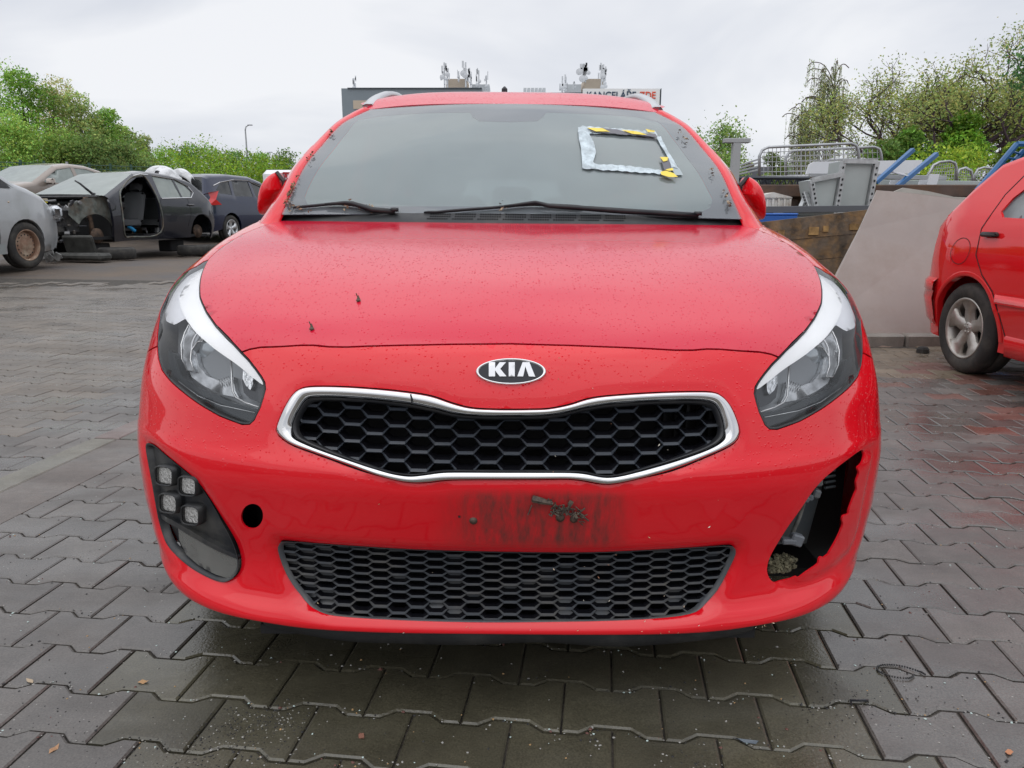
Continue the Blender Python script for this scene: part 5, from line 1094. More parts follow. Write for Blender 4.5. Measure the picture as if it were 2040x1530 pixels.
gcar('silver_van', 'silver van with a rusty steel wheel, cut off by the left edge', 'van', (-7.74, 11.96, ground(-7.5, 11.5)), R(171), .94, TOPV, [[(1.48, 1.14), (1.56, 1.48), (1.98, 1.72), (2.5, 1.75), (2.5, 1.14)]], [(.93, .33, .37), (3.95, .33, .37)], 1.1, M_VAN, M_GLASS, .24, mat('rusty_steel', (.26, .16, .11), .7, .3, dirt=(.5, .42, .32), dirts=6, dirtamt=.8), 'steel', .33, extra=x_van, seams=((1.42, .3, 1.42, 1.1), (2.62, .3, 2.62, 1.8)), rounding=.09, sxk=dict(rn=.30, ny=1.0))

# stripped dark hatchback
M_NAVY = mat('dark_blue_paint', (.010, .011, .018), .25, .1, coat=.7, dirt=(.07, .065, .06), dirts=3, dirtamt=.15); M_GRIME = mat('primer_grime', (.13, .14, .125), .6, .3, var=.5, vs=9, dirt=(.12, .07, .04), dirts=6, dirtamt=.8)
jr = random.Random(21)
def x_wreck(root, sxf):
    for sg in (1,):
        a = [(1.34 + .0, .30), (1.30, .55), (1.33, .98), (1.52, 1.15), (1.80, 1.31), (2.0, 1.355), (2.20, 1.35), (2.26, 1.0), (2.24, .34), (1.5, .27)]
        b = MB(); P = catmull(a, 5, True); P = [Vector((sg * (sxf(y, z) + .004), y, z)) for y, z in P]; b.tube(P, .014, 6, True); b.build('door_seal', M_GRIME, root, True)
        b = MB(); P = [Vector((sg * (sxf(y, z) + .006), y, z)) for y, z in [(1.9, 1.36), (2.1, 1.40), (2.3, 1.395)]]; b.tube(P, .008, 5)
        P = [Vector((sg * (sxf(y, z) + .006), y, z)) for y, z in [(2.36, .965), (3.22, 1.0), (3.36, 1.10), (3.30, 1.22), (2.98, 1.35), (2.4, 1.39)]]; b.tube(P, .010, 5); b.build('window_trim', M_CHROME, root)
        b = MB(); b.box((sg * (sxf(3.15, .86) + .015), 3.15, .86), (.03, .18, .03), None, .01); b.build('door_handle', M_NAVY, root)
    # bare inner wings, strut towers and a tangle of engine parts
    for sg in (-1, 1):
        b = MB(); P = [(.30, .66), (.34, .80), (.7, .93), (1.12, .98), (1.32, .96), (1.30, .3), (1.20, .28)] + [(.85 + .36 * math.cos(t), .31 + .36 * math.sin(t)) for t in np.linspace(-.05, 2.6, 14)]
        V, T = cdt_tris(P, [], .12); b.add([(sg * (.70 + .03 * math.sin(y * 9) + .1 * smooth((y - .9) / .4)), y, z) for y, z in V], T); b.build('inner_wing', M_GRIME, root, True)
        b = MB(); b.tube([(sg * .62, .85, .30), (sg * .60, .87, .55), (sg * .52, .90, .95)], [.05, .035, .045], 10); b.tube([Vector((sg * .55 + .05 * math.cos(t), .88 + .05 * math.sin(t), .55 + t * .012)) for t in np.linspace(0, 30, 80)], .010, 5); b.lathe([(.001, .03), (.13, .03), (.13, .0), (.05, -.04), (.001, -.04)], 20, Matrix.Scale(sg, 3, (1, 0, 0)), (sg * .70, .85, .30)); b.build('suspension_strut', mat('rusty_part', (.10, .065, .045), .8, .3, var=.5, vs=14, dirt=(.05, .045, .04), dirts=9, dirtamt=.8), root, True)
    b = MB(); b.box((0, .45, .55), (1.1, .5, .45), None, .05); b.box((.2, .35, .72), (.4, .3, .2), None, .04); b.build('engine_block', mat('engine_dark', (.04, .04, .042), .6, .3, dirt=(.16, .15, .13), dirts=10, dirtamt=.7), root)
    cols = [(.05, .05, .055), (.03, .03, .03), (.14, .13, .12), (.09, .08, .07), (.2, .2, .2), (.16, .10, .06)]
    for q, n_ in (('engine_part', 13),):
        for k in range(n_):
            b = MB()
            for e in range(8):
                c_ = (jr.uniform(-.72, .72), jr.uniform(.02, .75), jr.uniform(.22, .82)); Rm = Matrix.Rotation(jr.uniform(0, 3), 3, 'Z') @ Matrix.Rotation(jr.uniform(-.6, .6), 3, 'X')
                if jr.random() < .5: b.box(c_, (jr.uniform(.02, .13), jr.uniform(.02, .09), jr.uniform(.02, .10)), Rm, .01)
                else: b.tube([c_, [c_[i] + jr.uniform(-.12, .12) for i in range(3)], [c_[i] + jr.uniform(-.25, .25) * (1 if i < 2 else .4) for i in range(3)]], jr.uniform(.008, .03), 6)
            b.build(q, mat('engine_part_%d' % (k % 6), cols[k % 6], .55, .3), root)
    b = MB(); b.box((.25, .30, .86), (.10, .05, .02)); b.build('yellow_cap', mat('cap_yellow', (.6, .5, .03), .5), root)
    b = MB(); b.box((.05, .42, .90), (.22, .12, .04), None, .01); b.build('battery_tray', mat('tray_tan', (.35, .30, .22), .6), root)
    b = MB(); b.tube([(.55, 1.05, 1.0), (.50, .95, 1.10), (.42, .92, 1.18), (.34, .9, 1.23)], [.024, .02, .018, .012], 6); b.box((.56, 1.04, 1.0), (.07, .06, .06), None, .015); b.build('wiper_arm', M_BLACK, root)
    b = MB(); b.tube([(-.6, .98, 1.0), (-.1, .96, 1.0), (.5, 1.02, .99)], .012, 5); b.box((0, 1.0, .96), (1.35, .16, .05), None, .02); b.build('scuttle', M_BLACKM, root)
    for sg in (-1, 1):
        b = MB(); b.lathe([(.001, .03), (.05, .035), (.06, .02), (.13, .015), (.135, -.01), (.001, -.015)], 24, Matrix.Scale(sg, 3, (1, 0, 0)), (sg * .74, 3.46, .34)); b.build('brake_disc', MATS['rusty_part'], root, True)
    b = MB(); b.box((-.2, 1.45, 1.02), (.5, .2, .04), None, .02); b.build('white_papers', mat('paper_white', (.7, .72, .72), .6), root)
    b = MB(); b.tube(catmull([(.52, 1.42, .42), (.56, 1.6, .50), (.55, 1.8, .44), (.58, 1.9, .36)], 4), .035, 8); b.build('blue_cloth', mat('cloth_blue', (.02, .22, .45), .8), root, True)
    b = MB(); b.box((.45, 1.75, .55), (.1, .1, .12), None, .03); b.build('red_cloth', mat('cloth_red', (.35, .03, .03), .8), root)
    for y, x in ((1.0, .5), (1.1, -.5), (3.0, .45)): b = MB(); b.box((x, y, .06), (.3, .4, .22), None, .02); b.build('prop_block', M_DARK, root)
TOPW = [(1.02, .98, 'w'), (1.95, 1.40, 'o'), (2.35, 1.455, 'o'), (2.9, 1.43, 'o'), (3.35, 1.35, 'o'), (3.48, 1.30, 'r'), (3.82, 1.0, 't'), (3.98, .85, 't'), (4.02, .52, 't'), (3.95, .30, 't')]
MG_LIGHT = glassmat('pale_screen', (.5, .55, .53), .5, (.50, .56, .52), 1.5, .02, .3)
gcar('stripped_hatchback', 'stripped dark blue hatchback without bonnet, front wings, wheels or front door', 'car', (-8.09, 12.47, ground(-7.5, 13.5) + .10), R(-15), .885, TOPW,
     [[(2.36, .98), (2.40, 1.38), (2.92, 1.345), (2.94, .995)], [(2.98, .995), (2.97, 1.335), (3.22, 1.24), (3.32, 1.12), (3.24, 1.02)]], [(3.46, .33, .35)], .97, M_NAVY, MG_LIGHT, .20, holes=([(1.34, .30), (1.30, .55), (1.33, .98), (1.52, 1.15), (1.80, 1.31), (2.0, 1.355), (2.20, 1.35), (2.26, 1.0), (2.24, .34), (1.5, .27)],), extra=x_wreck, wheels=False, seams=((2.32, .3, 2.32, .95), (3.10, .99, 3.14, .7, 3.02, .45)), both=False, rounding=.07, sxk=dict(rn=0, tum=.70))

# beige saloon
M_BEIGE = mat('beige_metallic', (.27, .225, .19), .35, .3, coat=.8)
TOPB = [(.08, .22, 'f'), (0, .4, 'f'), (.02, .6, 'f'), (.15, .74, 'h'), (.5, .88, 'h'), (1.15, .99, 'w'), (1.95, 1.40, 'o'), (2.4, 1.475, 'o'), (2.9, 1.46, 'o'), (3.35, 1.36, 'r'), (3.95, 1.08, 't'), (4.4, 1.04, 't'), (4.5, .8, 'e'), (4.52, .5, 'e'), (4.45, .28, 'e')]
gcar('beige_saloon', 'beige saloon parked behind the silver van', 'car', (-12.05, 16.65, ground(-11.5, 18)), R(-15), .90, TOPB, [[(1.45, 1.0), (1.72, 1.22), (2.0, 1.36), (2.42, 1.40), (2.42, 1.0)], [(2.52, 1.0), (2.52, 1.40), (2.95, 1.375), (3.32, 1.24), (3.42, 1.05)]], [(.9, .31, .35), (3.6, .31, .35)], .98, M_BEIGE, MG_LIGHT, .2, extra=lambda r_, f: mirror_(r_, .98, 1.52, 1.02, M_BEIGE, 1.15), rounding=.09)

# dark blue SUV seen from behind
M_BLUE = mat('deep_blue_paint', (.005, .011, .04), .25, .1, coat=.7)
def x_suv(root, sxf):
    for sg in (-1, 1):
        b = MB(); P = [(.46, 4.44, .98), (.68, 4.41, 1.08), (.90, 4.20, 1.18), (.96, 3.95, 1.22), (.95, 4.06, 1.02), (.97, 3.88, .90), (.90, 4.26, .88), (.66, 4.44, .88)]
        P2 = [(x * .93, y - .10, z) for x, y, z in P]; v = [(sg * x, y, z) for x, y, z in P] + [(sg * x, y, z) for x, y, z in P2]; n = 8; b.add(v, [tuple(range(8)), tuple(range(8, 16))] + [(i, (i + 1) % 8, 8 + (i + 1) % 8, 8 + i) for i in range(8)]); b.build('tail_lamp', mat('bright_tail_lamp', (.60, .012, .012), .15, coat=1), root)
        b = MB(); P = [Vector((sg * (sxf(y, z) + .008), y, z)) for y, z in [(1.5, 1.12), (1.9, 1.40), (2.4, 1.525), (3.0, 1.52), (3.6, 1.43), (3.9, 1.34)]]; b.tube(P, .012, 5); b.build('window_trim', M_CHROME, root)
        b = MB(); b.box((sg * (sxf(2.0, .95) + .015), 2.0, .95), (.03, .18, .03), None, .01); b.build('door_handle', M_BLACK, root)
        b = MB(); b.box((sg * .52, 4.385, .50), (.26, .03, .055), None, .01); b.build('bumper_reflector', mat('reflector_red', (.4, .01, .01), .3), root)
    b = MB(); b.box((0, 4.30, .48), (1.72, .22, .34), None, .09); b.build('rear_bumper_cladding', mat('cladding_grey', (.07, .075, .08), .6), root, True)
    b = MB(); b.box((0, 4.13, 1.50), (.5, .06, .03), None, .01); b.build('brake_light', MATS['reflector_red'], root)
    b = MB(); b.box((0, 3.9, 1.645), (.05, .10, .05), None, .02); b.tube([(0, 3.9, 1.66), (0, 4.0, 1.74)], .006, 5); b.build('aerial', M_BLACK, root)
TOPS = [(.08, .25, 'f'), (0, .45, 'f'), (.03, .75, 'f'), (.2, .92, 'h'), (.9, 1.08, 'w'), (1.8, 1.52, 'o'), (2.3, 1.63, 'o'), (3.2, 1.64, 'o'), (3.95, 1.585, 'o'), (4.12, 1.53, 'r'), (4.28, 1.16, 't'), (4.36, 1.0, 't'), (4.38, .6, 'e'), (4.33, .3, 'e')]
gcar('blue_car', 'dark blue tall car seen from behind with bright red tail lamp', 'car', (-6.88, 22.3, .40), R(165), .92, TOPS, [[(1.35, 1.12), (1.62, 1.32), (1.95, 1.48), (2.3, 1.50), (2.3, 1.12)], [(2.4, 1.12), (2.4, 1.50), (3.1, 1.49), (3.2, 1.12)], [(3.28, 1.14), (3.22, 1.48), (3.62, 1.40), (3.85, 1.24), (3.75, 1.16)]], [(.85, .34, .38), (3.45, .34, .38)], 1.08, M_BLUE, M_GLASS, .26, r=.33, extra=x_suv, rounding=.10, sxk=dict(tum=.74, rt=.08))
# dark car behind, with a heap of white bumpers on its roof
gcar('grey_scrap_car', 'dark scrap car behind the stripped one, carrying white bumper shells on its roof', 'car', (-9.9, 16.2, .50), R(-15), .88, TOPB, [[(1.45, 1.0), (1.72, 1.22), (2.0, 1.36), (2.42, 1.40), (2.42, 1.0)], [(2.52, 1.0), (2.52, 1.40), (2.95, 1.375), (3.32, 1.24), (3.42, 1.05)]], [(.9, .31, .35), (3.6, .31, .35)], .98, mat('dull_black_paint', (.03, .03, .032), .4, coat=.4), M_GLASS, .2, rounding=.09)
M_WHITE = mat('scrap_white', (.72, .73, .74), .35, coat=.5, dirt=(.10, .10, .10), dirts=5, dirtamt=.8)
def shell(name, label, px, py, Y, L, H_, D, rx, rz, holes_=3):
    b = MB(); N1, N2 = 18, 7; vs = []
    for i in range(N1):
        t = i / (N1 - 1) * 2 - 1
        for j in range(N2):
            s_ = j / (N2 - 1) * 2 - 1; vs.append((L / 2 * t, D * (abs(t) ** 2.6) + .10 * s_ * s_, H_ / 2 * s_ * (1 - .25 * abs(t) ** 3) - .10 * t * t))
    fs = [(i * N2 + j, i * N2 + j + 1, (i + 1) * N2 + j + 1, (i + 1) * N2 + j) for i in range(N1 - 1) for j in range(N2 - 1) if not (j in (2, 3) and abs(i - 8.5) < holes_)]
    b.add(vs, fs); b.add([(v[0], v[1] + .03, v[2]) for v in vs], [f[::-1] for f in fs]); o = b.build(name, M_WHITE, None, True); p = at(px, py, Y); o.location = p; o.rotation_euler = (rx, 0, rz)
    tag(o, label, 'bumper'); return o
shell('bumper_shell', 'white bumper shell on the heap, topmost and arched', 318, 331, 17.6, 1.0, .42, .40, R(-65), R(20), 0)
shell('bumper_shell', 'white bumper shell on the heap, standing in the middle', 310, 345, 17.3, .62, .42, .32, R(-20), R(-30), 2)
shell('bumper_shell', 'white bumper shell on the heap, at its right end', 356, 336, 17.9, .6, .24, .16, R(-60), R(-10), 0)
b = MB(); b.box((0, 0, 0), (.75, .35, .18), None, .05); o = b.build('black_scrap_panel', M_BLACKM); o.location = at(345, 350, 18.1); tag(o, 'black plastic panel under the white bumper shells', 'panel')
def tyre_at(label, px, py, Y, group='loose tyres on the ground by the scrapped cars', lying=True, r=.30):
    b = MB(); hw = .095; b.lathe([(r * .62, hw * .9), (r * .66, hw), (r * .88, hw * 1.03), (r, hw * .7), (r, -hw * .7), (r * .88, -hw * 1.03), (r * .66, -hw), (r * .62, -hw * .9), (r * .7, 0), (r * .62, hw * .9)], 32, Matrix.Rotation(math.pi / 2, 3, 'Y'))
    o = b.build('loose_tyre', M_RUB, None, True); p = at(px, py, Y); o.location = (p.x, Y, ground(p.x, Y) + .10); return tag(o, label, 'tyre', group)
tyre_at('loose tyre lying flat under the front of the stripped hatchback', 233, 508, 12.9)
tyre_at('loose tyre lying flat under the rear hub of the stripped hatchback', 385, 494, 14.9)
tyre_at('loose tyre lying flat just right of the one under the rear hub', 422, 494, 15.2)
p = at(165, 515, 12.4); b = MB(); b.box((0, 0, .07), (.95, .3, .12), Matrix.Rotation(-.25, 3, 'Z'), .04); b.box((-.1, .15, .22), (.5, .06, .4), Matrix.Rotation(.35, 3, 'X'), .02); o = b.build('undertray', mat('undertray_grime', (.05, .05, .045), .7, var=.5, vs=8)); o.location = (p.x, 12.4, ground(p.x, 12.4)); tag(o, 'torn black undertray lying in front of the stripped hatchback', 'car part')
p = at(107, 512, 12.2); b = MB()
for k in range(9): b.box((jr.uniform(-.15, .15), jr.uniform(-.1, .1), jr.uniform(.02, .14)), (jr.uniform(.04, .16), .03, jr.uniform(.04, .12)), Matrix.Rotation(jr.uniform(-1, 1), 3, 'Y'))
o = b.build('scrap_heap', mat('pale_scrap', (.3, .3, .29), .5, .3, var=.5, vs=12)); o.location = (p.x, 12.2, ground(p.x, 12.2)); tag(o, 'small heap of pale broken plastic behind the van wheel', 'scrap', kind='stuff')

# white van far back with red letters
def text(name, s, size, m, parent, loc, rot, ext=.01, align='LEFT', bold=.0):
    cu = bpy.data.curves.new('t', 'FONT'); cu.body = s; cu.size = size; cu.extrude = ext; cu.align_x = align; cu.offset = bold; ob = bpy.data.objects.new('t', cu); COL.objects.link(ob)
    dg = bpy.context.evaluated_depsgraph_get(); me = bpy.data.meshes.new_from_object(ob.evaluated_get(dg)); bpy.data.objects.remove(ob); me.name = name; me.materials.clear(); me.materials.append(m)
    o = bpy.data.objects.new(name, me); COL.objects.link(o); o.parent = parent; o.location = loc; o.rotation_euler = rot; return o
vl = at(520, 338, 24.0)
vroot = thing('white_van', 'white van far back, seen from behind, red letters on its rear door', 'van', (vl.x + .95, 24.0, ground(vl.x, 24) * .6))
b = MB(); b.box((0, 2.4, 1.25 + (vl.z - vroot.location.z - 2.2)), (1.9, 4.8, 1.9), None, .13); b.build('van_body', mat('van_white', (.75, .76, .77), .35, coat=.6), vroot)
b = MB(); b.box((-.1, -.01, vl.z - vroot.location.z - .10), (.36, .03, .05)); b.build('brake_light', MATS['reflector_red'], vroot)
b = MB(); b.box((0, -.004, 1.2), (.02, .01, 1.5)); b.build('door_seam', M_DARK, vroot)
for sg in (-1, 1): wheel('wheel', (0, 0, 0), .33, .2, part_empty('wheel', vroot, (sg * .8, .9, .33)), M_SILVER, sg); wheel('wheel', (0, 0, 0), .33, .2, part_empty('wheel', vroot, (sg * .8, 4.0, .33)), M_SILVER, sg)
tp = at(545, 356, 24.0); text('lettering', 'MPAS', .24, mat('text_red', (.42, .03, .04), .5), vroot, (tp.x - vroot.location.x, -.012, tp.z - vroot.location.z), (math.pi / 2, 0, 0), .004, bold=.012)
# ------------------------------------------------------------------ right side: board, timber wall, container and its load
def quadslab(name, pts, Ys, th, m, label, cat, group=None, sub=1, warp=0):
    """slab through traced corners, each at its own depth"""
    P = [at(px, py, Y) for (px, py), Y in zip(pts, Ys)]; n = len(P); c = sum(P, Vector()) / n; nn = (P[1] - P[0]).cross(P[2] - P[0]).normalized()
    if nn.y > 0: nn = -nn
    V = [p - c for p in P]; b = MB(); b.add(V + [v - nn * th for v in V], [tuple(range(n)), tuple(range(n, 2 * n))[::-1]] + [(i, (i + 1) % n, n + (i + 1) % n, n + i) for i in range(n)])
    o = b.build(name, m); o.location = c; return tag(o, label, cat, group)
M_BOARD = mat('grey_board', (.33, .295, .27), .42, var=.12, vs=1.6, dirt=(.22, .17, .13), dirts=2.2, dirtamt=.5, bump=.2, bs=3, bump_d=.02, det=6)
o = quadslab('leaning_board', [(1748, 379), (1800, 383), (1870, 391), (1960, 403), (1935, 667), (1608, 667), (1667, 545), (1712, 458)], [6.36, 6.36, 6.36, 6.36, 5.90, 5.90, 6.10, 6.24], .02, M_BOARD, 'large grey board leaning behind the kerb beside the old red hatchback', 'board')
M_WOOD = mat('weathered_wood', (.12, .09, .065), .8, var=.65, vs=7, dirt=(.34, .19, .07), dirts=6, dirtamt=.85, bump=.6, bs=30, bump_d=.01, det=9)
tw = thing('timber_wall', 'weathered brown timber hoarding behind the grey board', 'wall', (at(1650, 560, 7).x, 7.0, .06))
def wl(px, py, Y=7.0): p = at(px, py, Y); return (p.x - tw.location.x, p.z - tw.location.z)
for k in range(6):
    t0, t1 = k / 6, (k + 1) / 6; a = wl(1480, 447 + t0 * 250); b_ = wl(1745, 416 + t0 * 275); c_ = wl(1760, 416 + t1 * 275 - 2); d_ = wl(1480, 447 + t1 * 250 - 2)
    q = MB(); q.prism([a, b_, (c_[0], c_[1]), (d_[0], max(-.0, d_[1]))], .04, None, (0, rnd.uniform(-.006, .006), 0)); q.build('plank', M_WOOD, tw)
q = MB()
M_WOOD2 = mat('fresh_wood_patch', (.30, .18, .07), .75, var=.6, vs=14)
for px, py, w_, h_ in ((1555, 458, 12, 14), (1620, 452, 18, 16), (1644, 450, 9, 12), (1700, 446, 16, 12)):
    a, b_ = wl(px - w_ / 2, py), wl(px + w_ / 2, py + h_); q.box(((a[0] + b_[0]) / 2, -.012, (a[1] + b_[1]) / 2), (abs(b_[0] - a[0]), .012, abs(b_[1] - a[1])))
q.build('wood_patch', M_WOOD2, tw)
# rusty container carrying the load
M_RUST = mat('rusty_brown', (.075, .05, .04), .75, var=.5, vs=3, dirt=(.20, .10, .05), dirts=2.5, dirtamt=.7)
cont = thing('scrap_container', 'rusty brown open container heaped with metal parts behind the hoarding', 'container', (5.0, 10.3, .07))
for nm, c_, s_ in (('front_wall', (0, -1.9, .57), (5.2, .06, 1.14)), ('rear_wall', (0, 1.9, .57), (5.2, .06, 1.14)), ('end_wall', (-2.57, 0, .57), (.06, 3.74, 1.14)), ('end_wall', (2.57, 0, .57), (.06, 3.74, 1.14)), ('load_bed', (0, 0, 1.0), (5.06, 3.7, .06)), ('top_beam', (0, -1.96, 1.20), (5.3, .14, .13)), ('top_beam', (0, 1.96, 1.20), (5.3, .14, .13))):
    b = MB(); b.box(c_, s_, None, .01); b.build(nm, M_RUST, cont)
b = MB()
for k in range(11): b.box((-2.4 + k * .48, -1.955, .56), (.07, .05, 1.1))
b.build('wall_ribs', M_RUST, cont)
M_GBOX = mat('grey_green_metal', (.38, .41, .40), .5, .3, var=.08, vs=3); M_ANG = mat('angle_iron', (.42, .43, .43), .5, .5, var=.2, vs=20)
M_LBLUE = mat('blue_beam', (.010, .10, .27), .4, coat=.3, var=.15, vs=6); M_WPAN = mat('white_panel', (.66, .68, .71), .4, var=.05, vs=2); M_GREYB = mat('dark_grey_bar', (.10, .105, .115), .5)
def cab(label, pts, Y, holes=True):
    P = [at(px, py, Y) for px, py in pts]; c = Vector((P[3].x, Y, P[3].z)); root = thing('metal_cabinet', label, 'cabinet', c)
    poly = [(p.x - c.x, p.z - c.z) for p in P]; inner = offset_poly(poly, .035); b = MB(); b.prism(inner, .02, None, (0, .03, 0)); b.build('panel', M_GBOX, root)
    b = MB()
    n = len(poly)
    for i in range(n):
        a, d_ = Vector((poly[i][0], 0, poly[i][1])), Vector((poly[(i + 1) % n][0], 0, poly[(i + 1) % n][1])); L = (d_ - a).length; mid = (a + d_) / 2; ang = math.atan2(d_.z - a.z, d_.x - a.x); Rm = Matrix.Rotation(-ang, 3, 'Y'); b.box(mid + Vector((0, .01 + .0015 * i, 0)), (L, .05, .045), Rm)
    f = b.build('frame', M_ANG, root); h = MB()
    for i in (1, n - 1):
        a, d_ = Vector((poly[i][0], -.018, poly[i][1])), Vector((poly[(i + 1) % n][0], -.018, poly[(i + 1) % n][1]))
        for k in range(1, 8): p = a.lerp(d_, k / 8); h.box(p, (.015, .006, .022))
    h.build('bolt_holes', M_DARK, f); b = MB(); b.prism(poly, .3, None, (0, .06, 0)); b.build('shell', M_GBOX, root); return root
cab('tall grey metal cabinet standing upright on the scrap load', [(1680.7, 320.7), (1747.7, 322), (1729, 424), (1665, 424.7)], 7.9)
cab('short grey metal cabinet leaning against the tall one', [(1617, 359), (1679, 347), (1664, 431), (1629, 431)], 7.75)
def stick(name, p0, p1, Y0, Y1, w_, h_, m, label, cat, group=None, holes=0):
    a, b_ = at(*p0, Y0), at(*p1, Y1); L = (b_ - a).length; q = (b_ - a).to_track_quat('X', 'Z').to_matrix(); b = MB(); b.box((0, 0, 0), (L, w_, h_), q, .003)
    o = b.build(name, m); o.location = (a + b_) / 2; tag(o, label, cat, group)
    if holes:
        h = MB()
        for k in range(holes): h.box(q @ Vector((-L / 2 + L * (k + .5) / holes, -w_ / 2 - .002, 0)), (.02, .006, h_ * .35), q)
        h.build('slot_holes', M_DARK if m is not M_LBLUE else M_WPAN, o)
    return o
stick('blue_beam', (1819, 298), (1744, 364), 8.6, 8.4, .05, .043, M_LBLUE, 'blue perforated beam sticking up, the left of the slanted pair', 'beam', None, 14)
stick('blue_beam', (1866, 307), (1782, 376), 8.7, 8.4, .05, .048, M_LBLUE, 'blue perforated beam sticking up, the right of the slanted pair', 'beam', None, 14)
stick('cross_tie', (1772, 341), (1815, 352), 8.5, 8.5, .03, .018, M_WPAN, 'thin pale tie lying between the two blue beams', 'tie')
stick('angle_profile', (1603, 384), (1613, 414), 7.9, 7.8, .05, .05, M_ANG, 'pale perforated angle iron, left of the short pair', 'profile', None, 5)
stick('angle_profile', (1615, 382), (1628, 414), 7.9, 7.8, .05, .05, M_ANG, 'pale perforated angle iron, right of the short pair', 'profile', None, 5)
stick('angle_profile', (1603, 394), (1594, 414), 7.95, 7.8, .04, .03, M_ANG, 'short plain strut behind the two perforated angle irons', 'profile')
stick('grey_bar', (1500, 418), (1728, 415.5), 7.4, 7.4, .05, .062, M_GREYB, 'long dark grey bar running across behind the hoarding', 'bar')
stick('galvanised_rail', (1745, 352), (1884, 355), 9.0, 9.0, .06, .05, M_STEEL, 'upper galvanised rail lying on the load right of the cabinets', 'rail', None)
stick('galvanised_rail', (1752, 368), (1958, 371), 8.8, 8.8, .06, .11, mat('pale_steel', (.42, .46, .45), .45, .4), 'wide pale galvanised rail lying lowest on the load', 'rail')
stick('galvanised_rail', (1612, 349), (1746, 350), 9.3, 9.3, .06, .045, M_STEEL, 'galvanised rail lying left of the tall cabinet', 'rail')
quadslab('white_board', [(1612, 328), (1622, 322), (1838, 318.7), (1832, 346), (1606, 347)], [9.9] * 5, .03, M_WPAN, 'wide white panel lying behind the cabinets', 'panel')
quadslab('white_board', [(1775, 358), (1806, 357), (1804, 377), (1770, 377)], [8.55] * 4, .02, M_WPAN, 'small white panel between the blue beams', 'panel')
quadslab('white_board', [(1833, 358), (1850, 358), (1844, 377), (1828, 377)], [8.65] * 4, .02, M_WPAN, 'small white panel right of the blue beams, half covered', 'panel')
quadslab('white_board', [(1853, 346.5), (1872, 346.5), (1864, 377), (1845, 377)], [8.55] * 4, .02, M_WPAN, 'narrow white panel leaning right of the blue beams', 'panel')
quadslab('pale_sheet', [(1775, 384), (1800, 374), (1850, 381), (1900, 392), (1955, 394), (1990, 404), (1930, 405)], [6.62] * 7, .015, mat('pale_sheet', (.42, .40, .36), .6, var=.1), 'thin pale sheet sticking up behind the grey board', 'sheet')
# white crate and blue crate behind the mirror
def crate(name, label, px0, px1, py0, py1, Y, m, ribs, peak=0):
    a, b_ = at(px0, py1, Y), at(px1, py0, Y); root = thing(name, label, 'crate', ((a.x + b_.x) / 2, Y, a.z)); W, H_ = b_.x - a.x, b_.z - a.z
    b = MB(); b.box((0, .25, H_ * .45), (W * .96, .5, H_ * .9), None, .01); b.build('body', m, root)
    b = MB(); b.box((0, .25, H_ * .93), (W, .54, H_ * .16), None, .01)
    if peak: b.add([(-W / 2, -.02, H_), (W / 2, -.02, H_), (0, -.02, H_ + peak), (-W / 2, .52, H_), (W / 2, .52, H_), (0, .52, H_ + peak)], [(0, 1, 2), (0, 2, 5, 3), (1, 4, 5, 2)])
    b.build('rim', m, root); b = MB()
    for k in range(ribs): b.box((-W * .45 + W * .9 * k / (ribs - 1), -.012, H_ * .45), (.018, .02, H_ * .75))
    b.build('ribs', m, root); return root
crate('white_crate', 'dirty white plastic crate with a peaked lid beside the mirror', 1500, 1578, 393, 413, 8.0, mat('dirty_white', (.62, .60, .55), .6, dirt=(.30, .22, .15), dirts=8, dirtamt=.7), 7, .05)
crate('blue_crate', 'blue ribbed plastic crate just behind the hoarding', 1495, 1590, 425, 452, 7.35, mat('crate_blue', (.03, .12, .42), .45), 22)
b = MB(); c = at(1600, 425, 7.6); b.box((0, 0, 0), (.5, .3, .05), None, .01); b.box((0, 0, -.12), (.4, .25, .2)); o = b.build('grey_slab', M_GBOX); o.location = c; tag(o, 'flat grey metal slab right of the blue crate', 'slab')
# black lattice beam
b = MB(); Y = 9.2; t_, u_ = 354, 371
b.tube([at(1440, t_, Y), at(1612, t_ + 1, Y)], .022, 5); b.tube([at(1440, u_, Y), at(1612, u_, Y)], .012, 5)
for k in range(13):
    x0 = 1448 + k * 12.6; b.tube([at(x0, t_, Y), at(x0 + 6, u_, Y), at(x0 + 12.6, t_, Y)], .012, 5)
for x0 in (1518, 1590): a = at(x0, t_, Y); b.prism([(0, 0), (.13, 0), (.11, -.12), (-.02, -.12)], .03, None, a)
o = b.build('lattice_beam', mat('beam_black', (.03, .035, .045), .5)); tag(o, 'black lattice beam lying along the top of the load', 'beam')
b = MB(); c = at(1463, 350, 9.0); b.box((0, 0, .12), (.09, .09, .52), None, .005); b.box((0, 0, .39), (.30, .10, .05), None, .005); b.box((0, 0, -.14), (.3, .3, .02)); o = b.build('steel_post', mat('post_grey', (.33, .34, .34), .6)); o.location = c; tag(o, 'grey steel post with a flat head plate, left of the mesh panels', 'post')
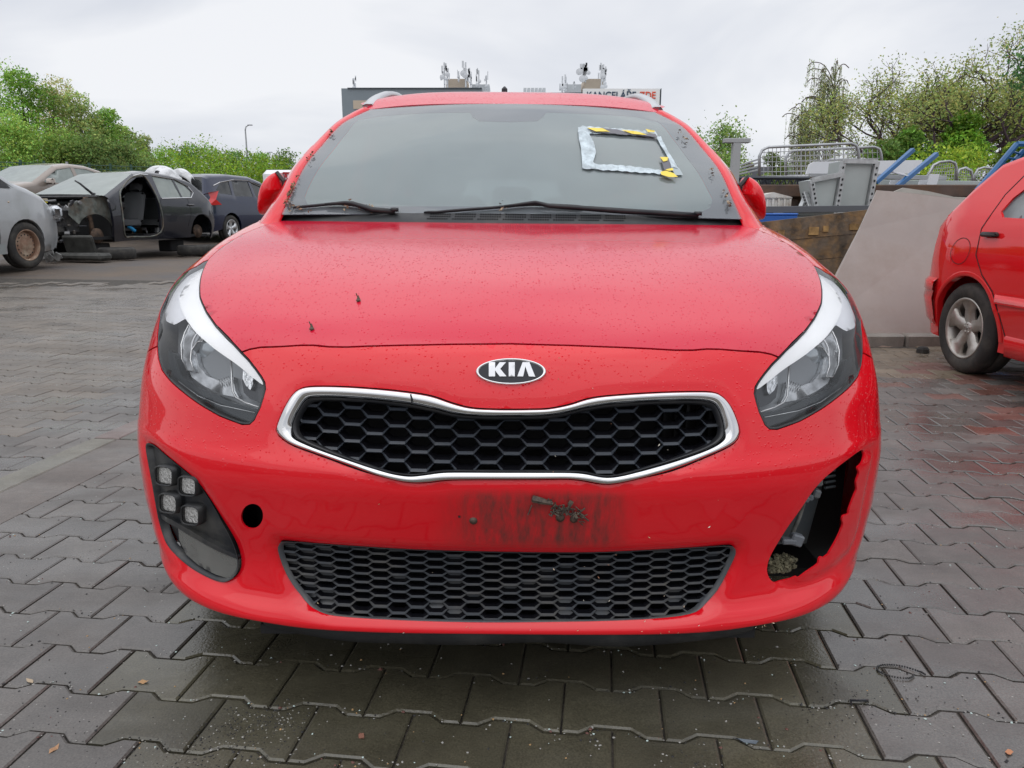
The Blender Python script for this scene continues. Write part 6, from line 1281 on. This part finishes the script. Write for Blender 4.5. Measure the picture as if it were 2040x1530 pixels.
# wire mesh panels
def meshpanel(label, P, Y, r=.022, cols=22, rows=6):
    """P: top-left, top-right, bottom-right, bottom-left in photo pixels"""
    a, b_, c_, d_ = [at(px, py, Y) for px, py in P]; root = thing('mesh_panel', label, 'fence panel', d_)
    o0 = d_; a, b_, c_, d_ = a - o0, b_ - o0, c_ - o0, Vector((0, 0, 0)); rr = .12
    q = MB(); u = (b_ - a).normalized(); path = [d_, a - Vector((0, 0, rr)), a + u * rr * .3 - Vector((0, 0, rr * .3)), a + u * rr, b_ - u * rr, b_ - u * rr * .3 - Vector((0, 0, rr * .3)), b_ - Vector((0, 0, rr)), c_]; q.tube(path, r, 6); q.tube([d_, c_], r * .8, 6); q.build('frame', M_STEEL, root, True)
    q = MB()
    for i in range(1, cols): t = i / cols; q.tube([d_.lerp(c_, t), a.lerp(b_, t)], .0055, 3, cap=False)
    for j in range(1, rows): t = j / rows; q.tube([d_.lerp(a, t) + Vector((0, .005, 0)), c_.lerp(b_, t) + Vector((0, .005, 0))], .0055, 3, cap=False)
    q.build('wire_mesh', M_STEEL, root); return root
meshpanel('mesh panel with rounded corners standing in front, top edge slightly rusty', [(1514, 294), (1712, 285), (1714, 352), (1513, 352)], 11.3, .022, 24, 6)
meshpanel('mesh panel standing behind the first one, offset to the right', [(1566, 301), (1757, 292), (1759, 350), (1566, 350)], 12.2, .022, 20, 5)
meshpanel('slanting mesh panel right of the blue beams', [(1855, 325), (1908, 319), (1905, 362), (1840, 362)], 11.0, .02, 12, 6)
meshpanel('low mesh panel, second right of the blue beams', [(1908, 332), (1940, 336), (1938, 362), (1905, 362)], 11.2, .018, 8, 5)
meshpanel('low mesh panel, third right of the blue beams', [(1944, 332), (1992, 337), (1990, 364), (1942, 364)], 11.4, .018, 10, 5)
meshpanel('mesh panel standing low behind the white panel', [(1640, 318), (1735, 316), (1735, 345), (1640, 345)], 13.0, .02, 12, 4)
for k in range(4): stick('pipe_rail', (1450, 352 - k * 5), (1512, 338 - k * 7), 13.5, 13.5, .03, .03, M_STEEL, ['lowest', 'second lowest', 'second highest', 'highest'][k] + ' of the slanting grey pipes left of the mesh panels', 'pipe')
# blue rack by the old red car
rk = thing('blue_rack', 'blue slanting steel rack rising behind the old red hatchback', 'rack', at(1946, 380, 7.6))
o0 = rk.location; b = MB()
for p0, p1, Yd in (((1946, 380), (2026, 287), 7.6), ((1975, 372), (2040, 300), 7.7), ((2026, 287), (2120, 284), 7.6), ((2050, 286), (2120, 360), 7.6)):
    b.tube([at(*p0, Yd) - o0, at(*p1, Yd) - o0], .028, 6)
for k in range(7): t = k / 7; b.tube([at(1950 + 76 * t, 376 - 88 * t, 7.6) - o0, at(1978 + 66 * t, 370 - 72 * t, 7.7) - o0], .012, 5)
b.build('rack_frame', M_LBLUE, rk); b = MB(); b.tube([at(2060, 300, 7.7) - o0, Vector((at(2060, 300, 7.7).x - o0.x, .1, .07 - o0.z))], .04, 6); b.tube([Vector((0, 0, 0)), Vector((0, 0, .07 - o0.z))], .03, 6); b.build('rack_leg', M_LBLUE, rk)

# ------------------------------------------------------------------ foliage
def leafmat(name, base):
    m = mat(name, base, .6, colattr=True, spec=.3); t = m.node_tree; b = t.nodes['Principled BSDF']; tr = t.nodes.new('ShaderNodeBsdfTranslucent'); mx = t.nodes.new('ShaderNodeMixShader'); mx.inputs[0].default_value = .35
    src = b.inputs['Base Color'].links[0].from_socket; t.links.new(src, tr.inputs[0]); o = [n for n in t.nodes if n.type == 'OUTPUT_MATERIAL'][0]; t.links.new(b.outputs[0], mx.inputs[1]); t.links.new(tr.outputs[0], mx.inputs[2]); t.links.new(mx.outputs[0], o.inputs[0]); return m
M_LEAF = leafmat('leaves', (1, 1, 1)); M_BARK = mat('bark', (.06, .045, .04), .9, var=.4, vs=12); M_BIRCH = mat('birch_bark', (.42, .40, .38), .8, var=.5, vs=6)
nr_ = np.random.RandomState(4)
def leafmesh(P, size, col, parent, hang=0, name='crown'):
    P = np.asarray(P, float); n = len(P); size = np.asarray(size).reshape(-1, 1) * nr_.uniform(.6, 1.3, (n, 1))
    a = nr_.normal(size=(n, 3)); a[:, 2] -= hang; a /= np.linalg.norm(a, axis=1, keepdims=True); b = np.cross(a, nr_.normal(size=(n, 3))); b /= np.linalg.norm(b, axis=1, keepdims=True)
    V = np.stack([P - a * size, P + b * size * .5, P + a * size, P - b * size * .5], 1).reshape(-1, 3); fs = np.arange(n * 4).reshape(-1, 4)
    return mk(name, V.tolist(), fs.tolist(), M_LEAF, parent, False, col)
def lcol(n, base, var=.25):
    k = np.clip(nr_.normal(1, var, (n, 1)), .35, 2); c = np.array(base) * k; c[:, 0] *= nr_.uniform(.75, 1.3, n); return c
def bushy(label, x, y, h, w, n=2600, base=(.11, .19, .03), leaf=.10, group='trees and bushes along the far left fence', z0=None, blobs=9, low=.05, dens=.75):
    z = ground(x, y) if z0 is None else z0; root = thing('tree', label, 'tree', (x, y, z), 0, group); br = random.Random(int(abs(x * 91 + y * 7)))
    tr = MB(); tr.tube([(0, 0, -.1), (br.uniform(-.1, .1), 0, h * .3), (br.uniform(-.2, .2), 0, h * .62), (br.uniform(-.3, .3), 0, h * .88)], [.03 * h * .7, .022 * h * .7, .012 * h * .7, .01], 7)
    B = []
    for k in range(blobs):
        t = (k + .5) / blobs; zz = h * (low + (1 - low) * (.12 + .80 * t)); rr = w / 2 * (1 - .62 * t ** 2.2); B.append((br.uniform(-1, 1) * rr * .62, br.uniform(-1, 1) * rr * .5, zz, br.uniform(.30, .50) * w * (1 - .45 * t), br.uniform(.7, 1.35)))
        tr.tube([(0, 0, zz * .45), (B[-1][0] * .6, B[-1][1] * .6, zz * .75), (B[-1][0], B[-1][1], zz)], [.012 * h * .6, .02, .008], 5)
    tr.build('trunk', M_BARK, root, True); Ps = []; Cs = []
    for (bx, by, bz, r_, br_) in B:
        m_ = n // blobs; d_ = nr_.normal(size=(m_, 3)); d_ /= np.linalg.norm(d_, axis=1, keepdims=True); rad_ = r_ * nr_.uniform(.35, 1.06, (m_, 1)) ** .6; sub = 1 + .28 * np.sin(d_[:, :1] * 7 + br_ * 9) * np.sin(d_[:, 2:] * 6 + bx)
        p = np.array([bx, by, bz]) + d_ * rad_ * sub * np.array([1, 1, dens]); p[:, 2] = np.maximum(p[:, 2], .05 + .1 * nr_.rand(m_)); Ps.append(p); Cs.append(lcol(m_, np.array(base) * br_, .28))
    leafmesh(np.vstack(Ps), leaf, np.vstack(Cs), root); return root
tl_ = [  # centre px, top py, width px, distance, colour, leaves, label
 (-70, 118, 190, 31, (.13, .21, .04), 4200, 'tall bright green tree at the left edge, mostly cut off'), (38, 130, 130, 32, (.12, .21, .035), 4200, 'tallest bright green tree at the upper left'), (98, 148, 100, 35, (.20, .20, .09), 3000, 'thin yellowish tree just right of the tallest one'),
 (150, 180, 110, 33, (.15, .19, .06), 3600, 'brownish green tree in the middle of the left group'), (208, 208, 90, 34, (.11, .19, .035), 3000, 'round green tree right of the brownish one'), (252, 243, 80, 35, (.15, .21, .06), 2400, 'light green tree at the right end of the tall group'),
 (285, 262, 50, 37, (.19, .23, .10), 1400, 'sparse pale sapling where the tall group ends'), (20, 225, 130, 28, (.14, .215, .045), 3200, 'vivid green bush in front at the far left'), (105, 262, 120, 28.5, (.14, .215, .045), 3000, 'vivid green bush, second in the front row'), (190, 268, 120, 29, (.12, .18, .05), 3000, 'dark green bush, third in the front row'), (255, 285, 90, 30, (.12, .18, .05), 2000, 'dark green bush at the right end of the front row'),
 (325, 296, 80, 42, (.15, .26, .05), 1800, 'light green bush beyond the white bumper heap'), (375, 286, 80, 44, (.12, .22, .05), 2000, 'taller bush in the far row, left of the lamp post'), (425, 291, 80, 45, (.14, .24, .05), 1900, 'middle bush of the far row'), (472, 300, 80, 46, (.12, .22, .05), 1800, 'bush of the far row just left of the lamp post'), (520, 306, 80, 45, (.13, .24, .05), 1800, 'bush of the far row just right of the lamp post'), (566, 300, 64, 40, (.09, .16, .04), 1300, 'small dark tree next to the red pillar'), (400, 330, 260, 36, (.17, .27, .025), 3000, 'low yellow green shrub in front of the far row'), (540, 328, 160, 36, (.17, .27, .025), 2200, 'low yellow green shrub beside the white van')]
for px, py, w_, Y, col, n_, lb in tl_:
    t_ = at(px, py, Y); z = ground(t_.x, Y); k = Y / F; bushy(lb, t_.x, Y, t_.z - z, w_ * k * 1.12, int(n_ * 2.9), tuple(c_ * (2.1 if py < 262 and w_ < 200 else 1.45) for c_ in col), (.052 + .0011 * Y) * .62, blobs=12 if w_ < 150 else 16)
# branching trees on the right
def branchy(name, label, x, y, z0, h, spread, depth, seed, m_bark, leafc, nleaf, leaf, lean=0, up=.35, cat='tree', r0=.09, stems=1, weep=False, first=.25, lsp=.10, sx_=1.0):
    root = thing(name, label, cat, (x, y, z0)); br = random.Random(seed); tb = MB(); tips = []
    def grow(p, d_, L, r, k):
        n_ = 4; pts = [p]; dd = d_.copy()
        for i in range(n_):
            dd = (dd + Vector((br.gauss(0, .16), br.gauss(0, .16), br.gauss(.04, .10)))).normalized(); pts.append(pts[-1] + dd * L / n_)
        tb.tube(pts, [r * (1 - .45 * i / n_) for i in range(n_ + 1)], 5 if k < depth - 1 else 3, cap=False)
        if k <= 1: tips.extend([(q, dd) for q in pts[1:]])
        if k == 0: return
        for j in range(br.choice((2, 3, 3)) if k > 1 else 3):
            q = pts[br.choice((2, 3, 4))]; s_ = Vector((br.gauss(0, 1), br.gauss(0, 1), br.gauss(up, .45))).normalized(); nd = (dd * .75 + s_ * spread).normalized(); grow(q, nd, L * br.uniform(.62, .85), r * .58, k - 1)
    for s_ in range(stems):
        d0 = Vector((lean + (br.uniform(-.6, .6) if stems > 1 else 0), br.uniform(-.2, .2), 1)).normalized(); grow(Vector((br.uniform(-.15, .15) * (stems > 1), 0, -.1)), d0, h * first * br.uniform(.85, 1.15), r0, depth)
    tb.build('trunk', m_bark, root, True); P = []; mz = max(t[0].z for t in tips); root.scale = (h / mz * sx_,) * 2 + (h / mz,)
    for k in range(nleaf): q, dd = tips[br.randrange(len(tips))]; P.append((q.x + br.gauss(0, lsp), q.y + br.gauss(0, lsp), q.z + br.gauss(0, lsp)))
    leafmesh(P, leaf, lcol(len(P), leafc, .3), root); return root, max(t[0].z for t in tips), tips
p = at(1890, 330, 19); branchy('tree', 'wide sparse tree with purple-brown branches behind the scrap load', p.x, 19, .1, (at(1862, 104, 19).z - .1) * 1.15, .80, 6, 12, mat('purple_bark', (.07, .045, .055), .9), (.34, .40, .12), 42000, .028, up=.30, r0=.13, stems=4, first=.27, lsp=.13, sx_=1.12)
p = at(2015, 330, 20); branchy('tree', 'sparse bare-branched tree cut off by the right edge', p.x, 20, .1, (at(2015, 120, 20).z - .1) * 1.12, .75, 6, 5, MATS['purple_bark'], (.30, .35, .12), 16000, .028, up=.35, r0=.12, stems=2, first=.27, lsp=.12)
p = at(1432, 345, 24); branchy('tree', 'small leafy tree between the red mirror and the mesh panels', p.x, 24, .6, at(1432, 238, 24).z - .6, .75, 5, 8, M_BARK, (.26, .40, .10), 15000, .036, up=.4, r0=.10, stems=2, first=.27, lsp=.16)
# birches with hanging twigs
def birch(label, px, top, wpx, Y, seed, n=150, per=46):
    t_ = at(px, top, Y); h = t_.z - .2; root = thing('birch_tree', label, 'tree', (t_.x, Y, .2)); br = random.Random(seed); tb = MB(); P = []; w_ = wpx * Y / F
    tr = [(0, 0, -.2), (.06, 0, h * .35), (.12, .05, h * .7), (.2, 0, h * .97)]; tb.tube(catmull(tr, 4), [.10 * (1 - .9 * i / 12) + .008 for i in range(13)], 7)
    tb.build('trunk', M_BIRCH, root, True); tb = MB()
    for k in range(n // 5):
        f = br.uniform(.35, .98); z = h * f; a = br.uniform(0, 6.3); L = w_ / 2 * br.uniform(.35, 1.05) * (1.05 - .62 * f); e = Vector((math.cos(a) * L, math.sin(a) * L * .6, z + L * .55)); s_ = Vector((.15 * f, 0, z - .2)); m_ = (s_ + e) / 2 + Vector((0, 0, .3 * L)); tb.tube(catmull([s_, m_, e, e + Vector((math.cos(a) * .18, 0, -.12))], 3), .014, 4, cap=False)
        for j in range(5):
            q = s_.lerp(e, br.uniform(.45, 1.05)) + Vector((br.gauss(0, .07), br.gauss(0, .07), .12 * L)); D = br.uniform(.5, 1.0) * (.9 + 1.3 * f * .6) ; sw = br.gauss(0, .06); tb.tube([q, q + Vector((sw, 0, -D * .5)), q + Vector((sw * 1.3, 0, -D))], .004, 3, cap=False)
            for i in range(per): t = br.random(); P.append((q.x + sw * t * 1.3 + br.gauss(0, .022), q.y + br.gauss(0, .022), q.z - D * t))
    tb.build('twigs', mat('twig', (.09, .06, .05), .9), root); leafmesh(P, .026, lcol(len(P), (.38, .45, .20), .3), root, 1.2)
birch('tall weeping birch rising behind the mesh panels', 1655, 132, 165, 26, 3, 260, 60); birch('lower weeping birch left of the tall one', 1603, 205, 120, 27, 7, 190, 60)
def bush2(lb, px, py, w_, Y, col, n_, leaf=.075): t_ = at(px, py, Y); bushy(lb, t_.x, Y, t_.z - .1, w_ * Y / F, int(n_ * 3), tuple(c_ * 1.75 for c_ in col), leaf * .55, 'bushes behind the scrap load', .1, 12)
bush2('weeping green bush seen through the mesh panels', 1545, 292, 80, 17, (.14, .19, .06), 2600, .05); bush2('dense dark green bush under the sparse tree', 1830, 240, 120, 16, (.085, .16, .025), 4200); bush2('dense green bush left of the dark one', 1768, 275, 110, 15.5, (.10, .17, .035), 3000); bush2('bright green bush rising beside the old red car', 1925, 212, 120, 16.5, (.10, .19, .02), 4600); bush2('low yellow green bush in front, left of the blue rack', 1890, 300, 240, 14.5, (.16, .23, .025), 4600, .06); bush2('green bush at the right edge behind the blue rack', 2030, 270, 110, 15, (.13, .20, .03), 2600)
p = at(2060, 150, 9.5); root = thing('tree', 'green leafy branch tips of a near tree at the upper right corner', 'tree', (p.x + .9, 9.5, .07)); b = MB(); b.tube([(0, 0, 0), (.05, 0, 1.6), (-.05, 0, 2.6), (-.5, 0, p.z + .1)], [.07, .06, .04, .015], 6); b.tube([(-.03, 0, 2.4), (-.6, 0, p.z - .15), (-1.05, 0, p.z - .05)], [.03, .02, .008], 5); b.build('trunk', M_BARK, root, True)
P = []
for k in range(1700): t = nr_.rand(); c = np.array([(-.35 - .75 * t), 0, p.z - .07 + (.12 * np.sin(t * 9))]); P.append(c + nr_.normal(0, .11, 3) * np.array([1, 1, 1.2]))
for k in range(1400): P.append(np.array([-.25, 0, p.z + .1]) + nr_.normal(0, .22, 3))
leafmesh(P, .026, lcol(len(P), (.07, .18, .05), .25), root)

# ------------------------------------------------------------------ far fence, lamp post, far building
M_FENCE = mat('green_wire', (.035, .085, .06), .6)
fa, fb = at(-60, 321, 24.0), at(300, 333, 27.5)
ft = thing('wire_fence', 'dark green wire fence running behind the beige saloon', 'fence', (fa.x, fa.y, ground(fa.x, fa.y)))
dv = fb - fa; dv.z = 0; L = dv.length; u = dv.normalized(); z1 = fa.z - ft.location.z; b = MB()
for k in range(int(L / .16)): q = u * (k * .16); zt = (fa.z + (fb.z - fa.z) * k * .16 / L) - ft.location.z; b.tube([q + Vector((0, 0, .02)), q + Vector((0, 0, zt))], .011, 3, cap=False)
for k in range(13): b.tube([Vector((0, 0, z1 * k / 12)), u * L + Vector((0, 0, (fb.z - ft.location.z) * k / 12))], .012, 3, cap=False)
b.build('wire_panel', M_FENCE, ft)
for k in range(9): b = MB(); q = u * (L * k / 8); b.box(q + Vector((0, .03, (z1 + .1) / 2)), (.06, .06, z1 + .12)); b.build('post', M_FENCE if k != 4 else M_STEEL, ft)
lp_ = at(488, 250, 55); lr_ = thing('lamp_post', 'slim grey street lamp rising above the far bushes', 'lamp post', (lp_.x, 55, ground(lp_.x, 55)))
zt = lp_.z - lr_.location.z; b = MB(); b.tube([(0, 0, 0), (0, 0, zt * .6), (0, 0, zt - .3), (.06, 0, zt - .08), (.25, 0, zt + .02)], [.09, .06, .05, .045, .04], 7); b.build('pole', M_STEEL, lr_, True); b = MB(); b.box((.36, 0, zt + .03), (.34, .14, .06), None, .02); b.build('lamp_head', mat('lamp_head', (.2, .2, .22), .4), lr_)
lp2 = at(531, 304, 70); lr2 = dup(lr_, (lp2.x, 70, lp2.z - zt), 0, 'farther and smaller street lamp right of the first')
BY = 110; bl = thing('office_building', 'dark grey office block behind the red car, carrying a white advertising sign', 'building', (at(1004, 400, BY).x, BY, 2.0))
def bx(px0, px1, py0, py1, Yd=BY, dep=12, m=None, nm='wall', par=None, bev=0):
    a, b_ = at(px0, py1, Yd), at(px1, py0, Yd); b = MB(); b.box(((a.x + b_.x) / 2 - bl.location.x, Yd + dep / 2 - BY, (a.z + b_.z) / 2 - 2.0), (b_.x - a.x, dep, b_.z - a.z), None, bev); return b.build(nm, m, par or bl)
M_BG = mat('cladding_blue_grey', (.20, .235, .26), .6, var=.06, vs=.3); M_TAN = mat('penthouse_tan', (.50, .42, .33), .8, var=.1, vs=.3); M_PALE = mat('penthouse_grey', (.55, .57, .58), .7); M_BGD = mat('cladding_dark', (.09, .11, .13), .6)
bx(692, 960, 176, 435, m=M_BG); bx(960, 1160, 184, 435, BY + 1, 11, M_BG); bx(1160, 1317, 178, 435, m=M_BG); bx(692, 960, 174.5, 176, BY - .2, 12.4, M_BGD, 'parapet'); bx(1125, 1165, 184, 186, BY - .1, 12, M_BGD, 'parapet')
for k in range(6):
    for f in range(6): bx(704 + k * 40, 732 + k * 40, 200 + f * 38, 217 + f * 38, BY - .05, .3, M_TAN if f == 0 and k == 0 else M_BGD, 'window')
for f in range(5):
    for k in range(3): bx(1172 + k * 48, 1206 + k * 48, 228 + f * 38, 246 + f * 38, BY - .05, .3, M_BGD, 'window')
for a_ in ((889, 931, 157, 177, M_TAN), (940, 975, 168, 184, M_PALE), (1128, 1158, 168, 185, M_PALE), (1163, 1203, 157, 178, M_TAN)): bx(a_[0], a_[1], a_[2], a_[3], BY + 4, 5, a_[4], 'penthouse')
for k in range(6): bx(1043 + k * 7.6, 1049 + k * 7.6, 175, 185, BY + 3, 1.5, M_PALE, 'rooftop_unit')
M_MAST = mat('mast_grey', (.62, .64, .66), .8)
ma = random.Random(2)
for k, (px, top, bot, w_) in enumerate(((706, 156, 176, 1.0), (886, 125, 176, 1.6), (892, 138, 176, 1.0), (928, 124, 168, 2.0), (914, 142, 158, .6), (938, 148, 172, .7), (954, 140, 170, 1.2), (969, 150, 172, .8), (1120, 152, 184, 1.4), (1127, 153, 184, .8), (1144, 163, 170, .6), (1161, 127, 158, 2.2), (1166, 127, 158, 1.4), (1198, 130, 176, 1.6), (1203, 136, 176, 1.2))):
    a, t_ = at(px, bot + 6, BY + 3), at(px, top, BY + 3); mt = thing('antenna_mast', 'rooftop antenna mast, %s' % ['alone at the far left end of the roof', 'tallest, at the left edge of the left tan box', 'second, on the left edge of the left tan box', 'tall, at the right edge of the left tan box', 'thin, above the middle of the left tan box', 'thin, just right of the left tan box', 'whitish, above the pale left box', 'thin, at the right end of the left group', 'leftmost of the right group', 'second of the right group', 'short, above the pale right box', 'tall double one beside the right tan box', 'tall one touching the right tan box', 'left one at the right edge of the right tan box', 'rightmost of all'][k], 'antenna', a)
    h_ = t_.z - a.z; b = MB(); b.tube([(0, 0, 0), (0, 0, h_)], .07 + .03 * w_, 5)
    for j in range(int(3 + w_ * 3)): z = h_ * ma.uniform(.3, .98); b.box((ma.uniform(-.3, .3) * w_, -.1, z), (.14 * w_, .14, ma.uniform(.3, 1.1)))
    for j in range(2): b.lathe([(.001, .05), (.22 * w_, .0)], 10, Matrix.Rotation(math.pi / 2 + 3.14, 3, 'Z'), (ma.uniform(-.3, .3) * w_, -.2, h_ * ma.uniform(.15, .6)))
    b.build('mast', M_MAST, mt)
sg_ = bx(1160.5, 1315, 176.5, 216, BY - .55, .4, mat('sign_white', (.80, .81, .80), .5), 'sign_board'); bx(1315.2, 1318, 176, 216, BY - .55, .45, M_BGD, 'sign_edge', sg_)
px_m = F / (BY * cp + 15 * .2)
def stext(s, px0, px1, py, hpx, m):
    p, q = at(px0, py, BY - .62), at(px1, py, BY - .62); o = text('sign_lettering', s, hpx * 1.40 / px_m, m, bl, (p.x - bl.location.x, p.y - BY, p.z - 2.0), (math.pi / 2, 0, 0), .03, bold=.012)
    wd_ = max(v.co.x for v in o.data.vertices); o.scale = ((q.x - p.x) / wd_, 1, 1); return o
stext('KANCELÁŘE', 1168, 1267, 196, 12.2, mat('sign_navy', (.02, .05, .10), .5)); stext('ZDE', 1274, 1306, 196, 12.2, mat('sign_orange', (.75, .08, .03), .5))
p = at(1480, 352, 60); gh = thing('grey_hall', 'low grey hall with a sloping roof far behind the mesh panels', 'building', (p.x, 60, 1.8)); b = MB(); b.prism([(-3, 0), (-3, 1.6), (.2, 3.1), (4.6, 3.1), (4.6, 0)], 8); b.build('wall', mat('hall_grey', (.12, .125, .14), .7), gh); b = MB(); b.box((.3, .0, 3.2), (.8, .6, .3)); b.build('chimney', M_RUST, gh)
